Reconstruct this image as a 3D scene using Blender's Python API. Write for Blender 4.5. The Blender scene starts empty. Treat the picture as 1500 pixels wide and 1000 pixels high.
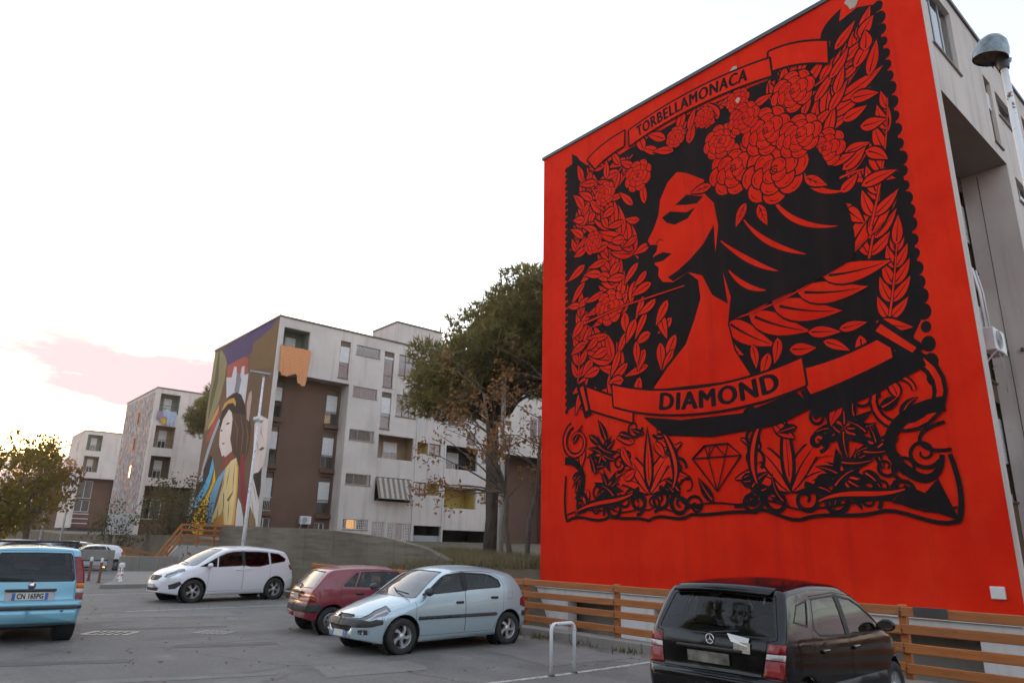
import bpy, bmesh, math, random
from math import sin, cos, pi, radians, sqrt, hypot, atan2
from mathutils import Vector, Matrix, geometry

random.seed(11)
SC = bpy.context.scene
COL = SC.collection

# ------------------------------------------------------------------ camera
cam_data = bpy.data.cameras.new('camera')
cam = bpy.data.objects.new('camera', cam_data)
COL.objects.link(cam)
cam_data.sensor_width = 36.0
cam_data.lens = 24.665
cam_data.clip_start = 0.1
cam_data.clip_end = 3000.0
_R = Vector((0.7553063, -0.6550325, 0.0210880))
_U = Vector((-0.1982370, -0.1976771, 0.9600135))
_W = Vector((0.6246714, 0.7292847, 0.2791585))
cam.matrix_world = Matrix(((_R.x, _U.x, -_W.x, 0.0), (_R.y, _U.y, -_W.y, 0.0), (_R.z, _U.z, -_W.z, 1.8), (0, 0, 0, 1)))
SC.camera = cam

# ------------------------------------------------------------------ sky and sun
SUN_AZ = radians(6.6)      # from +Y towards +X
SUN_EL = radians(4.0)
world = bpy.data.worlds.new('World')
SC.world = world
world.use_nodes = True
wn, wl = world.node_tree.nodes, world.node_tree.links
wn.clear()
w_out = wn.new('ShaderNodeOutputWorld')
w_bg = wn.new('ShaderNodeBackground')
sky = wn.new('ShaderNodeTexSky')
sky.sky_type = 'NISHITA'
sky.sun_disc = False
sky.sun_elevation = SUN_EL
sky.sun_rotation = SUN_AZ
sky.altitude = 60
sky.air_density = 1.0
sky.dust_density = 1.4
sky.ozone_density = 1.6
w_bg.inputs['Strength'].default_value = 0.15
# thin high veil over the whole sky, and low streaky cloud banks near the horizon
veil = wn.new('ShaderNodeMix'); veil.data_type = 'RGBA'; veil.blend_type = 'ADD'
veil.inputs['Factor'].default_value = 1.0
wl.new(sky.outputs['Color'], veil.inputs['A'])
w_tc = wn.new('ShaderNodeTexCoord')
w_sep = wn.new('ShaderNodeSeparateXYZ')
wl.new(w_tc.outputs['Generated'], w_sep.inputs['Vector'])
w_el = wn.new('ShaderNodeMapRange'); w_el.interpolation_type = 'SMOOTHSTEP'      # veil: warm low down, pale blue higher
w_el.inputs['From Min'].default_value = 0.05; w_el.inputs['From Max'].default_value = 0.62
wl.new(w_sep.outputs['Z'], w_el.inputs['Value'])
w_vc = wn.new('ShaderNodeMix'); w_vc.data_type = 'RGBA'
w_vc.inputs['A'].default_value = (1.34, 1.04, 0.80, 1.0)
w_vc.inputs['B'].default_value = (1.00, 0.93, 0.92, 1.0)
wl.new(w_el.outputs['Result'], w_vc.inputs['Factor'])
wl.new(w_vc.outputs['Result'], veil.inputs['B'])
w_map = wn.new('ShaderNodeMapping')
w_map.inputs['Scale'].default_value = (2.2, 2.2, 9.0)
w_map.inputs['Location'].default_value = (4.01, 2.42, 1.48)
wl.new(w_tc.outputs['Generated'], w_map.inputs['Vector'])
w_noise = wn.new('ShaderNodeTexNoise')
w_noise.inputs['Scale'].default_value = 1.6
w_noise.inputs['Detail'].default_value = 7.0
w_noise.inputs['Roughness'].default_value = 0.55
wl.new(w_map.outputs['Vector'], w_noise.inputs['Vector'])
w_r1 = wn.new('ShaderNodeMapRange'); w_r1.interpolation_type = 'SMOOTHSTEP'
w_r1.inputs['From Min'].default_value = 0.33
w_r1.inputs['From Max'].default_value = 0.54
wl.new(w_noise.outputs['Fac'], w_r1.inputs['Value'])
w_r2 = wn.new('ShaderNodeMapRange'); w_r2.interpolation_type = 'SMOOTHSTEP'   # cloud banks thin out with height
w_r2.inputs['From Min'].default_value = 0.34
w_r2.inputs['From Max'].default_value = 0.22
wl.new(w_sep.outputs['Z'], w_r2.inputs['Value'])
w_mul = wn.new('ShaderNodeMath'); w_mul.operation = 'MULTIPLY'
wl.new(w_r1.outputs['Result'], w_mul.inputs[0]); wl.new(w_r2.outputs['Result'], w_mul.inputs[1])
w_mul2 = wn.new('ShaderNodeMath'); w_mul2.operation = 'MULTIPLY'; w_mul2.inputs[1].default_value = 1.0
wl.new(w_mul.outputs[0], w_mul2.inputs[0])
cloud = wn.new('ShaderNodeMix'); cloud.data_type = 'RGBA'
cloud.inputs['B'].default_value = (1.46, 1.17, 1.23, 1.0)
wl.new(w_mul2.outputs[0], cloud.inputs['Factor'])
wl.new(veil.outputs['Result'], cloud.inputs['A'])
wl.new(cloud.outputs['Result'], w_bg.inputs['Color'])
wl.new(w_bg.outputs['Background'], w_out.inputs['Surface'])

sun_data = bpy.data.lights.new('sun', 'SUN')
sun = bpy.data.objects.new('sun', sun_data)
COL.objects.link(sun)
sun_data.energy = 2.0
sun_data.angle = radians(0.53)
sun_data.color = (1.0, 0.72, 0.42)
_sd = Vector((sin(SUN_AZ) * cos(SUN_EL), cos(SUN_AZ) * cos(SUN_EL), sin(SUN_EL)))
sun.rotation_euler = _sd.to_track_quat('Z', 'Y').to_euler()
sun.location = (6, 60, 40)

SC.view_settings.view_transform = 'Standard'
SC.view_settings.look = 'None'
SC.view_settings.gamma = 1.0
SC.view_settings.use_curve_mapping = False
SC.view_settings.exposure = 2.15
# ------------------------------------------------------------------ helpers: objects
def link(o, parent=None):
    COL.objects.link(o)
    if parent is not None:
        o.parent = parent
    return o

def thing(name, label, cat, loc=(0, 0, 0), rotz=0.0, group=None):
    o = bpy.data.objects.new(name, None)
    o.empty_display_size = 0.2
    link(o)
    o.location = loc
    o.rotation_euler = (0, 0, rotz)
    return tag(o, label, cat, group)

def tag(o, label, cat, group=None):
    o['label'] = label
    o['category'] = cat
    if group:
        o['group'] = group
    return o

class MB:
    """collects verts and faces, then links them as one mesh object"""
    def __init__(self):
        self.v, self.f, self.m, self.sm = [], [], [], []
    def add(self, vs, fs, mi=0, smooth=False):
        b = len(self.v)
        self.v += [tuple(p) for p in vs]
        for f in fs:
            self.f.append(tuple(b + i for i in f)); self.m.append(mi); self.sm.append(smooth)
        return self
    def box(self, x0, x1, y0, y1, z0, z1, mi=0):
        vs = [(x0, y0, z0), (x1, y0, z0), (x1, y1, z0), (x0, y1, z0), (x0, y0, z1), (x1, y0, z1), (x1, y1, z1), (x0, y1, z1)]
        return self.add(vs, [(0, 3, 2, 1), (4, 5, 6, 7), (0, 1, 5, 4), (1, 2, 6, 5), (2, 3, 7, 6), (3, 0, 4, 7)], mi)
    def bbox(self, x0, x1, y0, y1, z0, z1, b=0.01, mi=0):
        """box with chamfered vertical and horizontal edges"""
        b = min(b, (x1 - x0) * .45, (y1 - y0) * .45, (z1 - z0) * .45)
        bm = bmesh.new()
        mat = Matrix.Translation(((x0 + x1) / 2, (y0 + y1) / 2, (z0 + z1) / 2)) @ Matrix.Diagonal((x1 - x0, y1 - y0, z1 - z0, 1))
        bmesh.ops.create_cube(bm, size=1.0, matrix=mat)
        bmesh.ops.bevel(bm, geom=bm.edges[:], offset=b, segments=1, affect='EDGES')
        return self.bm(bm, mi)
    def bm(self, bm, mi=0, smooth=False, mat=None):
        bm.verts.index_update()
        vs = [(mat @ v.co) if mat else v.co.copy() for v in bm.verts]
        self.add(vs, [tuple(v.index for v in f.verts) for f in bm.faces], mi, smooth)
        bm.free()
        return self
    def bar(self, p, q, w, h, mi=0, up=(0, 0, 1)):
        """rectangular bar from p to q, w across, h along 'up'"""
        p, q = Vector(p), Vector(q)
        d = (q - p).normalized()
        u = Vector(up); s = d.cross(u)
        if s.length < 1e-4:
            s = d.cross(Vector((1, 0, 0)))
        s.normalize(); u = s.cross(d).normalized()
        s *= w / 2; u *= h / 2
        vs = [p - s - u, p + s - u, p + s + u, p - s + u, q - s - u, q + s - u, q + s + u, q - s + u]
        return self.add(vs, [(0, 1, 2, 3), (7, 6, 5, 4), (0, 4, 5, 1), (1, 5, 6, 2), (2, 6, 7, 3), (3, 7, 4, 0)], mi)
    def tube(self, pts, r, n=8, mi=0, cap=True):
        """smooth tube through pts; r a number or a list"""
        pts = [Vector(p) for p in pts]
        rs = r if isinstance(r, (list, tuple)) else [r] * len(pts)
        vs, fs = [], []
        t0 = (pts[1] - pts[0]).normalized()
        a = t0.cross(Vector((0, 0, 1)))
        if a.length < 1e-3:
            a = t0.cross(Vector((1, 0, 0)))
        a.normalize()
        for i, p in enumerate(pts):
            if i == 0: t = pts[1] - pts[0]
            elif i == len(pts) - 1: t = pts[-1] - pts[-2]
            else: t = (pts[i + 1] - p).normalized() + (p - pts[i - 1]).normalized()
            t.normalize()
            a = (a - t * a.dot(t))
            if a.length < 1e-5:
                a = t.orthogonal()
            a.normalize()
            b = t.cross(a)
            for k in range(n):
                g = 2 * pi * k / n
                vs.append(p + (a * cos(g) + b * sin(g)) * rs[i])
        for i in range(len(pts) - 1):
            for k in range(n):
                k2 = (k + 1) % n
                fs.append((i * n + k, i * n + k2, (i + 1) * n + k2, (i + 1) * n + k))
        if cap:
            fs.append(tuple(range(n - 1, -1, -1)))
            fs.append(tuple((len(pts) - 1) * n + k for k in range(n)))
        return self.add(vs, fs, mi, True)
    def lathe(self, prof, n=24, mat=None, mi=0, smooth=True, a0=0.0, a1=2 * pi):
        """prof: (radius, height) pairs turned round local z"""
        full = abs(a1 - a0 - 2 * pi) < 1e-6
        m = n if full else n + 1
        vs, fs = [], []
        for r, h in prof:
            for k in range(m):
                g = a0 + (a1 - a0) * k / n
                p = Vector((r * cos(g), r * sin(g), h))
                vs.append(mat @ p if mat else p)
        for i in range(len(prof) - 1):
            for k in range(n):
                k2 = (k + 1) % m
                fs.append((i * m + k, i * m + k2, (i + 1) * m + k2, (i + 1) * m + k))
        return self.add(vs, fs, mi, smooth)
    def prism(self, poly, d, mat=None, mi=0):
        """poly in local xy, extruded to z = d"""
        n = len(poly)
        vs = [Vector((p[0], p[1], 0)) for p in poly] + [Vector((p[0], p[1], d)) for p in poly]
        if mat: vs = [mat @ v for v in vs]
        return self.add(vs, [tuple(range(n - 1, -1, -1)), tuple(range(n, 2 * n))] + [(i, (i + 1) % n, n + (i + 1) % n, n + i) for i in range(n)], mi)
    def mesh(self, name, mats):
        me = bpy.data.meshes.new(name)
        me.from_pydata([tuple(v) for v in self.v], [], self.f)
        for m in (mats if isinstance(mats, (list, tuple)) else [mats]):
            me.materials.append(m)
        me.polygons.foreach_set('material_index', self.m)
        me.polygons.foreach_set('use_smooth', self.sm)
        me.update()
        return me
    def build(self, name, mats, parent=None, kind=None, label=None):
        o = bpy.data.objects.new(name, self.mesh(name, mats))
        link(o, parent)
        if kind: o['kind'] = kind
        if label: o['label'] = label
        return o

def inst(name, me, parent=None, loc=(0, 0, 0), rot=(0, 0, 0), scale=(1, 1, 1)):
    o = bpy.data.objects.new(name, me)
    link(o, parent)
    o.location = loc; o.rotation_euler = rot; o.scale = scale
    return o

def lerp(a, b, t): return a + (b - a) * t
def smooth(t):
    t = min(1.0, max(0.0, t)); return t * t * (3 - 2 * t)
def interp(tab, x):
    if x <= tab[0][0]: return tab[0][1]
    for (a, fa), (b, fb) in zip(tab, tab[1:]):
        if x <= b: return fa + (fb - fa) * (x - a) / (b - a)
    return tab[-1][1]
def hermite(tab, x):
    """monotone-ish cubic through a table"""
    n = len(tab)
    if x <= tab[0][0]: return tab[0][1]
    if x >= tab[-1][0]: return tab[-1][1]
    for i in range(n - 1):
        if x <= tab[i + 1][0]: break
    def sl(j):
        return (tab[j + 1][1] - tab[j][1]) / (tab[j + 1][0] - tab[j][0])
    def tg(j):
        if j == 0: return sl(0)
        if j == n - 1: return sl(n - 2)
        a, b = sl(j - 1), sl(j)
        if a * b <= 0: return 0.0
        return 2 * a * b / (a + b)
    x0, y0 = tab[i]; x1, y1 = tab[i + 1]
    h = x1 - x0; t = (x - x0) / h
    m0, m1 = tg(i) * h, tg(i + 1) * h
    return (2 * t**3 - 3 * t**2 + 1) * y0 + (t**3 - 2 * t**2 + t) * m0 + (-2 * t**3 + 3 * t**2) * y1 + (t**3 - t**2) * m1

# ------------------------------------------------------------------ helpers: materials
def new_mat(name):
    m = bpy.data.materials.new(name)
    m.use_nodes = True
    nt = m.node_tree
    return m, nt, nt.nodes['Principled BSDF']

def noise_node(nt, scale, detail=4, rough=0.55, vec=None, scl=(1, 1, 1)):
    tc = nt.nodes.new('ShaderNodeTexCoord')
    mp = nt.nodes.new('ShaderNodeMapping')
    mp.inputs['Scale'].default_value = scl
    nt.links.new(tc.outputs[vec or 'Object'], mp.inputs['Vector'])
    n = nt.nodes.new('ShaderNodeTexNoise')
    n.inputs['Scale'].default_value = scale
    n.inputs['Detail'].default_value = detail
    n.inputs['Roughness'].default_value = rough
    nt.links.new(mp.outputs['Vector'], n.inputs['Vector'])
    return n

def rng(nt, sock, a, b, c=0.0, d=1.0):
    r = nt.nodes.new('ShaderNodeMapRange')
    r.inputs['From Min'].default_value = a; r.inputs['From Max'].default_value = b
    r.inputs['To Min'].default_value = c; r.inputs['To Max'].default_value = d
    nt.links.new(sock, r.inputs['Value'])
    return r.outputs['Result']

def mixc(nt, fac, a, b):
    m = nt.nodes.new('ShaderNodeMix'); m.data_type = 'RGBA'
    if isinstance(fac, float): m.inputs['Factor'].default_value = fac
    else: nt.links.new(fac, m.inputs['Factor'])
    for s, c in (('A', a), ('B', b)):
        if isinstance(c, tuple): m.inputs[s].default_value = (*c[:3], 1)
        else: nt.links.new(c, m.inputs[s])
    return m.outputs['Result']

def bump(nt, bsdf, sock, strength=0.2, dist=0.01):
    b = nt.nodes.new('ShaderNodeBump')
    b.inputs['Strength'].default_value = strength
    b.inputs['Distance'].default_value = dist
    nt.links.new(sock, b.inputs['Height'])
    nt.links.new(b.outputs['Normal'], bsdf.inputs['Normal'])

def plain(name, col, rough=0.6, metal=0.0, var=0.12, scale=6.0, spec=0.5, coat=0.0):
    """one colour with a little uneven wear"""
    m, nt, b = new_mat(name)
    n = noise_node(nt, scale, 4)
    lo = tuple(c * (1 - var) for c in col); hi = tuple(min(1, c * (1 + var)) for c in col)
    nt.links.new(mixc(nt, rng(nt, n.outputs['Fac'], 0.3, 0.7), lo, hi), b.inputs['Base Color'])
    b.inputs['Roughness'].default_value = rough
    b.inputs['Metallic'].default_value = metal
    b.inputs['Specular IOR Level'].default_value = spec
    b.inputs['Coat Weight'].default_value = coat
    b.inputs['Coat Roughness'].default_value = 0.06
    return m

def plaster(name, col, dirt=(0.16, 0.14, 0.12), amount=0.55, streak=0.5, bumpy=0.25, fine=60):
    """rendered wall: cloudy tone, rain streaks, grainy relief"""
    m, nt, b = new_mat(name)
    cl = noise_node(nt, 0.45, 5, 0.6)
    st = noise_node(nt, 1.0, 5, 0.6, scl=(2.6, 2.6, 0.16))
    gr = noise_node(nt, fine, 3, 0.6)
    sp = noise_node(nt, 5.0, 6, 0.7)
    base = mixc(nt, rng(nt, cl.outputs['Fac'], 0.3, 0.72), tuple(c * 0.86 for c in col), tuple(min(1, c * 1.07) for c in col))
    base = mixc(nt, rng(nt, st.outputs['Fac'], 0.52, 0.82, 0.0, streak), base, dirt)
    base = mixc(nt, rng(nt, sp.outputs['Fac'], 0.62, 0.85, 0.0, amount), base, dirt)
    nt.links.new(base, b.inputs['Base Color'])
    b.inputs['Roughness'].default_value = 0.9
    b.inputs['Specular IOR Level'].default_value = 0.25
    bump(nt, b, gr.outputs['Fac'], bumpy, 0.01)
    return m

def glass_mat(name, tint=(0.35, 0.4, 0.4), rough=0.02, base=0.0, ior=1.72, dust_glare=0.0):
    """thin tinted pane: clear by transmission, mirror-like by fresnel"""
    m, nt, b = new_mat(name)
    nt.nodes.remove(b)
    out = nt.nodes['Material Output']
    tr = nt.nodes.new('ShaderNodeBsdfTransparent'); tr.inputs['Color'].default_value = (*tint, 1)
    gl = nt.nodes.new('ShaderNodeBsdfGlossy'); gl.inputs['Roughness'].default_value = rough
    gl.inputs['Color'].default_value = (1, 1, 1, 1)
    fr = nt.nodes.new('ShaderNodeFresnel'); fr.inputs['IOR'].default_value = ior
    mx = nt.nodes.new('ShaderNodeMixShader')
    nt.links.new(rng(nt, fr.outputs['Fac'], 0.0, 1.0, base, 1.0), mx.inputs['Fac'])
    nt.links.new(tr.outputs['BSDF'], mx.inputs[1]); nt.links.new(gl.outputs['BSDF'], mx.inputs[2])
    if dust_glare:  # pale diffuse film that stands in for a bright sky reflection
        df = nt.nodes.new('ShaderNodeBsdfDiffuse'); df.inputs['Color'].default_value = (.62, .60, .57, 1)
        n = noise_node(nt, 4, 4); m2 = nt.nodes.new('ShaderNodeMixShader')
        nt.links.new(rng(nt, n.outputs['Fac'], .3, .7, dust_glare * .5, dust_glare * 1.5), m2.inputs['Fac'])
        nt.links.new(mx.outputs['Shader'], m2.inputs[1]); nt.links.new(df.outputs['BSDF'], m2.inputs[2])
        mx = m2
    nt.links.new(mx.outputs['Shader'], out.inputs['Surface'])
    return m

def text_mesh(body, size, bold=0.0, spacing=1.0):
    cu = bpy.data.curves.new('t', 'FONT')
    cu.body = body; cu.size = size; cu.offset = bold; cu.space_character = spacing
    cu.align_x = 'CENTER'; cu.align_y = 'CENTER'; cu.resolution_u = 3
    o = bpy.data.objects.new('t', cu)
    COL.objects.link(o)
    dg = bpy.context.evaluated_depsgraph_get(); dg.update()
    me = bpy.data.meshes.new_from_object(o.evaluated_get(dg))
    bpy.data.objects.remove(o); bpy.data.curves.remove(cu)
    vs = [v.co.copy() for v in me.vertices]; fs = [tuple(p.vertices) for p in me.polygons]
    bpy.data.meshes.remove(me)
    return vs, fs

def in_poly(p, poly):
    x, y = p; c = False; j = len(poly) - 1
    for i in range(len(poly)):
        xi, yi = poly[i]; xj, yj = poly[j]
        if (yi > y) != (yj > y) and x < (xj - xi) * (y - yi) / (yj - yi) + xi:
            c = not c
        j = i
    return c

def offset_poly(poly, d):
    """move every edge inwards by d (simple mitre)"""
    n = len(poly)
    area = sum(poly[i][0] * poly[(i + 1) % n][1] - poly[(i + 1) % n][0] * poly[i][1] for i in range(n))
    s = 1 if area > 0 else -1
    out = []
    for i in range(n):
        a, b, c = Vector(poly[i - 1]), Vector(poly[i]), Vector(poly[(i + 1) % n])
        e1 = (b - a).normalized(); e2 = (c - b).normalized()
        n1 = Vector((-e1.y, e1.x)) * s; n2 = Vector((-e2.y, e2.x)) * s
        k = n1 + n2
        q = max(0.35, k.dot(n1))
        out.append(tuple(b + k * (d / q)))
    return out

# ------------------------------------------------------------------ materials
M = {}
M['plaster'] = plaster('pale_plaster', (0.62, 0.555, 0.515), dirt=(0.20, 0.17, 0.14), amount=0.6, streak=0.55)
M['plaster_warm'] = plaster('warm_grey_plaster', (0.47, 0.41, 0.365), dirt=(0.2, 0.17, 0.15), amount=0.4, streak=0.5)
M['brown'] = plaster('brown_plaster', (0.155, 0.092, 0.066), dirt=(0.09, 0.055, 0.042), amount=0.3, streak=0.35)
M['grey_panel'] = plaster('blue_grey_paint', (0.36, 0.38, 0.39), amount=0.3, streak=0.4)
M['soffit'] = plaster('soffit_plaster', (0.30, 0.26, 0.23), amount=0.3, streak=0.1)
M['roofing'] = plaster('roof_felt', (0.16, 0.15, 0.15), amount=0.2, streak=0.0)
M['coping'] = plain('dark_metal_coping', (0.07, 0.065, 0.07), 0.5)
M['concrete'] = plaster('weathered_concrete', (0.27, 0.25, 0.225), dirt=(0.10, 0.095, 0.085), amount=0.7, streak=0.5, bumpy=0.5, fine=30)
def board_concrete():
    m, nt, b = new_mat('mossy_board_marked_concrete')
    h = noise_node(nt, 1.0, 5, .6, scl=(.5, .35, 5.5)); g = noise_node(nt, 3.0, 6, .7); c0 = noise_node(nt, .35, 4); f = noise_node(nt, 30, 3, .6)
    dr = noise_node(nt, 1.2, 4, .6, scl=(1.2, 1.2, .12))
    c = mixc(nt, rng(nt, c0.outputs['Fac'], .35, .65), (.125, .110, .082), (.20, .178, .138))
    c = mixc(nt, rng(nt, h.outputs['Fac'], .46, .62, 0, .6), c, (.085, .074, .054))
    c = mixc(nt, rng(nt, g.outputs['Fac'], .55, .75, 0, .6), c, (.24, .215, .17))
    c = mixc(nt, rng(nt, dr.outputs['Fac'], .6, .75, 0, .45), c, (.07, .062, .048))
    nt.links.new(c, b.inputs['Base Color']); b.inputs['Roughness'].default_value = .95
    bump(nt, b, h.outputs['Fac'], .5, .02)
    return m
M['concrete_old'] = board_concrete()
M['concrete_white'] = plaster('whitewashed_concrete', (0.62, 0.60, 0.59), dirt=(0.22, 0.2, 0.18), amount=0.5, streak=0.45)
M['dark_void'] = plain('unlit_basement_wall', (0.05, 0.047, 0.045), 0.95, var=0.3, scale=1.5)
M['frame_white'] = plain('white_window_paint', (0.68, 0.68, 0.68), 0.45)
M['frame_brown'] = plain('brown_window_paint', (0.13, 0.08, 0.05), 0.5)
M['frame_grey'] = plain('grey_aluminium', (0.30, 0.30, 0.30), 0.4, 0.5)
M['shutter_white'] = plain('white_roller_shutter', (0.66, 0.65, 0.64), 0.55)
M['shutter_tan'] = plain('tan_roller_shutter', (0.30, 0.20, 0.12), 0.6)
M['shutter_ochre'] = plain('ochre_roller_shutter', (0.42, 0.30, 0.10), 0.6)
M['curtain'] = plain('grey_curtain', (0.34, 0.33, 0.32), 0.9, var=0.25, scale=9)
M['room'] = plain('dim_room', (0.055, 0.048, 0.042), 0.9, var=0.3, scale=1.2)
M['room_green'] = plain('green_loggia_plaster', (0.20, 0.235, 0.20), 0.9)
M['room_yellow'] = plain('yellow_loggia_plaster', (0.50, 0.38, 0.10), 0.9)
M['pane'] = glass_mat('window_pane', (0.55, 0.57, 0.58), 0.02, 0.08)
M['iron'] = plain('dark_iron', (0.06, 0.055, 0.055), 0.5)
M['iron_white'] = plain('white_painted_iron', (0.66, 0.66, 0.66), 0.45)
M['rust_white'] = None
M['awning'] = None
M['orange_cloth'] = None

def stripes(name, c1, c2, scale, axis='X', rough=0.85, mixn=0.15):
    m, nt, b = new_mat(name)
    tc = nt.nodes.new('ShaderNodeTexCoord')
    sp = nt.nodes.new('ShaderNodeSeparateXYZ'); nt.links.new(tc.outputs['Object'], sp.inputs[0])
    mu = nt.nodes.new('ShaderNodeMath'); mu.operation = 'MULTIPLY'; mu.inputs[1].default_value = scale
    nt.links.new(sp.outputs[axis], mu.inputs[0])
    fr = nt.nodes.new('ShaderNodeMath'); fr.operation = 'FRACT'; nt.links.new(mu.outputs[0], fr.inputs[0])
    gt = nt.nodes.new('ShaderNodeMath'); gt.operation = 'GREATER_THAN'; gt.inputs[1].default_value = 0.5
    nt.links.new(fr.outputs[0], gt.inputs[0])
    n = noise_node(nt, 8, 4)
    c = mixc(nt, gt.outputs[0], c1, c2)
    c = mixc(nt, rng(nt, n.outputs['Fac'], 0.4, 0.8, 0, mixn), c, (0.12, 0.11, 0.1))
    nt.links.new(c, b.inputs['Base Color'])
    b.inputs['Roughness'].default_value = rough
    return m
M['awning'] = stripes('striped_awning_canvas', (0.46, 0.43, 0.37), (0.20, 0.155, 0.125), 2.2, 'X', mixn=0.4)
M['orange_cloth'] = stripes('orange_checked_cloth', (0.62, 0.22, 0.08), (0.70, 0.34, 0.16), 7.0, 'Z', mixn=0.1)

def worn_white(name, chips=0.60, rustc=(0.16, 0.07, 0.035)):
    m, nt, b = new_mat(name)
    n = noise_node(nt, 9, 6, 0.65)
    f = rng(nt, n.outputs['Fac'], chips, chips + 0.05)
    nt.links.new(mixc(nt, f, (0.70, 0.70, 0.70), rustc), b.inputs['Base Color'])
    b.inputs['Roughness'].default_value = 0.5
    return m
M['rust_white'] = worn_white('chipped_white_paint')
M['rust_red'] = worn_white('chipped_red_white_paint', 0.5, (0.25, 0.06, 0.04))

def wood_mat():
    m, nt, b = new_mat('orange_stained_wood')
    g = noise_node(nt, 3.0, 6, 0.6, scl=(6, 0.5, 14))
    k = noise_node(nt, 1.2, 4)
    c = mixc(nt, rng(nt, g.outputs['Fac'], 0.3, 0.7), (0.30, 0.085, 0.018), (0.50, 0.175, 0.040))
    c = mixc(nt, rng(nt, k.outputs['Fac'], 0.5, 0.8, 0, 0.5), c, (0.20, 0.075, 0.025))
    oi = nt.nodes.new('ShaderNodeObjectInfo')
    c = mixc(nt, rng(nt, oi.outputs['Random'], 0, 1, 0, .45), c, (0.24, 0.10, 0.045))
    dk = noise_node(nt, 16, 5, .7, scl=(1, .2, 1))
    c = mixc(nt, rng(nt, dk.outputs['Fac'], 0.60, 0.72, 0, 0.6), c, (0.10, 0.045, 0.02))
    nt.links.new(c, b.inputs['Base Color'])
    b.inputs['Roughness'].default_value = 0.6
    bump(nt, b, g.outputs['Fac'], 0.25, 0.004)
    return m
M['wood'] = wood_mat()

def asphalt_mat():
    m, nt, b = new_mat('asphalt')
    big = noise_node(nt, 0.22, 5, 0.6)
    mid = noise_node(nt, 1.1, 6, 0.65, scl=(1, 0.6, 1))
    gr = noise_node(nt, 70, 3, 0.7)
    v = nt.nodes.new('ShaderNodeTexVoronoi'); v.feature = 'DISTANCE_TO_EDGE'; v.inputs['Scale'].default_value = 0.33
    wob = noise_node(nt, 1.7, 5, 0.6)
    mx = nt.nodes.new('ShaderNodeMix'); mx.data_type = 'VECTOR'; mx.inputs['Factor'].default_value = 0.22
    tc = nt.nodes.new('ShaderNodeTexCoord')
    nt.links.new(tc.outputs['Object'], mx.inputs['A']); nt.links.new(wob.outputs['Color'], mx.inputs['B'])
    nt.links.new(mx.outputs['Result'], v.inputs['Vector'])
    c = mixc(nt, rng(nt, big.outputs['Fac'], 0.3, 0.7), (0.112, 0.106, 0.099), (0.172, 0.163, 0.152))
    c = mixc(nt, rng(nt, mid.outputs['Fac'], 0.49, 0.66, 0, 0.85), c, (0.062, 0.058, 0.054))
    c = mixc(nt, rng(nt, mid.outputs['Fac'], 0.45, 0.30, 0, 0.75), c, (0.25, 0.24, 0.225))
    c = mixc(nt, rng(nt, gr.outputs['Fac'], 0.35, 0.7, 0, 0.5), c, (0.25, 0.24, 0.225))
    cg = noise_node(nt, 16, 5, 0.75)
    c = mixc(nt, rng(nt, cg.outputs['Fac'], 0.52, 0.72, 0, 0.6), c, (0.065, 0.061, 0.056))
    c = mixc(nt, rng(nt, cg.outputs['Fac'], 0.46, 0.28, 0, 0.5), c, (0.27, 0.26, 0.245))
    cm = noise_node(nt, 0.5, 3)
    cf = nt.nodes.new('ShaderNodeMath'); cf.operation = 'MULTIPLY'
    nt.links.new(rng(nt, v.outputs['Distance'], 0.002, 0.009, 0.55, 0.0), cf.inputs[0]); nt.links.new(rng(nt, cm.outputs['Fac'], .45, .6), cf.inputs[1])
    c = mixc(nt, cf.outputs[0], c, (0.05, 0.047, 0.044))
    st = noise_node(nt, .55, 4, .5, scl=(.35, 1.4, 1))
    c = mixc(nt, rng(nt, st.outputs['Fac'], .56, .66, 0, .5), c, (0.062, 0.058, 0.055))
    nt.links.new(c, b.inputs['Base Color'])
    nt.links.new(rng(nt, mid.outputs['Fac'], 0.35, 0.75, 0.95, 0.62), b.inputs['Roughness'])
    b.inputs['Specular IOR Level'].default_value = 0.35
    bump(nt, b, gr.outputs['Fac'], 0.6, 0.008)
    return m
M['asphalt'] = asphalt_mat()

def soil_mat():
    m, nt, b = new_mat('dry_soil_and_litter')
    a = noise_node(nt, 0.6, 6, 0.6)
    g = noise_node(nt, 14, 5, 0.7)
    c = mixc(nt, rng(nt, a.outputs['Fac'], 0.35, 0.65), (0.075, 0.062, 0.045), (0.13, 0.115, 0.075))
    c = mixc(nt, rng(nt, g.outputs['Fac'], 0.45, 0.75, 0, 0.6), c, (0.17, 0.13, 0.085))
    nt.links.new(c, b.inputs['Base Color'])
    b.inputs['Roughness'].default_value = 0.95
    bump(nt, b, g.outputs['Fac'], 0.8, 0.03)
    return m
M['soil'] = soil_mat()

def line_mat():
    m, nt, b = new_mat('worn_road_paint')
    n = noise_node(nt, 12, 6, 0.7)
    nt.links.new(mixc(nt, rng(nt, n.outputs['Fac'], 0.46, 0.62), (0.50, 0.49, 0.47), (0.13, 0.125, 0.12)), b.inputs['Base Color'])
    b.inputs['Roughness'].default_value = 0.8
    return m
M['line'] = line_mat()

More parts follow.
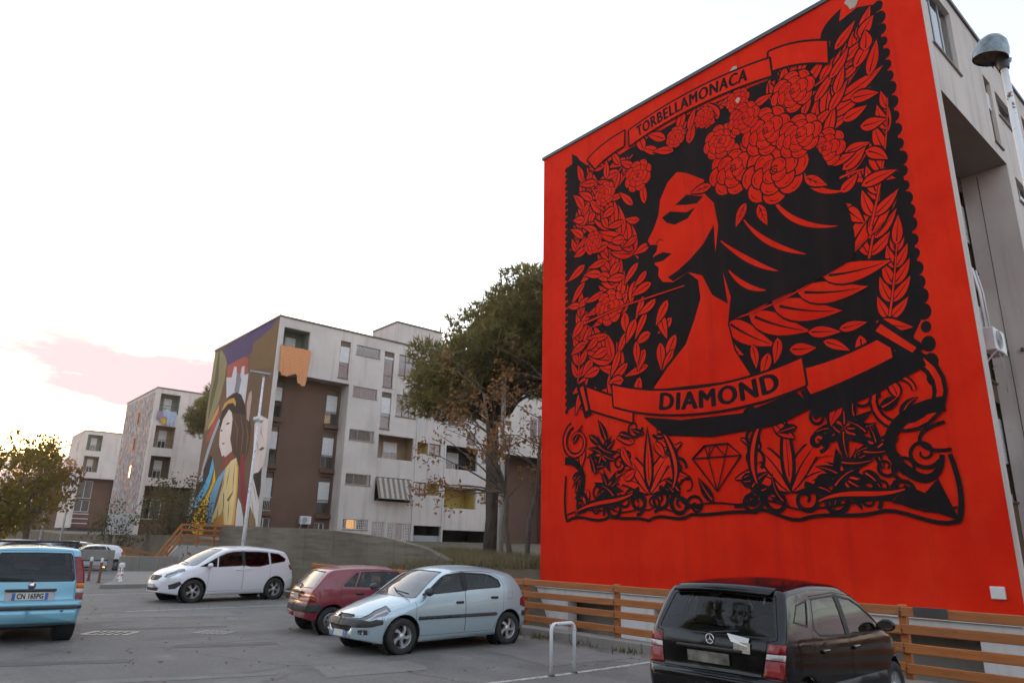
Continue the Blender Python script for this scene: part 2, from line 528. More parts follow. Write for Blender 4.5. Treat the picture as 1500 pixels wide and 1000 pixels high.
def red_wall_mat():
    m, nt, b = new_mat('red_mural_paint')
    cl = noise_node(nt, 0.5, 6, 0.6)
    rl = noise_node(nt, 2.2, 5, 0.6, scl=(1, 1, 0.5))
    gr = noise_node(nt, 45, 3, 0.6)
    c = mixc(nt, rng(nt, cl.outputs['Fac'], 0.3, 0.7), (0.64, 0.014, 0.004), (0.78, 0.028, 0.007))
    c = mixc(nt, rng(nt, rl.outputs['Fac'], 0.5, 0.8, 0, 0.4), c, (0.80, 0.055, 0.018))
    sk = noise_node(nt, 1.0, 5, .65, scl=(3.2, 3.2, .1)); sm_ = noise_node(nt, 7, 5, .7)
    c = mixc(nt, rng(nt, sk.outputs['Fac'], 0.54, 0.74, 0, 0.45), c, (0.42, 0.012, 0.008))
    c = mixc(nt, rng(nt, sm_.outputs['Fac'], 0.60, 0.78, 0, 0.4), c, (0.47, 0.016, 0.010))
    nt.links.new(c, b.inputs['Base Color'])
    b.inputs['Roughness'].default_value = 0.85
    b.inputs['Specular IOR Level'].default_value = 0.06
    bump(nt, b, gr.outputs['Fac'], 0.6, 0.015)
    return m
M['red_wall'] = red_wall_mat()
M['mural_red'] = M['red_wall']
M['mural_black'] = plaster('black_mural_paint', (0.016, 0.013, 0.014), dirt=(0.045, 0.018, 0.016), amount=0.8, streak=0.5, bumpy=.6, fine=45)
M['mural_black'].node_tree.nodes['Principled BSDF'].inputs['Specular IOR Level'].default_value = .08

def mosaic_mat():
    """wall painted all over with small strokes of many colours"""
    m, nt, b = new_mat('many_coloured_stroke_paint')
    tc = nt.nodes.new('ShaderNodeTexCoord')
    mp = nt.nodes.new('ShaderNodeMapping'); mp.inputs['Scale'].default_value = (1, 3.2, 1.3)
    nt.links.new(tc.outputs['Object'], mp.inputs['Vector'])
    v = nt.nodes.new('ShaderNodeTexVoronoi'); v.inputs['Scale'].default_value = 2.1
    nt.links.new(mp.outputs['Vector'], v.inputs['Vector'])
    cr = nt.nodes.new('ShaderNodeValToRGB'); cr.color_ramp.interpolation = 'CONSTANT'
    sp = nt.nodes.new('ShaderNodeSeparateColor'); nt.links.new(v.outputs['Color'], sp.inputs['Color'])
    cols = [(0.13, 0.18, 0.27), (0.48, 0.33, 0.27), (0.30, 0.33, 0.38), (0.5, 0.20, 0.10), (0.10, 0.12, 0.14), (0.55, 0.50, 0.45), (0.38, 0.22, 0.24), (0.17, 0.30, 0.36), (0.52, 0.40, 0.22), (0.24, 0.20, 0.20)]
    e = cr.color_ramp.elements
    e[0].position = 0; e[0].color = (*cols[0], 1); e[1].position = 0.1; e[1].color = (*cols[1], 1)
    for i in range(2, 10):
        k = e.new(i / 10.0); k.color = (*cols[i], 1)
    nt.links.new(sp.outputs['Red'], cr.inputs['Fac'])
    n = noise_node(nt, 0.6, 3)
    c = mixc(nt, rng(nt, n.outputs['Fac'], 0.35, 0.65, 0.0, 0.25), cr.outputs['Color'], (0.36, 0.34, 0.36))
    nt.links.new(c, b.inputs['Base Color'])
    b.inputs['Roughness'].default_value = 0.85
    return m
M['mosaic'] = mosaic_mat()
# ------------------------------------------------------------------ ground
def terrain(x, y):
    """soil behind the fence: sunk under the red block, rising to a terrace along the other blocks"""
    terrace = interp([(18, 1.0), (24, 1.15), (36, 1.45), (48, 2.0), (90, 2.0), (120, 2.6)], y)
    bank = lerp(0.25, terrace, smooth((x - 11.2) / 4.2))
    strip = 0.02
    sunk = -1.3
    t_wall = smooth((y - 22.0) / 3.0)               # the retaining wall takes over from the bank
    front = lerp(bank, strip, t_wall) if x < 14.62 else terrace
    t_sunk = smooth((y - 17.2) / 1.6)
    if y > 48:
        front = lerp(front, 0.02 if x < 14.5 else terrace, 1.0)
    return lerp(sunk, front, t_sunk)

mb = MB()
mb.add([(-900, -900, 0), (10.75, -900, 0), (10.75, 1200, 0), (-900, 1200, 0)], [(0, 1, 2, 3)])
mb.build('parking_lot', M['asphalt'], kind='structure')

xs = [10.76, 11.2, 11.8, 12.5, 13.2, 13.9, 14.4, 14.62, 15.2, 16, 17, 18, 20, 24, 30, 40, 60, 100, 300, 1000]
ys = [-900, -300, -60, -10, 5, 12, 16, 17.2, 17.6, 18, 18.4, 18.8, 19.5, 20.5, 21.5, 22.5, 23.5, 24.5, 26, 29, 33, 37, 41, 45, 48, 55, 65, 78, 92, 110, 130, 160, 220, 400, 1200]
mb = MB()
vs = [(x, y, terrain(x, y)) for y in ys for x in xs]
nx = len(xs)
mb.add(vs, [(j * nx + i, j * nx + i + 1, (j + 1) * nx + i + 1, (j + 1) * nx + i) for j in range(len(ys) - 1) for i in range(nx - 1)], 0, False)
mb.build('ground', M['soil'], kind='structure')

# kerb that carries the fence, with uneven joints
mb = MB()
y = -6.0
while y < 25.0:
    L = random.uniform(1.8, 2.6)
    y1 = min(25.0, y + L)
    h = 0.17 + random.uniform(-0.012, 0.012)
    mb.bbox(10.70 + random.uniform(-.01, .01), 11.02, y, y1 - 0.012, -1.4, h, 0.02)
    y = y1
mb.build('kerb', M['concrete'], kind='structure')

# painted bay line, slightly broken
mb = MB()
seg = [(5.2, 8.05), (6.67, 8.06), (7.8, 8.0), (9.0, 7.99), (10.66, 8.03)]
for (a, b), (c, d) in zip(seg, seg[1:]):
    mb.add([(a, b - .05, .004), (c, d - .05, .004), (c, d + .05, .004), (a, b + .05, .004)], [(0, 1, 2, 3)])
mb.build('painted_line', M['line'], kind='structure')
mb = MB()
for y0 in (20.6, 26.9):
    mb.add([(5.0, y0, .004), (10.6, y0 + .1, .004), (10.6, y0 + .2, .004), (5.0, y0 + .1, .004)], [(0, 1, 2, 3)])
mb.build('painted_line', M['line'], kind='structure')

# kerbed concrete island in the far corner of the lot
isl = [(6.3, 29.85), (9.6, 29.9), (12.3, 36.6), (12.3, 41.2), (9.4, 41.2), (7.2, 32.2)]
mb = MB()
mb.prism(isl, 0.14)
mb.build('traffic_island', M['concrete'], kind='structure')

# old repairs in the asphalt: darker strips and patches with ragged edges
rp = random.Random(9)
def patch(pts, mat, z=.004):
    out = []
    n = len(pts)
    for i in range(n):
        (a, b), (c, d) = pts[i], pts[(i + 1) % n]
        for k in range(6):
            t = k / 6
            out.append((lerp(a, c, t) + rp.uniform(-.035, .035), lerp(b, d, t) + rp.uniform(-.035, .035), z))
    m = MB()
    tris = geometry.tessellate_polygon([[Vector(p) for p in out]])
    m.add(out, tris); m.build('asphalt_patch', mat, kind='structure')
def patch_mat(name, lo, hi):
    m, nt, b = new_mat(name)
    n = noise_node(nt, 2.5, 5, .65); g = noise_node(nt, 40, 3, .7)
    c = mixc(nt, rng(nt, n.outputs['Fac'], .35, .65), lo, hi)
    c = mixc(nt, rng(nt, g.outputs['Fac'], .45, .7, 0, .5), c, tuple(v * 1.7 for v in hi))
    nt.links.new(c, b.inputs['Base Color']); b.inputs['Roughness'].default_value = .85
    bump(nt, b, g.outputs['Fac'], .6, .008)
    return m
PD = patch_mat('dark_repair_asphalt', (.080, .076, .071), (.112, .106, .099))
PL = patch_mat('pale_worn_asphalt', (.135, .129, .12), (.172, .165, .154))
patch([(4.1, 13.6), (5.8, 13.1), (5.95, 13.45), (4.3, 13.95)], PD)
patch([(1.5, 13.0), (3.2, 12.4), (3.3, 12.65), (1.6, 13.3)], PD)
patch([(5.0, 9.6), (6.6, 9.4), (6.8, 10.3), (5.3, 10.6)], PL)
patch([(3.6, 16.9), (6.0, 16.2), (6.1, 16.35), (3.7, 17.1)], PD)
patch([(2.2, 10.9), (4.6, 10.2), (4.7, 10.4), (2.3, 11.15)], PL)
patch([(4.2, 19.2), (7.0, 18.4), (7.2, 19.4), (4.4, 20.1)], PL)
patch([(8.3, 8.6), (10.2, 8.5), (10.3, 10.6), (8.6, 10.7)], PL)
# ------------------------------------------------------------------ blocks of flats
def wall_panel(mb, place, u0, u1, z0, z1, openings, depth=0.22, mi=0):
    """flat wall from u0..u1, z0..z1 with rectangular openings (a,b,c,d) and their reveals"""
    us = sorted({u0, u1, *[o[0] for o in openings], *[o[1] for o in openings]})
    zs = sorted({z0, z1, *[o[2] for o in openings], *[o[3] for o in openings]})
    us = [u for u in us if u0 <= u <= u1]; zs = [z for z in zs if z0 <= z <= z1]
    for ua, ub in zip(us, us[1:]):
        for za, zb in zip(zs, zs[1:]):
            cu, cz = (ua + ub) / 2, (za + zb) / 2
            if any(o[0] < cu < o[1] and o[2] < cz < o[3] for o in openings):
                continue
            mb.add([place(ua, 0, za), place(ub, 0, za), place(ub, 0, zb), place(ua, 0, zb)], [(0, 1, 2, 3)], mi)
    for a, b, c, d in openings:
        for p, q in (((a, c), (a, d)), ((a, d), (b, d)), ((b, d), (b, c)), ((b, c), (a, c))):
            mb.add([place(p[0], 0, p[1]), place(q[0], 0, q[1]), place(q[0], depth, q[1]), place(p[0], depth, p[1])], [(0, 1, 2, 3)], mi)

def pbox(mb, place, u0, u1, d0, d1, z0, z1, mi=0):
    vs = [place(u, d, z) for z in (z0, z1) for (u, d) in ((u0, d0), (u1, d0), (u1, d1), (u0, d1))]
    mb.add(vs, [(0, 3, 2, 1), (4, 5, 6, 7), (0, 1, 5, 4), (1, 2, 6, 5), (2, 3, 7, 6), (3, 0, 4, 7)], mi)

def room_box(mb, place, u0, u1, z0, z1, d0=0.16, d1=1.3, mi=0):
    P_ = lambda u, d, z: place(u, d, z)
    mb.add([P_(u0, d0, z0), P_(u1, d0, z0), P_(u1, d0, z1), P_(u0, d0, z1), P_(u0, d1, z0), P_(u1, d1, z0), P_(u1, d1, z1), P_(u0, d1, z1)],
           [(4, 5, 6, 7), (0, 1, 5, 4), (1, 2, 6, 5), (2, 3, 7, 6), (3, 0, 4, 7)], mi)

def frame_mb(mb, place, u0, u1, z0, z1, d, w=0.05, t=0.05, vert=(), hor=()):
    pbox(mb, place, u0, u0 + w, d, d + t, z0, z1); pbox(mb, place, u1 - w, u1, d, d + t, z0, z1)
    pbox(mb, place, u0 + w, u1 - w, d, d + t, z0, z0 + w); pbox(mb, place, u0 + w, u1 - w, d, d + t, z1 - w, z1)
    for v in vert: pbox(mb, place, v - w / 2, v + w / 2, d + .004, d + t - .004, z0 + w, z1 - w)
    for h in hor: pbox(mb, place, u0 + w, u1 - w, d + .006, d + t - .006, h - w / 2, h + w / 2)

def slat_shutter(mb, place, u0, u1, z0, z1, d):
    """roller shutter: horizontal slats with grooves"""
    n = max(3, int((z1 - z0) / 0.11))
    s = (z1 - z0) / n
    for i in range(n):
        pbox(mb, place, u0, u1, d, d + .02, z0 + i * s + .006, z0 + (i + 1) * s - .006)
    pbox(mb, place, u0, u1, d + .012, d + .03, z0, z1)

def window(b, rooms, place, u0, u1, z0, z1, style='slit', frame='frame_grey', shut=None, drop=0.0, curtain=0.0, d=0.10):
    """a window as a part (its frame) with panes, shutter and sill as sub-parts"""
    w = MB()
    if style == 'slit':
        vs = [lerp(u0, u1, 0.34), lerp(u0, u1, 0.36)][:1]
        frame_mb(w, place, u0, u1, z0, z1, d, 0.05, vert=vs)
    elif style == 'tall':
        frame_mb(w, place, u0, u1, z0, z1, d, 0.05, hor=[z0 + (z1 - z0) * 0.33])
        pbox(w, place, u0 + .05, u1 - .05, d + .01, d + .05, z1 - 0.42, z1 - .05)
    elif style == 'double':
        frame_mb(w, place, u0, u1, z0, z1, d, 0.06, vert=[(u0 + u1) / 2])
    elif style == 'triple':
        frame_mb(w, place, u0, u1, z0, z1, d, 0.06, vert=[lerp(u0, u1, 1 / 3), lerp(u0, u1, 2 / 3)])
    fo = w.build('window', M[frame], b)
    p = MB()
    pbox(p, place, u0 + .03, u1 - .03, d + .022, d + .028, z0 + .03, z1 - .03)
    p.build('pane', M['pane'], fo)
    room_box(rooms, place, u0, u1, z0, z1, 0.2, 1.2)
    if shut and drop > 0:
        s = MB()
        top = z1 - (0.42 if style == 'tall' else 0.05)
        slat_shutter(s, place, u0 + .05, u1 - .05, top - (top - z0) * drop, top, d - .035)
        s.build('shutter', M[shut], fo)
    if curtain > 0:
        c = MB()
        n = 10
        ua, ub = u0 + .06, lerp(u0, u1, curtain)
        for i in range(n):
            a, bb = lerp(ua, ub, i / n), lerp(ua, ub, (i + 1) / n)
            da, db = d + .12 + .03 * (i % 2), d + .12 + .03 * ((i + 1) % 2)
            c.add([place(a, da, z0 + .04), place(bb, db, z0 + .04), place(bb, db, z1 - .04), place(a, da, z1 - .04)], [(0, 1, 2, 3)])
        c.build('curtain', M['curtain'], fo)
    s = MB()
    pbox(s, place, u0 - .04, u1 + .04, -.05, d, z0 - .05, z0 - .002)
    s.build('sill', M['frame_brown'] if frame == 'frame_brown' else M['concrete'], fo)
    return fo

def railing(b, place, u0, u1, d, z0, z1, mat='iron', step=0.12, name='balcony_railing'):
    r = MB()
    pbox(r, place, u0, u1, d - .02, d + .02, z1 - .04, z1)
    o = r.build(name, M[mat], b)
    r = MB(); pbox(r, place, u0, u1, d - .015, d + .015, z0, z0 + .03); r.build('bottom_rail', M[mat], o)
    n = int((u1 - u0) / step)
    q = MB()
    for i in range(1, n):
        u = lerp(u0, u1, i / n)
        pbox(q, place, u - .008, u + .008, d - .008, d + .008, z0 + .03, z1 - .04)
    q.build('railing_bars', M[mat], o)
    return o

def loggia(b, place, u0, u1, z0, z1, dep=1.4, wall='room_green', door=True, shut='shutter_white', name='loggia'):
    """open balcony recess: floor, side walls, ceiling, back wall with a door window"""
    r = MB()
    room_box(r, place, u0, u1, z0, z1, 0.2, dep)
    o = r.build(name, M[wall], b)
    if door:
        w = MB()
        a, c = lerp(u0, u1, .34), lerp(u0, u1, .74)
        frame_mb(w, place, a, c, z0 + .02, z1 - .35, dep - .07, .05, .05, vert=[(a + c) / 2])
        w.build('window_frame', M['frame_white'], o)
        s = MB(); slat_shutter(s, place, a + .05, c - .05, lerp(z0, z1, .35), z1 - .4, dep - .11); s.build('shutter', M[shut], o)
        p = MB(); pbox(p, place, a + .04, c - .04, dep - .05, dep - .044, z0 + .05, z1 - .4); p.build('pane', M['pane'], o)
    return o

def air_conditioner(label, loc, rotz):
    """outdoor unit: case, fan grille rings, fan blades, bracket; local -Y is the front"""
    t = thing('air_conditioner', label, 'air conditioner', loc, rotz)
    m = MB(); m.bbox(-.4, .4, -.15, .15, 0, .55, .02)
    for i in range(9):
        m.box(.405, .412, -.12, .12, .08 + i * .045, .10 + i * .045)
    m.build('case', M['frame_white'], t)
    m = MB(); fm = Matrix.Translation((-.1, -.152, .28)) @ Matrix.Rotation(radians(90), 4, 'X')
    m.lathe([(0.0, -.01), (.21, -.01)], 24, fm)
    m.build('fan_recess', M['room'], t)
    m = MB()
    for r in (.06, .11, .16, .21):
        m.lathe([(r - .006, .01), (r + .006, .01), (r + .006, .02), (r - .006, .02), (r - .006, .01)], 24, fm)
    for k in range(8):
        a = k * pi / 4
        m.bar(fm @ Vector((0.02 * cos(a), .02 * sin(a), .015)), fm @ Vector((.21 * cos(a), .21 * sin(a), .015)), .008, .008)
    m.build('fan_guard', M['frame_grey'], t)
    m = MB()
    for x in (-.3, .3):
        m.bar((x, .15, -.02), (x, -.17, -.02), .04, .03); m.bar((x, .16, -.3), (x, -.1, -.03), .03, .03)
    m.build('bracket', M['iron_white'], t)
    return t

def block(label, x0, y0, depth, length, base, roof, soff, dz, endmat, plan):
    b = thing('apartment_block', label, 'apartment building', (0, 0, 0))
    rooms = MB()
    ymax = y0 + depth
    RW = plan.get('recess', 5.9)
    th = 0.32
    # end wall that carries the mural
    m = MB()
    m.box(x0, x0 + th, y0, ymax, plan.get('wallbase', base), roof - .12)
    m.build('end_wall', M[endmat], b)
    # pale render on the narrow front edge of the end wall, 3 mm proud
    m = MB(); m.box(x0 - .0, x0 + th - .003, y0 - .022, y0 - .003, plan.get('wallbase', base), roof - .12); m.build('corner_edge', M['plaster'], b)
    F = lambda u, d, z: (x0 + u, y0 + d, z)
    fm = MB()
    # projecting top part above the recess
    wall_panel(fm, F, th, RW, soff, roof - .12, plan['top_open'])
    fm.add([F(th, 0, soff), F(RW, 0, soff), F(RW, 1.2, soff), F(th, 1.2, soff)], [(3, 2, 1, 0)], 1)
    # side of the recess
    fm.add([F(RW, 0, base), F(RW, 1.2, base), F(RW, 1.2, soff), F(RW, 0, soff)], [(0, 1, 2, 3)], 0)
    # main plane
    wall_panel(fm, F, RW, length, base, roof - .12, plan['main_open'])
    # back and far walls
    fm.add([(x0 + th, ymax, base), (x0 + length, ymax, base), (x0 + length, ymax, roof - .12), (x0 + th, ymax, roof - .12)], [(1, 0, 3, 2)], 0)
    fm.add([(x0 + length, y0, base), (x0 + length, ymax, base), (x0 + length, ymax, roof - .12), (x0 + length, y0, roof - .12)], [(0, 1, 2, 3)], 0)
    fm.build('facade', [M['plaster'], M['soffit']], b)
    m = MB()
    wall_panel(m, lambda u, d, z: F(u, d + 1.2, z), th, RW, base, soff, plan['brown_open'])
    m.build('recessed_wall', M['brown'], b)
    m = MB()
    m.box(x0 + th, x0 + length - .05, y0 + .2, ymax - .05, roof - .4, roof - .14)
    m.build('roof', M['roofing'], b)
    m = MB()
    e = .06
    m.box(x0 - e, x0 + length + e, y0 - e, y0 + .25, roof - .12, roof)
    m.box(x0 - e, x0 + length + e, ymax - .25, ymax + e, roof - .12, roof)
    m.box(x0 - e, x0 + .25, y0 + .25, ymax - .25, roof - .12, roof)
    m.box(x0 + length - .25, x0 + length + e, y0 + .25, ymax - .25, roof - .12, roof)
    m.build('coping', M['coping'], b)
    return b, rooms, F

# ---------------------------------------------------------------- the block with the big red mural
def two_row_tall(u0, u1, zz):
    return [(u0, u1, a, c) for a, c in zz]

B1X, B1Y, B1D, B1ROOF, B1BASE = 17.1, 4.45, 13.78, 16.75, 0.60
dz1 = -0.55
slits = [(6.25, 8.35, a, c) for a, c in ((15.68, 16.44), (12.42, 13.2), (9.14, 9.93), (5.88, 6.66))]
talls = [(8.75, 9.65, a, c) for a, c in ((13.52, 16.42), (10.25, 13.14))]
brown_r = [(4.75, 5.72, a, c) for a, c in ((10.25, 12.85), (6.98, 9.65), (3.75, 6.4))]
brown_l = [(0.55, 1.35, a, c) for a, c in ((10.25, 12.85), (6.98, 9.65), (3.75, 6.4))]
sh = lambda L, dz: [(a, b_, c + dz, d + dz) for a, b_, c, d in L]

plan1 = dict(recess=5.55, wallbase=B1BASE,
    top_open=sh([(.45, 2.4, 14.75, 16.75), (4.75, 5.4, 13.75, 16.0)], dz1),
    main_open=sh([(5.8, 7.6, 15.1, 15.95), *slits[1:], *talls, (10.1, 12.1, 14.7, 16.4), (8.75, 11.9, 8.0, 9.8), (8.75, 11.9, 4.8, 6.6)], dz1),
    brown_open=sh(brown_r + brown_l, dz1))
blk1, rm1, F1 = block('grey block of flats whose whole end wall is a red and black mural', B1X, B1Y, B1D, 26.0, B1BASE, B1ROOF, 12.78, dz1, 'red_wall', plan1)
window(blk1, rm1, F1, .45, 2.4, 14.2, 16.2, 'triple', 'frame_grey', curtain=.9)
window(blk1, rm1, F1, 4.75, 5.4, 13.2, 15.45, 'tall', 'frame_brown', 'shutter_white', .3)
window(blk1, rm1, F1, 5.8, 7.6, 14.55, 15.4, 'slit', 'frame_grey')
for s in sh(slits[1:], dz1): window(blk1, rm1, F1, *s, 'slit', 'frame_grey')
for s in sh(talls, dz1): window(blk1, rm1, F1, *s, 'tall', 'frame_brown', 'shutter_white', .5)
window(blk1, rm1, F1, 10.1, 12.1, 14.15, 15.85, 'triple', 'frame_brown')
window(blk1, rm1, F1, 8.75, 11.9, 7.45, 9.25, 'triple', 'frame_brown')
window(blk1, rm1, F1, 8.75, 11.9, 4.25, 6.05, 'triple', 'frame_brown')
FB1 = lambda u, d, z: F1(u, d + 1.2, z)
for s in sh(brown_r, dz1): window(blk1, rm1, FB1, *s, 'tall', 'frame_brown', 'shutter_white', .55)
for s in sh(brown_l, dz1):
    window(blk1, rm1, FB1, *s, 'tall', 'frame_brown', 'shutter_white', .55)
    r = MB(); pbox(r, F1, s[0] - .15, s[1] + .5, .34, 1.19, s[2] - .22, s[2] - .06); r.build('balcony_slab', M['concrete'], blk1)
    railing(blk1, F1, s[0] - .12, s[1] + .47, .38, s[2] - .05, s[2] + .9)
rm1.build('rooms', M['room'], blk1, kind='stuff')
# beam and pilotis under the wall, dark basement behind
m = MB()
for a, c in ((4.5, 9.7), (9.72, 14.93), (14.95, 18.4)):
    m.box(17.02, 17.45, a, c, .22, .50); m.box(16.96, 17.45, a, c, .50, .59)
m.build('ring_beam', M['concrete_white'], blk1)
for ya in (4.0, 13.45, 16.9, 9.0):
    m = MB(); m.bbox(17.06, 17.5, ya, ya + 1.3, -1.6, .22, .02); m.build('pillar', M['concrete_white'], blk1)
m = MB()
m.box(17.5, 43.0, 4.6, 18.1, .3, .58)
m.build('floor_slab', M['concrete'], blk1)
m = MB()
m.box(17.9, 18.2, 4.4, 18.2, -1.6, .3)
m.build('basement_wall', M['concrete'], blk1)
m = MB(); F_ = lambda u, d, z: (17.1 - d, u, z)
m.bbox(17.05, 17.12, 4.72, 4.98, .98, 1.22, .012); m.build('meter_box', M['frame_white'], blk1)
# downpipe by the recess, bracket dots on the reveal
m = MB(); m.tube([(22.5, 5.2, .7), (22.5, 5.2, 12.6)], .012, 6); m.build('cable', M['iron'], blk1)
m = MB()
for z, y in ((7.2, 4.9), (7.15, 5.25)):
    m = MB(); m.box(22.57, 22.64, y - .03, y + .03, z, z + .1); m.build('wall_hook', M['iron'], blk1)
ac = air_conditioner('white air conditioner hung beside the red mural wall, high in the recess', (18.82, 4.62, 6.35), 0.0)
for x in (-.3, -.2, .02):
    m = MB(); m.tube([(x, .02, .55), (x, .03, 1.5), (x - .02, .1, 2.1)], .022, 6); m.build('pipe', M['frame_white'], ac)
m = MB(); m.tube([(-.1, -.1, 0), (.05, -.14, -.3), (.1, -.1, -.5), (.3, -.05, -.9)], .008, 5); m.build('drip_hose', M['frame_white'], ac)

# ---------------------------------------------------------------- second block, painted figure on its end
B2X, B2Y = 18.6, 47.4
plan2 = dict(recess=5.9, wallbase=1.0,
    top_open=[(.4, 2.4, 14.6, 16.6), (4.9, 5.75, 13.62, 16.5)],
    main_open=slits + talls + [(10.1, 12.1, 14.7, 16.42), (10.1, 12.0, 11.4, 13.14), (8.75, 11.95, 8.02, 9.82), (8.75, 11.95, 4.82, 6.6),
        (6.3, 8.4, 2.7, 3.42), (8.72, 9.75, 1.5, 3.32), (10.05, 12.1, 1.5, 3.25),
        (12.3, 13.35, 8.7, 9.6), (13.45, 14.6, 8.7, 9.6), (12.3, 13.35, 5.52, 6.46), (13.45, 14.6, 5.52, 6.46), (12.4, 14.95, 1.2, 3.15),
        (15.15, 18.4, 7.75, 9.65), (15.15, 18.4, 4.62, 6.33), (15.15, 19.9, 1.0, 2.9), (18.9, 20.4, 8.6, 9.55), (18.9, 20.4, 5.2, 6.2),
        (17.25, 18.15, 9.97, 12.42), (15.2, 17.0, 11.24, 13.1), (21.2, 22.15, 10.1, 12.5), (24.4, 26.4, 11.2, 13.1), (15.2, 17.0, 14.6, 16.4), (17.25, 18.15, 13.5, 16.4),
        (21.35, 27.5, 1.0, 9.55)],
    brown_open=brown_r + brown_l + [(4.75, 5.5, 2.2, 3.1), (.5, 1.45, 1.2, 3.3)])
blk2, rm2, F2 = block('five storey block with an orange cloth hung from its top corner balcony', B2X, B2Y, 13.5, 30.0, 1.0, 17.4, 13.25, 0, 'plaster_warm', plan2)
loggia(blk2, F2, .4, 2.4, 14.6, 16.6)
window(blk2, rm2, F2, 4.9, 5.75, 13.62, 16.5, 'tall', 'frame_brown', 'shutter_white', .5)
for i, s in enumerate(slits): window(blk2, rm2, F2, *s, 'slit', 'frame_grey', curtain=[.95, .9, .3, 0][i])
window(blk2, rm2, F2, *talls[0], 'tall', 'frame_brown', 'shutter_white', .08, curtain=.95)
window(blk2, rm2, F2, *talls[1], 'tall', 'frame_brown', 'shutter_white', .5)
window(blk2, rm2, F2, 10.1, 12.1, 14.7, 16.42, 'triple', 'frame_brown')
window(blk2, rm2, F2, 10.1, 12.0, 11.4, 13.14, 'triple', 'frame_brown', curtain=.4)
lg = loggia(blk2, F2, 8.75, 11.95, 8.02, 9.82, 1.2, 'shutter_tan', True, 'shutter_white')
loggia(blk2, F2, 8.75, 11.95, 4.82, 6.6, 1.2, 'room', False)
for (u0, u1, z0, z1), st in zip([(12.3, 13.35, 8.7, 9.6), (13.45, 14.6, 8.7, 9.6), (12.3, 13.35, 5.52, 6.46), (13.45, 14.6, 5.52, 6.46)], 'abcd'):
    if st in 'ad':
        loggia(blk2, F2, u0, u1, z0, z1, .9, 'room_yellow', False)
    else:
        window(blk2, rm2, F2, u0, u1, z0, z1, 'double', 'frame_brown')
loggia(blk2, F2, 15.15, 18.4, 7.75, 9.65, 1.6, 'room', True)
loggia(blk2, F2, 15.15, 18.4, 4.62, 6.33, 1.6, 'room_yellow', False)
loggia(blk2, F2, 15.15, 19.9, 1.0, 2.9, 3.0, 'room', False, name='undercroft')
window(blk2, rm2, F2, 18.9, 20.4, 8.6, 9.55, 'slit', 'frame_brown')
window(blk2, rm2, F2, 18.9, 20.4, 5.2, 6.2, 'slit', 'frame_brown')
for s in [(17.25, 18.15, 9.97, 12.42), (21.2, 22.15, 10.1, 12.5), (17.25, 18.15, 13.5, 16.4)]:
    window(blk2, rm2, F2, *s, 'tall', 'frame_brown', 'shutter_white', .5)
for s in [(15.2, 17.0, 11.24, 13.1), (24.4, 26.4, 11.2, 13.1), (15.2, 17.0, 14.6, 16.4)]:
    window(blk2, rm2, F2, *s, 'double', 'frame_white')
m = MB(); room_box(m, F2, 21.35, 27.5, 1.0, 9.55, .2, 2.2); m.build('deep_recess', M['brown'], blk2)
m = MB(); pbox(m, F2, 12.4, 14.95, .18, .24, 1.2, 2.42); m.build('garage_door', M['grey_panel'], blk2)
room_box(rm2, F2, 12.4, 14.95, 1.2, 3.15, .3, 2.0)
FB2 = lambda u, d, z: F2(u, d + 1.2, z)
for i, s in enumerate(brown_r):
    window(blk2, rm2, FB2, *s, 'tall', 'frame_brown', 'shutter_white', [.62, .62, .66][i])
    m = MB(); pbox(m, FB2, s[0] - .06, s[1] + .1, -.2, -.01, s[2] - .34, s[2] - .06); m.build('balcony_slab', M['brown'], blk2)
    railing(blk2, FB2, s[0] - .02, s[1] + .02, -.06, s[2], s[2] + .95, 'iron')
for i, s in enumerate(brown_l):
    window(blk2, rm2, FB2, *s, 'tall', 'frame_brown', 'shutter_white', [.45, .55, .7][i])
    m = MB(); pbox(m, FB2, s[0] - .06, s[1] + .1, -.2, -.01, s[2] - .34, s[2] - .06); m.build('balcony_slab', M['brown'], blk2)
    railing(blk2, FB2, s[0] - .02, s[1] + .02, -.06, s[2], s[2] + .95, 'iron_white' if i == 2 else 'iron')
window(blk2, rm2, FB2, 4.75, 5.5, 2.2, 3.1, 'double', 'frame_white')
window(blk2, rm2, FB2, .5, 1.45, 1.2, 3.3, 'double', 'frame_white', curtain=.5)
# barred ground floor windows and the white glazed entrance
w1 = window(blk2, rm2, F2, 6.3, 8.4, 2.7, 3.42, 'double', 'frame_white')
def grille(parent, F, u0, u1, z0, z1, nu, nz):
    m = MB()
    for i in range(nu + 1):
        u = lerp(u0, u1, i / nu); pbox(m, F, u - .012, u + .012, .0, .02, z0, z1)
    for i in range(nz + 1):
        z = lerp(z0, z1, i / nz); pbox(m, F, u0, u1, .022, .036, z - .012, z + .012)
    return m.build('grille', M['iron_white'], parent)
grille(w1, F2, 6.32, 8.38, 2.72, 3.4, 14, 4)
m = MB(); pbox(m, F2, 6.85, 7.65, .45, .5, 2.75, 3.38)
lm, nt, bs = new_mat('lit_lamp_glow')
bs.inputs['Emission Color'].default_value = (1.0, 0.42, 0.08, 1); bs.inputs['Emission Strength'].default_value = 1.0
bs.inputs['Base Color'].default_value = (0.6, 0.4, 0.2, 1)
m.build('lit_blind', lm, w1)
w2 = window(blk2, rm2, F2, 8.72, 9.75, 1.5, 3.32, 'double', 'frame_white', curtain=.9)
grille(w2, F2, 8.78, 9.7, 1.55, 3.28, 6, 9)
w3 = window(blk2, rm2, F2, 10.05, 12.1, 1.5, 3.25, 'triple', 'frame_white')
grille(w3, F2, 10.1, 10.7, 1.55, 3.2, 4, 8); grille(w3, F2, 11.45, 12.05, 1.55, 3.2, 4, 8)
m = MB()
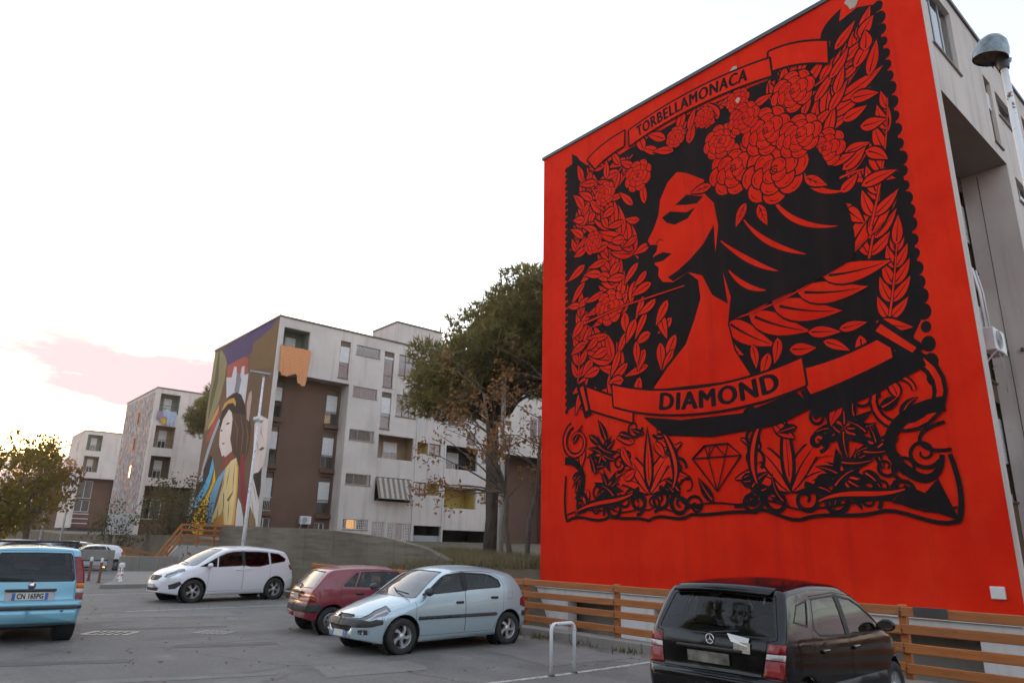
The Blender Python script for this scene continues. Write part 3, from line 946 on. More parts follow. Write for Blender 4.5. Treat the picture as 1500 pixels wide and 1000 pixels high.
for u in (12.2, 15.02, 21.2):
    m = MB(); pbox(m, F2, u - .05, u + .05, -.07, -.005, 1.0, 17.2 if u < 13 else 9.6); m.build('downpipe', M['concrete_white'], blk2)
m = MB(); m.box(28.5, 33.0, 47.75, 51.6, 17.2, 19.15); m.build('stair_tower', M['plaster'], blk2)
m = MB(); m.box(28.42, 33.08, 47.67, 51.68, 19.15, 19.25); m.build('stair_tower_coping', M['coping'], blk2)
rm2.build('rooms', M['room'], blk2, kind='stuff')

# striped awning let down over a balcony
t = thing('awning', 'faded striped awning let down over a second floor balcony', 'awning', (B2X + 10.35, B2Y, 6.55))
m = MB()
n = 14
vs, fs = [], []
for i in range(n + 1):
    u = lerp(-1.6, 1.55, i / n)
    for k in range(5):
        s = k / 4
        vs.append((u, -.05 - .62 * s + .02 * sin(i * 1.9) * s, -1.55 * s - .02 * cos(i * 2.3) * s))
for i in range(n):
    for k in range(4):
        fs.append((i * 5 + k, i * 5 + k + 1, (i + 1) * 5 + k + 1, (i + 1) * 5 + k))
m.add(vs, fs, 0, True)
m.build('canvas', M['awning'], t)
m = MB(); m.tube([(-1.6, -.68, -1.56), (1.55, -.68, -1.56)], .025, 8); m.build('front_bar', M['frame_grey'], t)
m = MB()
for u in (-1.55, 1.5):
    m = MB(); m.tube([(u, -.02, -1.75), (u, -.66, -1.57)], .015, 6); m.build('stay', M['frame_grey'], t)

# orange cloth over the corner balcony
def hung_cloth(name, label, x0, x1, y, ztop, drops, mat, seed, group=None):
    rnd = random.Random(seed)
    m = MB(); n = 44; k = 16
    vs, fs = [], []
    ph = [rnd.uniform(0, 6) for _ in range(3)]
    for i in range(n + 1):
        s = i / n
        dr = interp(drops, s)
        for j in range(k + 1):
            q = j / k
            fold = (.05 * sin(s * 23 + ph[0]) + .03 * sin(s * 51 + ph[1])) * (.25 + q)
            vs.append((lerp(x0, x1, s) + .05 * sin(q * 3 + s * 7) * q, y - .06 - fold * .8 - .05 * q, ztop - dr * q + .02 * sin(s * 17 + ph[2])))
    for i in range(n):
        for j in range(k):
            fs.append((i * (k + 1) + j, i * (k + 1) + j + 1, (i + 1) * (k + 1) + j + 1, (i + 1) * (k + 1) + j))
    m.add(vs, fs, 0, True)
    # part over the rail
    m.add([(x0, y - .06, ztop), (x1, y - .06, ztop), (x1, y + .1, ztop + .01), (x0, y + .1, ztop + .01)], [(0, 1, 2, 3)], 0, True)
    o = m.build(name, mat)
    return tag(o, label, 'cloth', group)
hung_cloth('hung_cloth', 'large orange checked cloth hanging over the top corner balcony', 18.85, 21.15, 47.36, 15.2,
           [(0, 1.75), (.12, 2.1), (.3, 2.25), (.5, 1.95), (.56, 1.9), (.62, 2.5), (.8, 2.75), (.92, 2.65), (.97, 1.6), (1, .5)], M['orange_cloth'], 3)
air_conditioner('white air conditioner on the brown recessed wall, low down', (B2X + 3.9, B2Y + 1.0, 2.95), 0.0)

# ---------------------------------------------------------------- the two blocks farther off
def far_block(label, x0, y0, depth, base, roof, soff, endmat, rows, brown_rows, wallbase, groundcol=None):
    plan = dict(recess=5.1, wallbase=wallbase, top_open=[(.42, 2.35, a, c) for a, c in rows], main_open=[(5.4, 6.3, a, c) for a, c in rows] + [(8, 10, a, c) for a, c in rows],
                brown_open=[(.42, 2.4, a, c) for a, c in brown_rows])
    b, rm, F = block(label, x0, y0, depth, 26.0, base, roof, soff, 0, endmat, plan)
    for i, (a, c) in enumerate(rows):
        o = loggia(b, F, .42, 2.35, a, c, 1.2, ['room_green', 'shutter_tan', 'brown'][i % 3], True)
        railing(b, F, .42, 2.35, .1, a + .02, a + .85, 'iron', .14)
        window(b, rm, F, 5.4, 6.3, a, c, 'tall', 'frame_brown', 'shutter_white', .5)
        window(b, rm, F, 8, 10, a, c, 'triple', 'frame_brown')
    FB = lambda u, d, z: F(u, d + 1.2, z)
    for a, c in brown_rows:
        window(b, rm, FB, .42, 2.4, a, c, 'double', 'frame_white', curtain=.6)
    rm.build('rooms', M['room'], b, kind='stuff')
    return b, F

blk3, F3 = far_block('pale block whose end wall is covered with small multicoloured strokes', 18.75, 78.4, 12.4, 1.0, 16.9, 6.85, 'plaster', [(14.25, 16.3), (10.7, 12.95), (7.65, 9.85)], [(3.6, 5.6)], 1.0)
m = MB(); m.box(18.735, 18.747, 79.0, 90.6, 4.2, 16.5); m.build('stroke_mural', M['mosaic'], blk3)
m = MB(); m.box(18.735, 18.747, 78.7, 90.7, 1.2, 4.2); m.build('painted_plinth', M['grey_panel'], blk3)
# small orange framed slit windows in the painted wall
FE3 = lambda u, d, z: (18.74 + d, u, z)
for z0 in (13.4, 10.6, 7.7):
    m = MB(); frame_mb(m, FE3, 83.6, 84.7, z0, z0 + 1.7, -.04, .22, .06); f = m.build('window', plain('orange_window_paint', (.5, .16, .05)), blk3)
    m = MB(); pbox(m, FE3, 83.8, 84.5, -.02, -.01, z0 + .2, z0 + 1.5); m.build('pane', M['room'] if z0 > 8 else M['pane'], f)
blk4, F4 = far_block('farthest pale block, with two balcony openings above its brown recess', 19.6, 118.1, 10.4, 2.0, 16.75, 9.9, 'plaster', [(13.84, 16.13), (10.78, 13.02)], [(7.1, 9.6), (5.2, 6.85)], 2.95)
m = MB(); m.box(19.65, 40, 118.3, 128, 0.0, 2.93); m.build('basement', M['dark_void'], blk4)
red_rail = plain('red_striped_rail', (.30, .08, .07))
for i in range(6):
    m = MB(); m.bar((20.05, 119.18, 4.9 - i * .33), (22.1, 119.18, 4.9 - i * .33), .05, .12); m.build('balcony_bar', [M['frame_white'], red_rail][i % 2], blk4)
for z0 in (13.9, 10.8):
    m = MB(); m.box(19.575, 19.6, 121.6, 122.8, z0, z0 + 1.5); m.build('shutter', M['plaster_warm'], blk4)

# washing on the balconies of the third block
hung_cloth('washing', 'pale blue cloth hanging from the top balcony of the stroke-painted block', 19.6, 20.9, 78.32, 14.5, [(0, .6), (.35, .7), (.4, 1.5), (.9, 1.6), (1, .9)], plain('pale_blue_cloth', (.36, .42, .55), .9), 5)
hung_cloth('washing', 'yellow cloth hanging under the pale blue one on the top balcony', 19.3, 20.7, 78.36, 13.9, [(0, .3), (.3, .8), (1, .75)], plain('yellow_cloth', (.55, .33, .05), .9), 6)
hung_cloth('washing', 'mauve striped cloth at the left end of the top balcony', 19.05, 19.65, 78.30, 14.4, [(0, .8), (.6, .9), (1, .4)], plain('mauve_cloth', (.33, .25, .36), .9), 8)

# a further block seen between the trunks
blk5 = thing('apartment_block', 'distant low brown block half hidden by the trees at the left edge', 'apartment building', (0, 0, 0))
m = MB(); m.box(20.0, 48, 160, 172, 2.6, 13.0); m.build('wall', M['brown'], blk5)
for q in ((19.8, 20.3, 159.6, 172.4, 2.6, 13.6), (26, 30, 159.5, 159.9, 3.2, 12.5), (33, 36, 159.5, 159.9, 3.2, 12.5)):
    m = MB(); m.box(*q); m.build('pale_panel', M['plaster'], blk5)
m = MB(); m.box(20.2, 48.1, 159.9, 172.1, 13.0, 13.3); m.build('roof', M['roofing'], blk5)
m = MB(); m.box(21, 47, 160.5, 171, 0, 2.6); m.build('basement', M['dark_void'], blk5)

# television aerials
def aerial(label, loc, h):
    t = thing('aerial', label, 'aerial', loc)
    m = MB(); m.tube([(0, 0, 0), (0, 0, h)], .025, 6); m.build('mast', M['frame_grey'], t)
    m = MB()
    m.tube([(-.5, 0, h - .1), (.5, 0, h - .1)], .015, 5)
    for i in range(6):
        x = -.45 + i * .18; m.tube([(x, -.3, h - .1), (x, .3, h - .1)], .01, 5)
    m.build('antenna', M['frame_grey'], t)
aerial('thin aerial on the roof left of the stair tower', (27.6, 50.0, 17.3), 3.4)
aerial('short aerial at the corner above the orange cloth', (18.95, 48.2, 17.35), 1.2)
aerial('spindly aerial on the farthest block', (22.6, 121, 16.7), 2.6)
# colour fields of the painted figure: colour, outline as (y, z) on the end wall
B2_ART = [
    ((0.2,0.12,0.055), [(47.45,17.41),(49.76,17.33),(51.61,16.92),(52.43,16.26),(52.27,14.18),(50.7,14.01),(47.47,13.44),(47.65,16.06)]),
    ((0.1,0.07,0.16), [(59.25,17.14),(47.45,17.39),(49.09,16.67),(50.71,16.42),(52.17,16.26),(52.06,15.52),(53.49,15.48),(55.39,15.47),(57.22,15.37),(57.9,16.15),(58.99,16.86)]),
    ((0.3,0.25,0.13), [(60.83,17.16),(59.2,17.01),(58.07,16.29),(57.53,15.64),(57.53,14.23),(58.09,12.59),(59.22,11.23),(60.57,10.31),(60.84,12.08),(60.82,14.76)]),
    ((0.13,0.13,0.06), [(60.1,17.07),(59.67,17.03),(59.08,14.48),(59.69,12.37),(60.28,11.14),(60.48,13.14),(60.07,14.86)]),
    ((0.42,0.1,0.08), [(57.29,15.33),(55.39,15.45),(53.47,15.45),(52.69,15.07),(52.47,14.01),(54.33,14.02),(56.9,14.12)]),
    ((0.62,0.6,0.63), [(57.15,14.38),(55.92,14.18),(55.66,15.04),(55.04,14.87),(54.76,13.99),(54.02,14.07),(53.9,14.72),(53.34,14.66),(53.17,13.93),(52.3,13.88),(52.25,12.97),(52.23,10.99),(53.54,12.51),(54.99,12.78),(56.47,12.57)]),
    ((0.25,0.24,0.26), [(54.89,14.43),(54.02,14.07),(53.64,13.6),(53.84,12.61),(54.88,12.86),(54.78,13.57)]),
    ((0.045,0.03,0.025), [(56.82,11.99),(55.9,12.6),(54.44,12.78),(53.22,12.37),(52.3,11.59),(51.49,10.32),(51.29,8.96),(54.12,9.24),(54.58,10.88),(55.52,11.56),(56.56,10.92),(56.98,10.14),(57.41,10.71)]),
    ((0.1,0.055,0.035), [(54.89,11.22),(50.93,10.52),(50.26,9.25),(50.32,7.89),(50.98,6.78),(51.31,5.45),(51.92,6.06),(52.42,7.47),(53.78,8.18),(54.69,9.51)]),
    ((0.62,0.34,0.08), [(57.27,11.63),(56.76,12.19),(55.69,12.41),(54.7,12.35),(54.2,11.95),(54.15,11.59),(54.84,11.98),(55.98,12.04),(56.85,11.68)]),
    ((0.8,0.67,0.6), [(56.56,10.92),(55.52,11.56),(54.81,11.22),(54.44,10.67),(54.35,9.66),(54.39,8.87),(54.65,8.11),(55.68,7.9),(56.7,8.88),(56.94,10.03)]),
    ((0.76,0.62,0.55), [(54.69,9.51),(53.67,8.27),(53.7,7.97),(54.91,7.76),(55.35,8.0),(54.55,8.35)]),
    ((0.3,0.07,0.05), [(53.76,8.13),(53.32,7.69),(54.37,7.11),(55.56,6.77),(55.43,7.59),(54.93,7.81)]),
    ((0.82,0.62,0.29), [(54.59,6.92),(53.51,7.45),(52.54,7.58),(51.8,6.25),(51.62,4.7),(51.61,2.76),(56.05,2.79),(56.02,3.44),(55.33,4.33),(54.81,5.61)]),
    ((0.78,0.37,0.08), [(52.54,7.58),(51.87,6.84),(51.52,5.46),(51.25,2.76),(51.8,2.77),(51.76,5.09),(52.03,6.46)]),
    ((0.6,0.28,0.07), [(55.75,2.79),(55.63,3.24),(54.18,3.61),(53.98,4.19),(53.3,2.78)]),
    ((0.19,0.38,0.54), [(54.48,7.01),(54.51,6.71),(55.32,5.64),(55.87,4.34),(56.06,3.54),(56.02,2.79),(56.97,2.8),(57.51,3.57),(57.41,4.59),(56.86,5.5),(55.96,6.28)]),
    ((0.84,0.47,0.02), [(56.99,7.13),(56.4,6.1),(57.2,5.2),(57.48,4.39),(57.46,3.46),(57.12,2.8),(58.48,1.23),(59.95,1.21),(60.75,3.3),(59.33,4.23),(57.83,5.23),(57.12,6.14)]),
    ((0.1,0.42,0.66), [(57.78,7.98),(57.14,7.19),(57.74,5.75),(58.9,4.74),(60.55,3.99),(61.0,4.22),(60.67,4.85),(59.04,5.81),(58.14,6.72)]),
    ((0.045,0.03,0.025), [(59.37,7.34),(58.46,8.25),(57.78,7.98),(58.14,6.72),(59.04,5.81),(60.67,4.85),(60.91,5.9),(60.09,6.73)]),
    ((0.4,0.09,0.07), [(58.19,11.52),(57.46,11.65),(57.75,10.8),(58.78,9.81),(59.73,9.35),(60.05,9.71),(59.23,10.53)]),
    ((0.42,0.43,0.47), [(57.56,11.11),(57.24,10.86),(58.19,9.53),(58.95,8.29),(59.61,7.13),(59.39,6.25),(60.68,6.16),(60.14,6.84),(59.78,7.91),(58.97,9.5)]),
    ((0.6,0.33,0.1), [(58.04,12.31),(57.89,11.71),(58.92,10.88),(60.02,10.36),(59.95,10.73),(58.88,11.51)]),
    ((0.3,0.04,0.05), [(51.7,7.71),(51.05,7.76),(50.45,5.98),(49.31,4.07),(49.62,3.52),(50.64,4.66),(51.37,6.22)]),
    ((0.72,0.6,0.55), [(49.8,9.79),(48.83,10.27),(47.37,9.8),(47.08,7.62),(47.22,6.71),(48.06,6.22),(49.01,6.18),(49.42,7.82)]),
    ((0.5,0.36,0.3), [(51.64,12.28),(51.18,12.41),(50.98,11.8),(50.96,10.06),(51.49,10.32),(51.85,11.53)]),
    ((0.045,0.03,0.025), [(49.01,6.18),(47.95,6.25),(47.51,6.36),(47.29,5.26),(47.35,4.55),(48.13,4.94)]),
    ((0.68,0.65,0.64), [(51.17,4.68),(50.48,4.19),(49.73,3.25),(49.59,2.71),(51.07,2.71),(51.23,3.74)]),
    ((0.7,0.66,0.62), [(48.98,6.08),(48.25,5.31),(47.21,4.1),(47.07,2.69),(47.77,2.7),(49.21,4.52),(49.11,5.35)]),
    ((0.25,0.18,0.08), [(48.81,4.05),(47.56,3.13),(47.3,2.69),(48.61,2.7)]),
    ((0.05,0.045,0.05), [(61.29,3.74),(59.35,4.28),(60.77,3.73),(60.63,2.82),(61.11,2.83)]),
    ((0.045,0.03,0.025), [(55.86,10.43),(55.3,10.5),(54.84,10.39),(55.29,10.33)]),
    ((0.045,0.03,0.025), [(56.93,10.06),(56.51,10.09),(56.29,9.97),(56.64,9.94)]),
    ((0.35,0.12,0.1), [(56.2,8.97),(55.66,8.97),(55.39,8.88),(55.79,8.83)]),
    ((0.12,0.09,0.08), [(48.44,7.83),(47.76,7.96),(47.41,7.81),(48.04,7.7)]),
    ((0.2,0.12,0.05), [(53.42,4.57),(52.63,5.02),(52.25,5.25),(52.45,4.92),(52.96,4.45)]),
    ((0.2,0.12,0.05), [(54.37,5.19),(54.09,4.98),(53.73,3.89),(54.01,4.19)]),
    ((0.25,0.14,0.06), [(54.51,6.71),(54.48,5.8),(54.88,4.81),(54.66,5.81)]),
    ((0.25,0.14,0.06), [(53.54,7.15),(53.68,6.16),(53.79,5.17),(53.85,6.17)]),
    ((0.25,0.14,0.06), [(52.71,7.29),(52.5,6.09),(52.33,4.72),(52.66,6.1)]),
    ((0.25,0.14,0.06), [(55.0,4.22),(54.9,3.52),(55.22,2.94),(55.07,3.53)]),
    ((0.25,0.14,0.06), [(52.93,4.74),(52.68,3.77),(52.58,2.91),(52.85,3.78)]),
    ((0.25,0.14,0.06), [(57.02,6.65),(57.06,5.93),(58.02,4.92),(57.25,5.93)]),
    ((0.25,0.14,0.06), [(58.71,5.79),(59.19,4.96),(60.38,4.36),(59.39,4.97)]),
    ((0.25,0.14,0.06), [(54.99,7.97),(54.37,7.41),(54.67,7.13),(54.55,7.42)]),
    ((0.2,0.12,0.07), [(54.7,11.09),(52.91,9.74),(52.78,8.1),(53.2,9.77)]),
    ((0.2,0.12,0.07), [(53.0,11.09),(51.72,9.41),(51.66,7.21),(52.0,9.43)]),
    ((0.2,0.12,0.07), [(51.76,10.62),(50.63,8.9),(50.78,6.96),(50.9,8.92)]),
    ((0.2,0.12,0.07), [(51.86,7.03),(51.22,6.02),(51.3,5.07),(51.49,6.04)]),
    ((0.42,0.3,0.24), [(49.09,9.52),(48.93,8.54),(48.32,7.44),(49.11,8.55)]),
    ((0.42,0.3,0.24), [(48.3,9.72),(48.36,9.05),(47.61,8.22),(48.54,9.07)]),
    ((0.42,0.3,0.24), [(48.86,5.71),(48.16,4.94),(47.65,4.02),(48.33,4.95)]),
    ((0.42,0.3,0.24), [(48.81,4.78),(48.17,3.86),(47.68,3.14),(48.34,3.86)]),
]
# ------------------------------------------------------------------ paint on the end walls
class Paint:
    """flat paint shapes on a wall facing -x; each coat lies a hair above the last"""
    def __init__(self, x, top):
        self.x = x; self.d = 0.003; self.top = top
        self.parts = {}
    def poly(self, pts, key):
        self.d += 0.000012
        m = self.parts.setdefault(key, MB())
        vs = [Vector((p[0], p[1], 0)) for p in pts]
        tris = geometry.tessellate_polygon([vs])
        W_ = [(self.x - self.d, self.top - p[0], p[1]) for p in pts]
        m.add(W_, tris)
    def strip(self, a, b, key):
        """ribbon between two equally long rows of points"""
        self.d += 0.000012
        m = self.parts.setdefault(key, MB())
        n = len(a)
        W_ = [(self.x - self.d, self.top - p[0], p[1]) for p in a] + [(self.x - self.d, self.top - p[0], p[1]) for p in b]
        m.add(W_, [(i, i + 1, n + i + 1, n + i) for i in range(n - 1)])
    def stroke(self, pts, w0, w1=None, key='black', belly=0.0):
        if w1 is None: w1 = w0
        n = len(pts); L, R_ = [], []
        for i, p in enumerate(pts):
            a = pts[max(0, i - 1)]; b = pts[min(n - 1, i + 1)]
            dx, dy = b[0] - a[0], b[1] - a[1]; l = hypot(dx, dy) or 1
            t = i / (n - 1); w = (lerp(w0, w1, t) + belly * sin(pi * t)) / 2
            L.append((p[0] - dy / l * w, p[1] + dx / l * w)); R_.append((p[0] + dy / l * w, p[1] - dx / l * w))
        self.strip(L, R_, key)
    def leaf(self, p, ang, L, w, bend=0.0, key='red', rib='black', veins=0):
        tip = (p[0] + cos(ang + bend * .6) * L, p[1] + sin(ang + bend * .6) * L)
        if key == 'red' and not (1.3 < tip[0] < 12.72 and tip[1] < 15.9): return None
        if p[1] < 6 and (tip[1] < 2.75 or not 1.35 < tip[0] < 12.6): return None
        cx = []; n = 9
        x, y = p; a = ang
        for i in range(n + 1):
            cx.append((x, y, a)); a += bend / n; x += cos(a) * L / n; y += sin(a) * L / n
        A_, B_ = [], []
        for i, (x, y, a) in enumerate(cx):
            t = i / n; h = w * .5 * sin(pi * t ** .75) * (1 - .15 * t)
            A_.append((x - sin(a) * h, y + cos(a) * h)); B_.append((x + sin(a) * h, y - cos(a) * h))
        if key == 'red' and rib:
            g = .045
            self.strip([(x - sin(a) * (w * .5 * sin(pi * (i / n) ** .75) + g), y + cos(a) * (w * .5 * sin(pi * (i / n) ** .75) + g)) for i, (x, y, a) in enumerate(cx)],
                       [(x + sin(a) * (w * .5 * sin(pi * (i / n) ** .75) + g), y - cos(a) * (w * .5 * sin(pi * (i / n) ** .75) + g)) for i, (x, y, a) in enumerate(cx)], 'black')
        self.strip(A_, B_, key)
        if rib:
            self.stroke([(c[0], c[1]) for c in cx[1:-1]], w * .13, w * .03, rib)
            for k in range(veins):
                i = 2 + k * 2
                if i >= n - 1: break
                c = cx[i]
                for s, E_ in ((1, A_), (-1, B_)):
                    e = E_[min(n, i + 2)]
                    self.stroke([(c[0], c[1]), (lerp(c[0], e[0], .5), lerp(c[1], e[1], .42)), (lerp(c[0], e[0], .86), lerp(c[1], e[1], .86))], w * .07, w * .03, rib)
        return cx
    def spray(self, p, ang, L, bend, n, ll, lw, spread=.8, key='red', stem='red', rib='black', sw=.07):
        cs = []; x, y, a = p[0], p[1], ang; N = 24
        for i in range(N + 1):
            cs.append((x, y, a)); a += bend / N; x += cos(a) * L / N; y += sin(a) * L / N
        for i in range(n):
            t = (i + .6) / n; c = cs[int(t * N)]
            k = (1 - .45 * abs(t - .4)) * (1 if t < .9 else .8)
            for s in (1, -1):
                self.leaf((c[0], c[1]), c[2] + s * spread * (1 - .4 * t), ll * k, lw * k, -s * .35, key, rib)
        self.leaf((cs[-1][0], cs[-1][1]), cs[-1][2], ll, lw, 0, key, rib)
        self.stroke([(c[0], c[1]) for c in cs], sw * 1.5, sw * .6, 'black'); self.stroke([(c[0], c[1]) for c in cs], sw * .8, sw * .3, stem)
    def spiral(self, c, r0, r1, a0, turns, w0, w1, key='black'):
        n = int(18 * abs(turns)) + 4
        self.stroke([(c[0] + lerp(r0, r1, i / n) * cos(a0 + turns * 2 * pi * i / n), c[1] + lerp(r0, r1, i / n) * sin(a0 + turns * 2 * pi * i / n)) for i in range(n + 1)], w0, w1, key)
    def rose(self, c, r, rot=0.0):
        for ring, (k, rr, pr) in enumerate(((8, .72, .42), (6, .45, .36), (4, .2, .26))):
            for i in range(k):
                a = rot + 2 * pi * (i + .5 * ring) / k
                q = (c[0] + cos(a) * r * rr, c[1] + sin(a) * r * rr)
                pet = [(q[0] + r * pr * (cos(b) * .95 * cos(a) - sin(b) * 1.05 * sin(a)), q[1] + r * pr * (cos(b) * .95 * sin(a) + sin(b) * 1.05 * cos(a))) for b in [2 * pi * j / 14 for j in range(14)]]
                self.poly(pet, 'black')
                g = .86
                self.poly([(q[0] + (x - q[0]) * g, q[1] + (y - q[1]) * g) for x, y in pet], 'red')
                self.stroke([(q[0] + r * pr * .6 * cos(a + d), q[1] + r * pr * .6 * sin(a + d)) for d in (-.7, -.3, .1, .5)], r * .035, r * .015)
        self.spiral(c, r * .16, r * .02, rot, 1.6, r * .05, r * .03)
    def outline(self, pts, w, key='black'):
        self.stroke(list(pts) + [pts[0], pts[1]], w, w, key)
    def build(self, parent, mats, name):
        for k, m in self.parts.items():
            m.build(name, mats[k], parent)

def arc_text(pt, body, size, place, bold, key='black', squash=1.0):
    vs, fs = text_mesh(body, size, bold, 1.14)
    for ox, oy in ((0, 0), (.028, .0), (-.028, .0), (.056, 0), (-.056, 0), (0, .022), (0, -.022)):
        pt.d += 0.00003
        m = pt.parts.setdefault(key, MB())
        W_ = []
        for v in vs:
            u, z = place(v.x + ox * size, v.y * squash + oy * size)
            W_.append((pt.x - pt.d, pt.top - u, z))
        m.add(W_, fs)

def bez(p0, p1, p2, p3, n=16):
    out = []
    for i in range(n + 1):
        t = i / n; s = 1 - t
        out.append(tuple(s**3 * a + 3 * s * s * t * b + 3 * s * t * t * c + t**3 * d for a, b, c, d in zip(p0, p1, p2, p3)))
    return out

pt = Paint(17.1, 18.23)
rnd = random.Random(5)
# --- black ground of the panel with a scalloped right edge and a ragged lower edge
ground_ = [(1.28, 6.3), (1.22, 8.0), (1.34, 10.0), (1.25, 12.0), (1.33, 14.0), (1.27, 15.75), (1.9, 15.85), (2.3, 15.45), (2.9, 15.1), (4.6, 15.22), (6.9, 15.36), (9.2, 15.18), (10.2, 15.05), (11.4, 14.9), (11.6, 15.75), (12.3, 15.95), (12.75, 15.75),
           (12.82, 13.0), (12.8, 10.0), (12.85, 7.2), (12.5, 6.6), (11.9, 6.75), (9.8, 6.25), (8.2, 6.05), (6.6, 6.1), (4.4, 6.4), (3.4, 6.9), (2.4, 6.7)]
pt.poly(ground_, 'black')
z = 5.6
while z < 15.8:
    r = .17 + rnd.uniform(-.03, .04)
    pt.poly([(12.80 + r * .8 * cos(a), z + r * sin(a)) for a in [2 * pi * i / 12 for i in range(12)]], 'black')
    z += .37 + rnd.uniform(-.04, .04)
z = 6.3
while z < 15.8:
    pt.poly([(1.27 + .09 * cos(a), z + .11 * sin(a)) for a in [2 * pi * i / 8 for i in range(8)]], 'black'); z += .26
pt.leaf((11.35, 15.3), 1.3, 1.05, .5, -.5, 'black', None); pt.leaf((1.85, 15.4), 1.7, .9, .4, .4, 'black', None)

# --- leafwork
def head_zone(u, z_):
    if ((u - 8.5) / 2.5) ** 2 + ((z_ - 11.5) / 2.9) ** 2 < 1: return True
    if 5.1 < u < 8.0 and 9.6 < z_ < 14.2: return True
    if 6.0 < u < 7.9 and 6.9 < z_ < 10: return True
    return False
for (p, ang, L, bend, n, ll, lw) in [
    ((4.0, 9.0), 2.0, 3.2, -.4, 6, 1.25, .42), ((4.6, 11.0), 2.25, 3.6, -.3, 7, 1.3, .40), ((4.5, 14.9), 3.6, 3.0, .4, 6, 1.1, .36),
    ((3.9, 7.2), 2.3, 2.6, .2, 5, 1.15, .38), ((1.8, 7.2), 1.45, 2.6, .1, 6, .8, .28), ((1.75, 11.9), 1.4, 2.7, -.1, 6, .75, .28),
    ((10.6, 12.6), .75, 2.9, .1, 6, 1.35, .40), ((10.9, 14.2), .2, 1.7, .5, 4, .9, .30), ((11.3, 11.2), .2, 1.5, -.9, 4, .95, .32), ((11.7, 8.6), 1.25, 3.4, .15, 7, .95, .30),
    ((12.0, 7.0), 1.3, 2.0, .1, 5, .75, .26), ((11.5, 13.9), .9, 1.5, .2, 4, .7, .26), ((5.9, 14.6), .35, 2.2, -.25, 6, .55, .24)]:
    pt.spray(p, ang, L, bend, n, ll, lw)
# the big plume that sweeps under the head
pt.spray((6.7, 8.2), -.16, 5.9, .8, 8, 2.0, .66, .85)
pt.spray((11.9, 9.6), 1.2, 3.4, .25, 6, .95, .32)
taken = []
tries = 0
while len(taken) < 230 and tries < 9000:
    tries += 1
    u, z_ = rnd.uniform(1.5, 12.5), rnd.uniform(6.9, 15.0)
    if head_zone(u, z_) or (6.9 < u < 12.4 and 7.3 < z_ < 10.2) or in_poly((u, z_), ground_) is False: continue
    if any(hypot(u - a, z_ - b) < .46 for a, b in taken): continue
    taken.append((u, z_))
    pt.leaf((u, z_), atan2(z_ - 11, u - 7) + rnd.uniform(-.9, .9), rnd.uniform(.6, 1.0), rnd.uniform(.24, .36), rnd.uniform(-.5, .5))
for c, r in [((10.3, 14.35), .62), ((4.7, 14.0), .55), ((3.3, 9.6), .6), ((11.0, 12.2), .55), ((6.3, 14.75), .36), ((7.4, 14.95), .34), ((8.6, 14.95), .38), ((3.2, 13.9), .45), ((2.6, 12.2), .42)]:
    pt.poly([(c[0] + r * 1.08 * cos(a), c[1] + r * 1.08 * sin(a)) for a in [2 * pi * i / 16 for i in range(16)]], 'black')
    pt.rose(c, r, rnd.uniform(0, 1))

# --- a plain dark head in profile with flowers in the hair
hair = bez((5.9, 13.2), (6.2, 14.8), (9.6, 15.4), (10.5, 13.0)) + bez((10.5, 13.0), (11.3, 11.4), (11.7, 9.6), (11.4, 8.9))[1:] + bez((11.4, 8.9), (9.6, 8.2), (7.6, 8.4), (6.6, 7.4))[1:] + bez((6.6, 7.4), (6.0, 8.6), (6.4, 10.6), (5.9, 13.2))[1:-1]
pt.poly(hair, 'black')
face = [(7.3, 13.2), (6.9, 13.5), (6.4, 13.55), (5.9, 13.25), (5.58, 12.75), (5.5, 12.25), (5.3, 11.85), (5.02, 11.48), (5.12, 11.3), (5.42, 11.22), (5.36, 11.0), (5.2, 10.86), (5.34, 10.74), (5.26, 10.58), (5.42, 10.42), (5.38, 10.15), (5.55, 9.9), (5.95, 9.78), (6.5, 9.95),
        (6.85, 9.6), (6.9, 9.0), (6.65, 8.4), (6.3, 7.7), (5.6, 7.1), (5.0, 6.5), (8.4, 6.3), (7.9, 7.2), (7.75, 8.0), (7.9, 8.8), (7.7, 9.6), (7.5, 10.3), (7.65, 11.1), (7.55, 11.9), (7.2, 12.4), (7.3, 13.0)]
pt.outline([(x - .03, y) for x, y in face], .16)
pt.poly(face, 'red')
# shade on cheek, jaw and neck as flat black shapes
pt.poly([(7.5, 11.2), (7.1, 10.7), (6.6, 10.35), (6.1, 10.1), (5.75, 10.0), (5.95, 9.8), (6.5, 9.95), (7.0, 9.7), (7.3, 9.0), (7.8, 8.6), (7.7, 9.6), (7.5, 10.3)], 'black')
pt.poly([(6.15, 12.35), (6.6, 12.55), (7.2, 12.25), (6.95, 12.1), (6.5, 12.22)], 'black')
pt.poly([(5.62, 12.1), (5.95, 12.2), (6.55, 11.95), (6.9, 12.0), (6.6, 11.72), (6.1, 11.68), (5.8, 11.85)], 'black')
pt.poly([(5.24, 10.86), (5.6, 10.9), (5.95, 10.74), (5.6, 10.6), (5.3, 10.62)], 'black')
pt.stroke([(5.35, 11.28), (5.52, 11.38), (5.62, 11.28)], .05, .03)
pt.poly(bez((7.6, 12.6), (7.0, 12.9), (6.8, 13.3), (6.2, 13.5)) + [(6.9, 14.0), (7.7, 13.6)], 'black')
for p in [((7.7, 10.6), (8.3, 9.9), (8.9, 9.4), (9.4, 9.15)), ((8.5, 11.0), (8.9, 10.2), (9.6, 9.7), (10.2, 9.4)), ((9.4, 11.4), (9.7, 10.6), (10.3, 10.1), (11.1, 9.9)), ((10.3, 12.0), (10.4, 11.3), (10.8, 10.9), (11.4, 10.8)), ((7.9, 9.6), (8.2, 9.1), (8.6, 8.8), (9.0, 8.7))]:
    pt.stroke(bez(*p), .03, .02, 'red', .13)
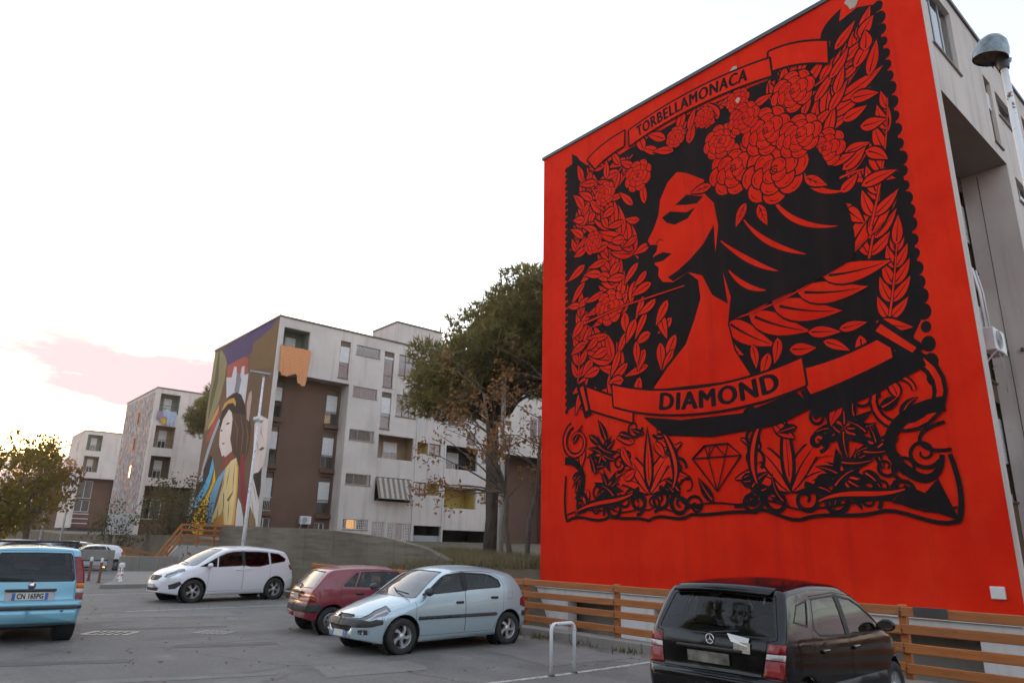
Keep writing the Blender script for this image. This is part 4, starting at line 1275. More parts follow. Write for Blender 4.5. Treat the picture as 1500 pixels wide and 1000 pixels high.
for c, r in [((8.3, 12.75), .80), ((9.55, 12.15), .95), ((9.4, 13.5), .72), ((10.35, 12.9), .62), ((7.9, 13.85), .55), ((8.75, 14.25), .5)]:
    pt.rose(c, r, rnd.uniform(0, 1))
for c, a in [((8.6, 11.5), -2.2), ((10.4, 11.6), -.8), ((7.5, 12.5), 3.0), ((9.0, 11.3), -1.4)]:
    pt.leaf(c, a, .75, .3, .2, veins=2)
# stem held below the chin, with a small bloom
pt.stroke([(2.2, 9.3), (4.0, 9.5), (6.4, 9.55)], .16, .05, 'black'); pt.stroke([(2.2, 9.3), (4.0, 9.5), (6.35, 9.55)], .07, .03, 'red')

# --- lower field: scrolls, acanthus and a cut stone in outline
gem = [(6.33, 4.29), (6.75, 4.62), (7.5, 4.62), (7.88, 4.27), (7.08, 3.35)]
pt.outline(gem, .06)
pt.stroke([gem[0], gem[3]], .045)
for a, b in [((6.85, 4.28), (6.95, 4.62)), ((6.75, 4.62), (6.85, 4.28)), ((7.1, 4.62), (6.85, 4.28)), ((7.1, 4.62), (7.4, 4.28)), ((7.5, 4.62), (7.4, 4.28)), ((6.85, 4.28), (7.08, 3.35)), ((7.4, 4.28), (7.08, 3.35))]:
    pt.stroke([a, b], .035)
def acanthus(c, s, k=1.0):
    b0 = (c[0], c[1] - .8 * k)
    for q in (1, -1):
        pt.leaf(b0, pi / 2 - q * .95, 1.35 * k, .46 * k, -q * 1.3, 'black', 'red')
        pt.leaf(b0, pi / 2 - q * .62, 1.9 * k, .50 * k, -q * 1.25)
        pt.leaf(b0, pi / 2 - q * .30, 2.25 * k, .50 * k, -q * .75)
    pt.leaf(b0, pi / 2, 2.4 * k, .5 * k, 0, 'black', 'red'); pt.leaf((c[0], c[1] - .55 * k), pi / 2, 1.8 * k, .26 * k, 0)
    for q in (1, -1):
        for j in range(3):
            pt.leaf((c[0] + q * (.55 + .1 * j) * k, c[1] + (.5 - .28 * j) * k), pi / 2 - q * (.7 + .5 * j), .75 * k, .3 * k, -q * .9, 'red', None)
    for q in (1, -1):
        pt.spiral((c[0] + q * .42 * k, c[1] - 1.0 * k), .42 * k, .06, pi / 2 if q > 0 else pi / 2, -q * 1.4, .16 * k, .07)
        pt.spiral((c[0] + q * .95 * k, c[1] + .55 * k), .30 * k, .05, -pi / 2, q * 1.2, .12 * k, .06)
acanthus((4.75, 4.05), 1, .86); acanthus((9.2, 3.95), -1, .9)
def cusp(c, pts, k=1.0, key='black'):
    pt.poly([(c[0] + x * k, c[1] + y * k) for x, y in pts], key)
star = [(0, .9), (.18, .3), (.75, .55), (.4, .05), (.95, -.25), (.3, -.3), (.2, -.95), (-.15, -.35), (-.7, -.7), (-.4, -.1), (-.95, .2), (-.3, .3)]
for c, k, rt in [((2.9, 4.7), .75, .3), ((3.1, 3.6), .7, 1.2), ((10.7, 4.7), .85, .7), ((10.6, 3.5), .85, .2), ((11.4, 4.2), .6, .9)]:
    q = [(x * cos(rt) - y * sin(rt), x * sin(rt) + y * cos(rt)) for x, y in star]
    cusp(c, q, k); cusp(c, q, k * .42, 'red')
    for i in range(4):
        pt.leaf((c[0], c[1]), rt + i * pi / 2 + .6, .95 * k, .3 * k, .6, 'black', 'red')
# thin scrolling leaves that fill the lower field
rl = random.Random(17)
got = [(4.75, 4.0), (9.2, 3.9), (7.1, 4.0), (7.1, 4.5), (7.1, 3.5)]
for tr in range(2500):
    u, z_ = rl.uniform(1.5, 12.4), rl.uniform(2.95, 5.4)
    if 5.9 < u < 8.2 and z_ > 3.1: continue
    if any(hypot(u - a, z_ - b) < (.9 if k < 2 else .42) for k, (a, b) in enumerate(got)): continue
    got.append((u, z_))
    a = rl.uniform(0, 2 * pi)
    k = rl.random()
    if k < .5:
        pt.leaf((u, z_), a, rl.uniform(.55, .95), rl.uniform(.2, .32), rl.uniform(-1.2, 1.2), 'black', 'red')
    elif k < .8:
        pt.spiral((u, z_), rl.uniform(.22, .36), .05, a, rl.choice((-1, 1)) * rl.uniform(1.1, 1.6), .1, .045)
    else:
        pt.leaf((u, z_), a, rl.uniform(.5, .8), rl.uniform(.2, .3), rl.uniform(-1, 1), 'red', 'black')
for z0, s in ((3.3, 1), (3.3, -1)):
    c = 7.08
    pt.stroke(bez((c + s * .5, 2.95), (c + s * 1.3, 2.9), (c + s * 1.5, 3.5), (c + s * 1.05, 3.75)), .12, .05)
    pt.stroke(bez((c + s * 1.05, 3.75), (c + s * .75, 3.85), (c + s * .7, 3.4), (c + s * 1.0, 3.4)), .07, .04)
# corner scrolls
pt.spiral((12.05, 5.3), .95, .34, 1.2, -1.15, .34, .12); pt.spiral((12.05, 5.3), .95, .34, 1.2, -1.15, .14, .05, 'red')
pt.stroke(bez((12.95, 5.0), (11.9, 5.0), (11.3, 4.2), (12.0, 3.6)), .34, .22); pt.stroke(bez((12.0, 3.6), (12.4, 3.2), (12.7, 3.5), (12.75, 3.9)), .24, .1)
pt.stroke(bez((12.9, 4.6), (12.1, 4.5), (12.2, 3.9), (12.95, 4.0)), .08, .08); pt.stroke(bez((12.9, 3.9), (13.05, 3.2), (13.0, 2.8), (12.88, 2.5)), .1, .12)
pt.poly([(12.9, 2.5), (12.3, 2.75), (11.6, 2.9), (11.9, 3.3), (12.3, 3.1), (12.6, 3.4)], 'black')
pt.spiral((1.75, 5.2), .62, .22, 1.9, 1.15, .28, .1); pt.spiral((1.75, 5.2), .62, .22, 1.9, 1.15, .1, .04, 'red')
pt.stroke(bez((1.2, 4.6), (2.1, 4.6), (2.3, 3.7), (1.7, 3.3)), .26, .16); pt.stroke(bez((1.25, 4.1), (1.2, 3.5), (1.15, 3.0), (1.3, 2.6)), .08, .1)
pt.spiral((1.95, 3.15), .36, .08, 2.2, -1.3, .16, .08)
# bottom rule: waves with curled ends
low = [(1.3, 2.62)]
for a, b, c in [(3.2, 2.75, .35), (4.7, 2.6, -.15), (6.2, 2.75, .3), (8.0, 2.78, -.05), (9.6, 2.62, .25), (11.2, 2.7, .12), (12.9, 2.5, .2)]:
    low += bez(low[-1], (lerp(low[-1][0], a, .35), low[-1][1] + c), (lerp(low[-1][0], a, .65), b - c), (a, b), 8)[1:]
pt.stroke(low, .09, .09, 'black')
pt.stroke([(u, z_ + .24 + .06 * sin(u * 3)) for u, z_ in low], .05, .05, 'black')
for c, s in [((5.85, 3.05), 1), ((8.1, 3.05), -1), ((3.4, 2.98), 1), ((10.3, 2.98), -1)]:
    pt.spiral(c, .36, .06, pi / 2, s * 1.5, .15, .07)
    pt.leaf((c[0], c[1] + .3), pi / 2 + s * .5, .75, .32, s * .8, 'black', 'red')
for p0, p1, p2, p3 in [((1.7, 2.9), (2.6, 3.3), (3.4, 3.1), (4.1, 3.4)), ((9.9, 3.0), (10.6, 3.3), (11.2, 3.0), (11.9, 3.2)), ((5.3, 5.2), (5.7, 4.6), (5.9, 4.0), (5.6, 3.5)), ((8.6, 5.2), (8.2, 4.6), (8.1, 4.0), (8.3, 3.5))]:
    pt.stroke(bez(p0, p1, p2, p3), .1, .1, 'black', .22)
    pt.stroke(bez(p0, p1, p2, p3), .03, .03, 'red', .08)
# --- ribbons
def ribbon(up, dn, folds=()):
    pt.strip(up, dn, 'red')
    pt.stroke(up, .07, .07); pt.stroke(dn, .07, .07); pt.stroke([up[0], dn[0]], .07); pt.stroke([up[-1], dn[-1]], .07)
top_u = bez((4.35, 15.92), (5.8, 16.22), (8.0, 16.22), (9.75, 15.82)); top_d = [(u + .02, z_ - .66) for u, z_ in top_u]
ribbon(bez((2.35, 15.62), (2.9, 15.95), (3.6, 16.0), (4.2, 16.02)), bez((2.75, 15.05), (3.2, 15.3), (3.7, 15.36), (4.15, 15.38)))
ribbon(bez((9.7, 16.05), (10.3, 16.02), (10.9, 15.75), (11.45, 15.4)), bez((9.62, 15.32), (10.2, 15.3), (10.8, 15.05), (11.4, 14.65)))
pt.poly([(9.62, 15.3), (9.85, 15.35), (10.0, 14.95), (9.7, 15.0)], 'black')
ribbon(top_u, top_d)
bot_u = bez((3.35, 6.95), (5.2, 6.25), (7.8, 6.1), (9.85, 6.65)); bot_d = [(u + .05, z_ - .78) for u, z_ in bot_u]
pt.poly([(4.6, 5.7), (6.0, 5.45), (8.0, 5.4), (9.6, 5.75), (10.0, 5.3), (9.0, 4.95), (7.0, 4.85), (5.4, 5.05)], 'black')
pt.poly([(9.7, 5.75), (11.9, 6.2), (12.5, 6.7), (12.7, 5.9), (11.5, 5.4), (10.0, 5.0)], 'black')
ribbon(bez((2.2, 7.05), (2.9, 6.75), (3.6, 6.45), (4.25, 6.25)), bez((2.35, 6.2), (2.9, 6.0), (3.6, 5.75), (4.2, 5.55)))
pt.poly([(3.35, 6.9), (4.25, 6.3), (4.2, 5.95), (3.5, 6.35)], 'black')
ribbon(bez((9.6, 6.35), (10.5, 6.35), (11.4, 6.6), (12.0, 6.85)), bez((9.95, 5.6), (10.7, 5.75), (11.5, 6.0), (12.05, 6.2)))
ribbon(bot_u, bot_d)
pt.stroke([(11.7, 7.05), (12.6, 6.2)], .5, .42); pt.stroke([(11.78, 7.0), (12.5, 6.3)], .2, .14, 'red')
pt.stroke([(1.95, 7.2), (2.3, 6.0)], .42, .34); pt.stroke([(2.0, 7.05), (2.25, 6.2)], .16, .12, 'red')
def on_curve(cu, u0, u1, w, dz):
    def f(x, y):
        s = (x + w / 2) / w
        i = s * (len(cu) - 1); k = max(0, min(len(cu) - 2, int(i))); t = i - k
        a, b = cu[k], cu[k + 1]
        dx, dy = b[0] - a[0], b[1] - a[1]; l = hypot(dx, dy)
        return (lerp(a[0], b[0], t) - dy / l * (y + dz), lerp(a[1], b[1], t) + dx / l * (y + dz))
    return f
mid = lambda a, b, lo, hi: [(lerp(p[0], q[0], .5), lerp(p[1], q[1], .5)) for p, q in zip(a, b)][lo:hi]
arc_text(pt, 'TORBELLAMONACA', .60, on_curve(mid(top_u, top_d, 1, 15), 0, 0, 6.35, 0), 0.0, squash=.98)
arc_text(pt, 'DIAMOND', .80, on_curve(mid(bot_u, bot_d, 5, 15), 0, 0, 4.05, 0), 0.0, squash=.92)

pt.build(blk1, {'black': M['mural_black'], 'red': M['mural_red']}, 'mural')
# bare patches where the paint has come off
m = MB()
for u, z_, r in ((8.55, 16.05, .11), (12.2, 16.2, .18), (12.35, 16.3, .1), (8.6, 14.95, .07)):
    m.add([(17.1 - .02, 18.23 - u - r * cos(a) * (1 + .3 * sin(3 * a)), z_ + r * 1.3 * sin(a)) for a in [2 * pi * i / 9 for i in range(9)]], [tuple(range(9))])
m.build('bare_patch', M['plaster_warm'], blk1)

# --- coloured figure on the second block
pt2 = Paint(18.6, 0.0)
mats2 = {}
pt2.poly([(-60.9, 1.0), (-47.45, 1.0), (-47.45, 17.25), (-60.9, 17.25)], 'base')
mats2['base'] = plaster('brown_mural_paint', (.17, .10, .06), dirt=(.1, .06, .04), amount=.3, streak=.25)
for i, (c, pts) in enumerate(B2_ART):
    k = 'c%.3f_%.3f_%.3f' % c
    if k not in mats2: mats2[k] = plaster('mural_colour', tuple(min(1, v * 1.0) for v in c), amount=.15, streak=.2, dirt=tuple(v * .5 for v in c))
    pt2.poly([(-y, z_) for y, z_ in pts], k)
pt2.build(blk2, mats2, 'mural')
# ------------------------------------------------------------------ timber fence, walls, barriers
def rail_mesh(L, w, h, seed):
    rnd = random.Random(seed); m = MB()
    m.bbox(-w / 2, w / 2, 0, L, -h / 2, h / 2, .008)
    return m.mesh('rail', M['wood'])
fence = thing('timber_fence', 'long orange stained timber fence of four rails along the kerb under the red wall', 'fence', (10.86, 1.7, 0))
RM = [rail_mesh(2.594, .042, .125, i) for i in range(2)]
pm = MB(); pm.bbox(-.05, .05, -.05, .05, .05, 1.13, .01); PM = pm.mesh('post', M['wood'])
bm_ = MB(); bm_.lathe([(.016, 0), (.013, .008), (0, .01)], 8, Matrix.Rotation(radians(-90), 4, 'Y')); BM = bm_.mesh('bolt', M['iron'])
rnd = random.Random(3)
for k in range(-3, 9):
    y = k * 2.6
    inst('post', PM, fence, (.085, y, 0))
    for z in (1.045, .81, .585, .325):
        inst('bolt', BM, fence, (-.022, y, z)) if k < 9 else None
    if k < 8:
        for i, z in enumerate((1.045, .81, .585, .325)):
            inst('rail', RM[(k + i) % 2], fence, (rnd.uniform(-.004, .004), y + .003, z + rnd.uniform(-.008, .008)), (rnd.uniform(-.002, .002), rnd.uniform(-.03, .03), rnd.uniform(-.002, .002)))
m = MB(); m.box(-.03, .03, 2.0, 2.42, 1.0, 1.115); m.build('burnt_patch', M['iron'], fence)

# retaining wall on the left of the fence, poured in lifts
rw = thing('retaining_wall', 'long weathered concrete retaining wall behind the white people carrier', 'wall', (14.5, 20.0, 0))
tops = [(20.0, 1.28), (21.5, 1.68), (24.3, 2.02), (29.5, 2.32), (36, 2.45), (44.0, 2.55)]
joints = [20.0, 22.6, 25.4, 28.2, 31.0, 33.8, 36.6, 39.4, 42.0]
for a, b in zip(joints, joints[1:]):
    m = MB(); n = 6
    for i in range(n):
        y0, y1 = lerp(a + .01, b - .01, i / n), lerp(a + .01, b - .01, (i + 1) / n)
        z0, z1 = interp(tops, y0), interp(tops, y1)
        o = rnd.uniform(0, .012)
        m.add([(0, y0 - 20, -.3), (0, y1 - 20, -.3), (0, y1 - 20, z1), (0, y0 - 20, z0), (.28, y0 - 20, -.3), (.28, y1 - 20, -.3), (.28, y1 - 20, z1), (.28, y0 - 20, z0)],
              [(0, 3, 2, 1), (4, 5, 6, 7), (3, 7, 6, 2)] + ([(0, 4, 7, 3)] if i == 0 else []) + ([(1, 2, 6, 5)] if i == n - 1 else []))
    m.build('wall_section', M['concrete_old'], rw)

# landing, steps and their rails at the left end of the wall
st = thing('outdoor_stair', 'whitewashed concrete stair landing with scribbles at the left end of the retaining wall', 'steps', (12.4, 42, 0))
def scribble_mat():
    m, nt, b = new_mat('scribbled_whitewash')
    w = nt.nodes.new('ShaderNodeTexWave'); w.inputs['Scale'].default_value = 1.6; w.inputs['Distortion'].default_value = 9.0; w.inputs['Detail'].default_value = 3.0; w.inputs['Detail Scale'].default_value = 1.6
    n = noise_node(nt, 1.3, 4)
    f = nt.nodes.new('ShaderNodeMath'); f.operation = 'MULTIPLY'
    nt.links.new(rng(nt, w.outputs['Fac'], .86, .92), f.inputs[0]); nt.links.new(rng(nt, n.outputs['Fac'], .45, .55), f.inputs[1])
    nt.links.new(mixc(nt, f.outputs[0], (.42, .40, .38), (.22, .08, .08)), b.inputs['Base Color'])
    b.inputs['Roughness'].default_value = .9
    return m
M['scribble'] = scribble_mat()
m = MB(); m.box(0, 2.0, 0, 2.0, 0, 1.42); m.build('landing', M['scribble'], st)
for i in range(8):
    m = MB(); m.box(-.02 - .0, 1.6, 2.0 + i * .28, 2.0 + (i + 1) * .28 - .004, 0, 1.42 - (i + 1) * .17); m.build('step', M['concrete'], st)
m = MB(); m.add([(-1.25, -.02, 0), (0, -.02, 0), (0, -.02, 1.42), (-1.25, .2, 0), (0, .2, 0), (0, .2, 1.42)], [(0, 1, 2), (5, 4, 3), (0, 2, 5, 3)]); m.build('cheek_wall', M['scribble'], st)
sr = thing('stair_railing', 'orange timber railing round the stair landing below the painted figure', 'railing', (12.4, 42, 1.42))
for z in (1.12, .84, .56, .28):
    m = MB(); m.bar((-.05, -.06, z), (2.7, -.06, z), .05, .11); m.build('rail', M['wood'], sr)
for x in (0.0, .9, 1.8, 2.65):
    m = MB(); m.bar((x, 0, -.02), (x, 0, 1.16), .09, .09, up=(0, 1, 0)); m.build('post', M['wood'], sr)
for z in (1.12, .70, .36):
    m = MB(); m.bar((-.02, -.06, z), (-1.2, -.12, z - 1.85), .05, .11); m.build('sloping_rail', M['wood'], sr)
for x in (-.6, -1.2):
    m = MB(); m.bar((x, -.04, -1.4), (x, -.04, 1.12 + x * 1.54), .08, .08, up=(0, 1, 0)); m.build('post', M['wood'], sr)
lr = thing('low_railing', 'low orange timber rail running left from the foot of the stair', 'railing', (10.3, 44.6, 0))
for z in (1.25, .95, .65):
    m = MB(); m.bar((-.1, 0, z), (1.95, 0, z - .42), .05, .12); m.build('rail', M['wood'], lr)
for x in (0, 1.0, 1.9):
    m = MB(); m.bar((x, .06, 0), (x, .06, 1.28 - x * .2), .08, .08, up=(0, 1, 0)); m.build('post', M['wood'], lr)

lw = thing('low_concrete_wall', 'low grey concrete parapet across the far end of the lot, left of the people carrier', 'wall', (9.5, 41.6, 0))
for i in range(3):
    m = MB(); m.bbox(i * .95 + .004, (i + 1) * .95 - .004, 0, .25, 0, .86, .015); m.build('wall_section', M['concrete'], lw)
gb = thing('concrete_barrier', 'concrete beam barrier on stubby posts in front of the small white hatchback', 'barrier', (5.2, 44.4, 0))
for i in range(3):
    m = MB(); m.bbox(i * 1.55 + .006, (i + 1) * 1.55 - .006, 0, .2, .62, 1.12, .015); m.build('beam', M['concrete'], gb)
for x in (.1, 1.5, 3.05, 4.5):
    m = MB(); m.bbox(x - .12, x + .12, .02, .22, 0, .615, .01); m.build('post', M['concrete'], gb)

M['grate'] = plain('worn_iron_grate', (.36, .35, .33), .55, .3)
M['hole'] = plain('drain_darkness', (.008, .008, .008), .95)
M['rust_brown'] = plain('rusty_red_steel', (.16, .06, .04), .8, var=.4, scale=14)
# bollards by the island
def bollard(label, x, y, r, h, mat, head=None, grp='bollards by the traffic island'):
    t = thing('bollard', label, 'bollard', (x, y, 0), 0, grp)
    m = MB(); m.lathe([(r * 1.3, 0), (r * 1.3, .03), (r, .05), (r, h - .03), (r * .7, h), (0, h + .01)], 14); m.build('shaft', M[mat], t)
    if head:
        m = MB(); m.lathe([(r * 1.02, h - .155), (r * 1.06, h - .14), (r * 1.06, h - .02), (r * .75, h + .012), (0, h + .022)], 14); m.build('painted_head', M[head], t)
    return t
bollard('thin rusty bollard with a pale cap, leftmost of the three by the island', 7.0, 35.4, .055, .95, 'rust_brown', 'rust_white')
bollard('rusty bollard with a white cap, middle one of the three by the island', 7.05, 33.7, .055, .95, 'rust_brown', 'rust_white')
bollard('thick red and white bollard standing at the corner of the island', 7.4, 31.9, .10, .82, 'rust_red', 'rust_white')

# tubular hoop on the bay line
hp = thing('hoop_barrier', 'white chipped tubular hoop barrier standing on the bay line', 'barrier', (7.98, 8.0, 0))
pts = [(-.24, 0, 0), (-.24, 0, .62)] + [(-.24 + .08 - .08 * cos(a), 0, .62 + .08 * sin(a)) for a in (radians(30), radians(60), radians(90))] + [(.24 - .08 + .08 * sin(a), 0, .62 + .08 * cos(a)) for a in (0, radians(30), radians(60), radians(90))] + [(.24, 0, 0)]
m = MB(); m.tube(pts, .027, 12); m.build('hoop', M['rust_white'], hp)
for x in (-.24, .24):
    m = MB(); m.lathe([(.055, .002), (.055, .012), (.03, .02)], 14, Matrix.Translation((x, 0, 0))); m.build('base_flange', M['iron'], hp)

# storm drains
def drain(label, x, y, w, l, rot):
    t = thing('storm_drain', label, 'drain', (x, y, .0), rot)
    m = MB(); m.box(-w / 2, w / 2, -l / 2, l / 2, .004, .006); m.build('pit', M['hole'], t)
    m = MB(); e = .04
    for a, b, c, d in ((-w / 2 - e, w / 2 + e, -l / 2 - e, -l / 2), (-w / 2 - e, w / 2 + e, l / 2, l / 2 + e), (-w / 2 - e, -w / 2, -l / 2, l / 2), (w / 2, w / 2 + e, -l / 2, l / 2)):
        m.box(a, b, c, d, .002, .009)
    m.build('frame', M['frame_grey'], t)
    n = 6
    bmx = MB(); bmx.box(-w / 2, w / 2, -.024, .024, .0075, .0085); me = bmx.mesh('bar', M['grate'])
    for i in range(n):
        inst('bar', me, t, (0, lerp(-l / 2 + .05, l / 2 - .05, i / (n - 1)), 0))
drain('iron storm drain grating in the asphalt between the people carrier and the camera', 5.45, 15.35, .42, .62, radians(38))
drain('iron storm drain grating beside the turquoise car', 3.75, 16.2, .5, .8, radians(50))

# ------------------------------------------------------------------ lamps and poles
lp = thing('street_lamp', 'tall street lamp with a round metal dome head beside the red block', 'street lamp', (9.71, 1.74, 0))
m = MB(); m.tube([(0, 0, 0), (0, 0, 1.2), (0, 0, 7.98)], [.075, .06, .042], 14); m.build('pole', M['rust_white'], lp)
dm, nt, b = new_mat('sooty_steel_dome')
n_ = noise_node(nt, 9, 5); nt.links.new(mixc(nt, rng(nt, n_.outputs['Fac'], .35, .7), (.10, .12, .13), (.26, .29, .31)), b.inputs['Base Color']); b.inputs['Metallic'].default_value = .7; b.inputs['Roughness'].default_value = .3
T = Matrix.Translation((-.11, .095, 7.98)) @ Matrix.Rotation(radians(14), 4, 'X') @ Matrix.Diagonal((.74, .74, 1.2, 1))
m = MB(); m.lathe([(.27, -.02), (.275, .02), (.262, .09), (.22, .17), (.14, .225), (.05, .245), (0, .247)], 28, T); m.build('dome', dm, lp)
m = MB(); m.lathe([(.255, .0), (.2, .06), (.1, .10), (0, .11)], 24, T); m.build('reflector', plain('rusty_reflector', (.20, .12, .07), .7, var=.4, scale=12), lp)
m = MB(); m.lathe([(.06, -.14), (.075, -.05), (.07, .06)], 12, Matrix.Translation((0, 0, 7.94))); m.build('collar', M['iron'], lp)
sm, nt, b = new_mat('blue_plastic_shard'); b.inputs['Base Color'].default_value = (.05, .14, .30, 1); b.inputs['Roughness'].default_value = .3
for k, (x, y, s) in enumerate([(.07, -.02, .8), (.03, .12, .7), (-.05, .17, .6), (.09, -.06, .5)]):
    m = MB(); m.add([(x - .04, y, 7.99), (x + .05, y - .02, 8.0), (x + .03, y, 7.99 - .14 * s), (x - .01, y + .01, 7.99 - .09 * s)], [(0, 1, 2, 3)]); m.build('broken_lens', sm, lp)

lp = thing('street_lamp', 'slender white street lamp with a flat head in front of the painted figure', 'street lamp', (13.0, 34.35, 0))
m = MB(); m.tube([(0, 0, 0), (0, 0, 3), (0, 0, 9.75)], [.10, .085, .05], 12); m.build('pole', M['rust_white'], lp)
m = MB(); m.bar((.25, -.2, 9.84), (-.62, .25, 9.93), .22, .09); m.build('lamp_head', M['frame_grey'], lp)
m = MB(); m.lathe([(.06, 9.68), (.075, 9.72), (.07, 9.8)], 10); m.build('collar', M['frame_grey'], lp)
for k, a in enumerate((0.6, 2.4, 4.0)):
    m = MB(); m.lathe([(0, 0), (.10, .02), (.13, .14), (0, .15)], 12, Matrix.Translation((.08 * cos(a), .08 * sin(a), 7.55)) @ Matrix.Rotation(a, 4, 'Z') @ Matrix.Rotation(radians(100), 4, 'Y')); m.build('floodlight', M['frame_white'], lp)
def plain_pole(label, x, y, z, h, r, mat='rust_white', grp=None, arm=0):
    t = thing('pole', label, 'pole', (x, y, z), 0, grp)
    m = MB(); m.tube([(0, 0, 0), (0, 0, h)], [r, r * .65], 10); m.build('shaft', M[mat], t)
    m = MB(); m.lathe([(r * 1.5, 0), (r * 1.5, .12), (r, .2)], 10); m.build('foot', M['concrete'], t)
    if arm:
        m = MB(); m.bar((0.1, 0, h), (-arm, .1, h + .08), .18, .08); m.build('lamp_head', M['frame_grey'], t)
plain_pole('pale concrete pole beside the big pine trunk', 23.15, 27.6, 1.1, 9.2, .17, 'concrete_white')
for lb, x, y, h in [('white lamp pole at the corner of the farthest block', 14.2, 88.0, 9.5), ('white lamp pole between the left tree and the farthest block', 11.8, 84.0, 9.0), ('thin white lamp pole near the left edge of the lot', 7.7, 80.0, 9.0)]:
    plain_pole(lb, x, y, 0, h, .11, 'rust_white', 'lamp poles at the far end of the lot', .7)
# ------------------------------------------------------------------ car materials
def paint(name, col, metal=0.35, rough=0.32, dust_glare=0.12, coat=0.8):
    m, nt, b = new_mat(name)
    n = noise_node(nt, 2.2, 5, 0.6)
    d = noise_node(nt, 26, 4, 0.7)
    f = rng(nt, n.outputs['Fac'], 0.45, 0.8, 0.0, dust_glare)
    c = mixc(nt, f, col, (0.32, 0.30, 0.27))
    c = mixc(nt, rng(nt, d.outputs['Fac'], 0.6, 0.75, 0.0, dust_glare * .7), c, (0.30, 0.28, 0.25))
    nt.links.new(c, b.inputs['Base Color'])
    b.inputs['Metallic'].default_value = metal
    nt.links.new(rng(nt, n.outputs['Fac'], 0.3, 0.8, rough, rough + .18), b.inputs['Roughness'])
    b.inputs['Coat Weight'].default_value = coat
    b.inputs['Coat Roughness'].default_value = 0.05
    return m
M['rubber'] = plain('black_rubber', (0.018, 0.018, 0.018), 0.6, var=0.2)
M['tyre'] = plain('dusty_tyre', (0.028, 0.027, 0.026), 0.85, var=0.35, scale=9)
M['plastic'] = plain('grey_black_plastic', (0.035, 0.035, 0.036), 0.55, var=0.25)
M['under'] = plain('car_underside', (0.012, 0.012, 0.012), 0.9)
M['lining'] = plain('dark_cabin_lining', (0.035, 0.034, 0.034), 0.9)
M['seat'] = plain('grey_seat_fabric', (0.055, 0.056, 0.06), 0.95)
M['alloy'] = plain('silver_wheel_paint', (0.55, 0.55, 0.56), 0.35, 0.6)
M['alloy_dark'] = plain('grey_wheel_paint', (0.20, 0.20, 0.21), 0.4, 0.5)
M['hub_dark'] = plain('dark_brake', (0.02, 0.02, 0.02), 0.7)
M['chrome'] = plain('chrome', (0.72, 0.72, 0.73), 0.12, 1.0, var=0.03)
M['lamp_body'] = plain('lamp_reflector', (0.62, 0.63, 0.65), 0.25, 0.85, var=0.2, scale=14)
M['lens_clear'] = glass_mat('clear_lamp_lens', (0.9, 0.92, 0.93), 0.03, 0.05)
M['lens_red'] = plain('red_lamp_lens', (0.20, 0.004, 0.006), 0.28, var=0.45, scale=18, coat=0.15)
M['lens_orange'] = plain('orange_lamp_lens', (0.75, 0.20, 0.02), 0.14, var=0.2, scale=18, coat=0.6)
M['lens_white'] = plain('frosted_lamp_lens', (0.42, 0.36, 0.36), 0.2, var=0.3, scale=18, coat=0.6)
M['car_glass'] = glass_mat('car_glass', (0.50, 0.55, 0.53), 0.01, 0.0, 1.42)
M['car_glass_dark'] = glass_mat('privacy_glass', (0.10, 0.11, 0.11), 0.01, 0.0, 1.4)
M['screen_glass'] = glass_mat('windscreen_glass', (0.42, 0.46, 0.45), 0.01, 0.0, 2.1, .14)  # diffuse share paints reflected sky brightness onto the screens
M['plate'] = plain('number_plate_white', (0.62, 0.62, 0.60), 0.45, var=0.05)
M['plate_blue'] = plain('number_plate_blue', (0.04, 0.16, 0.50), 0.45)
M['plate_black'] = plain('number_plate_black', (0.02, 0.02, 0.02), 0.5)
M['paper'] = plain('white_paper', (0.70, 0.70, 0.69), 0.8, var=0.05)
M['leaflet'] = plain('pale_leaflet', (0.42, 0.38, 0.30), 0.8, var=0.3, scale=30)

VIEW = {'side': (0, 2, 1), 'top': (0, 1, 2), 'end': (1, 2, 0)}

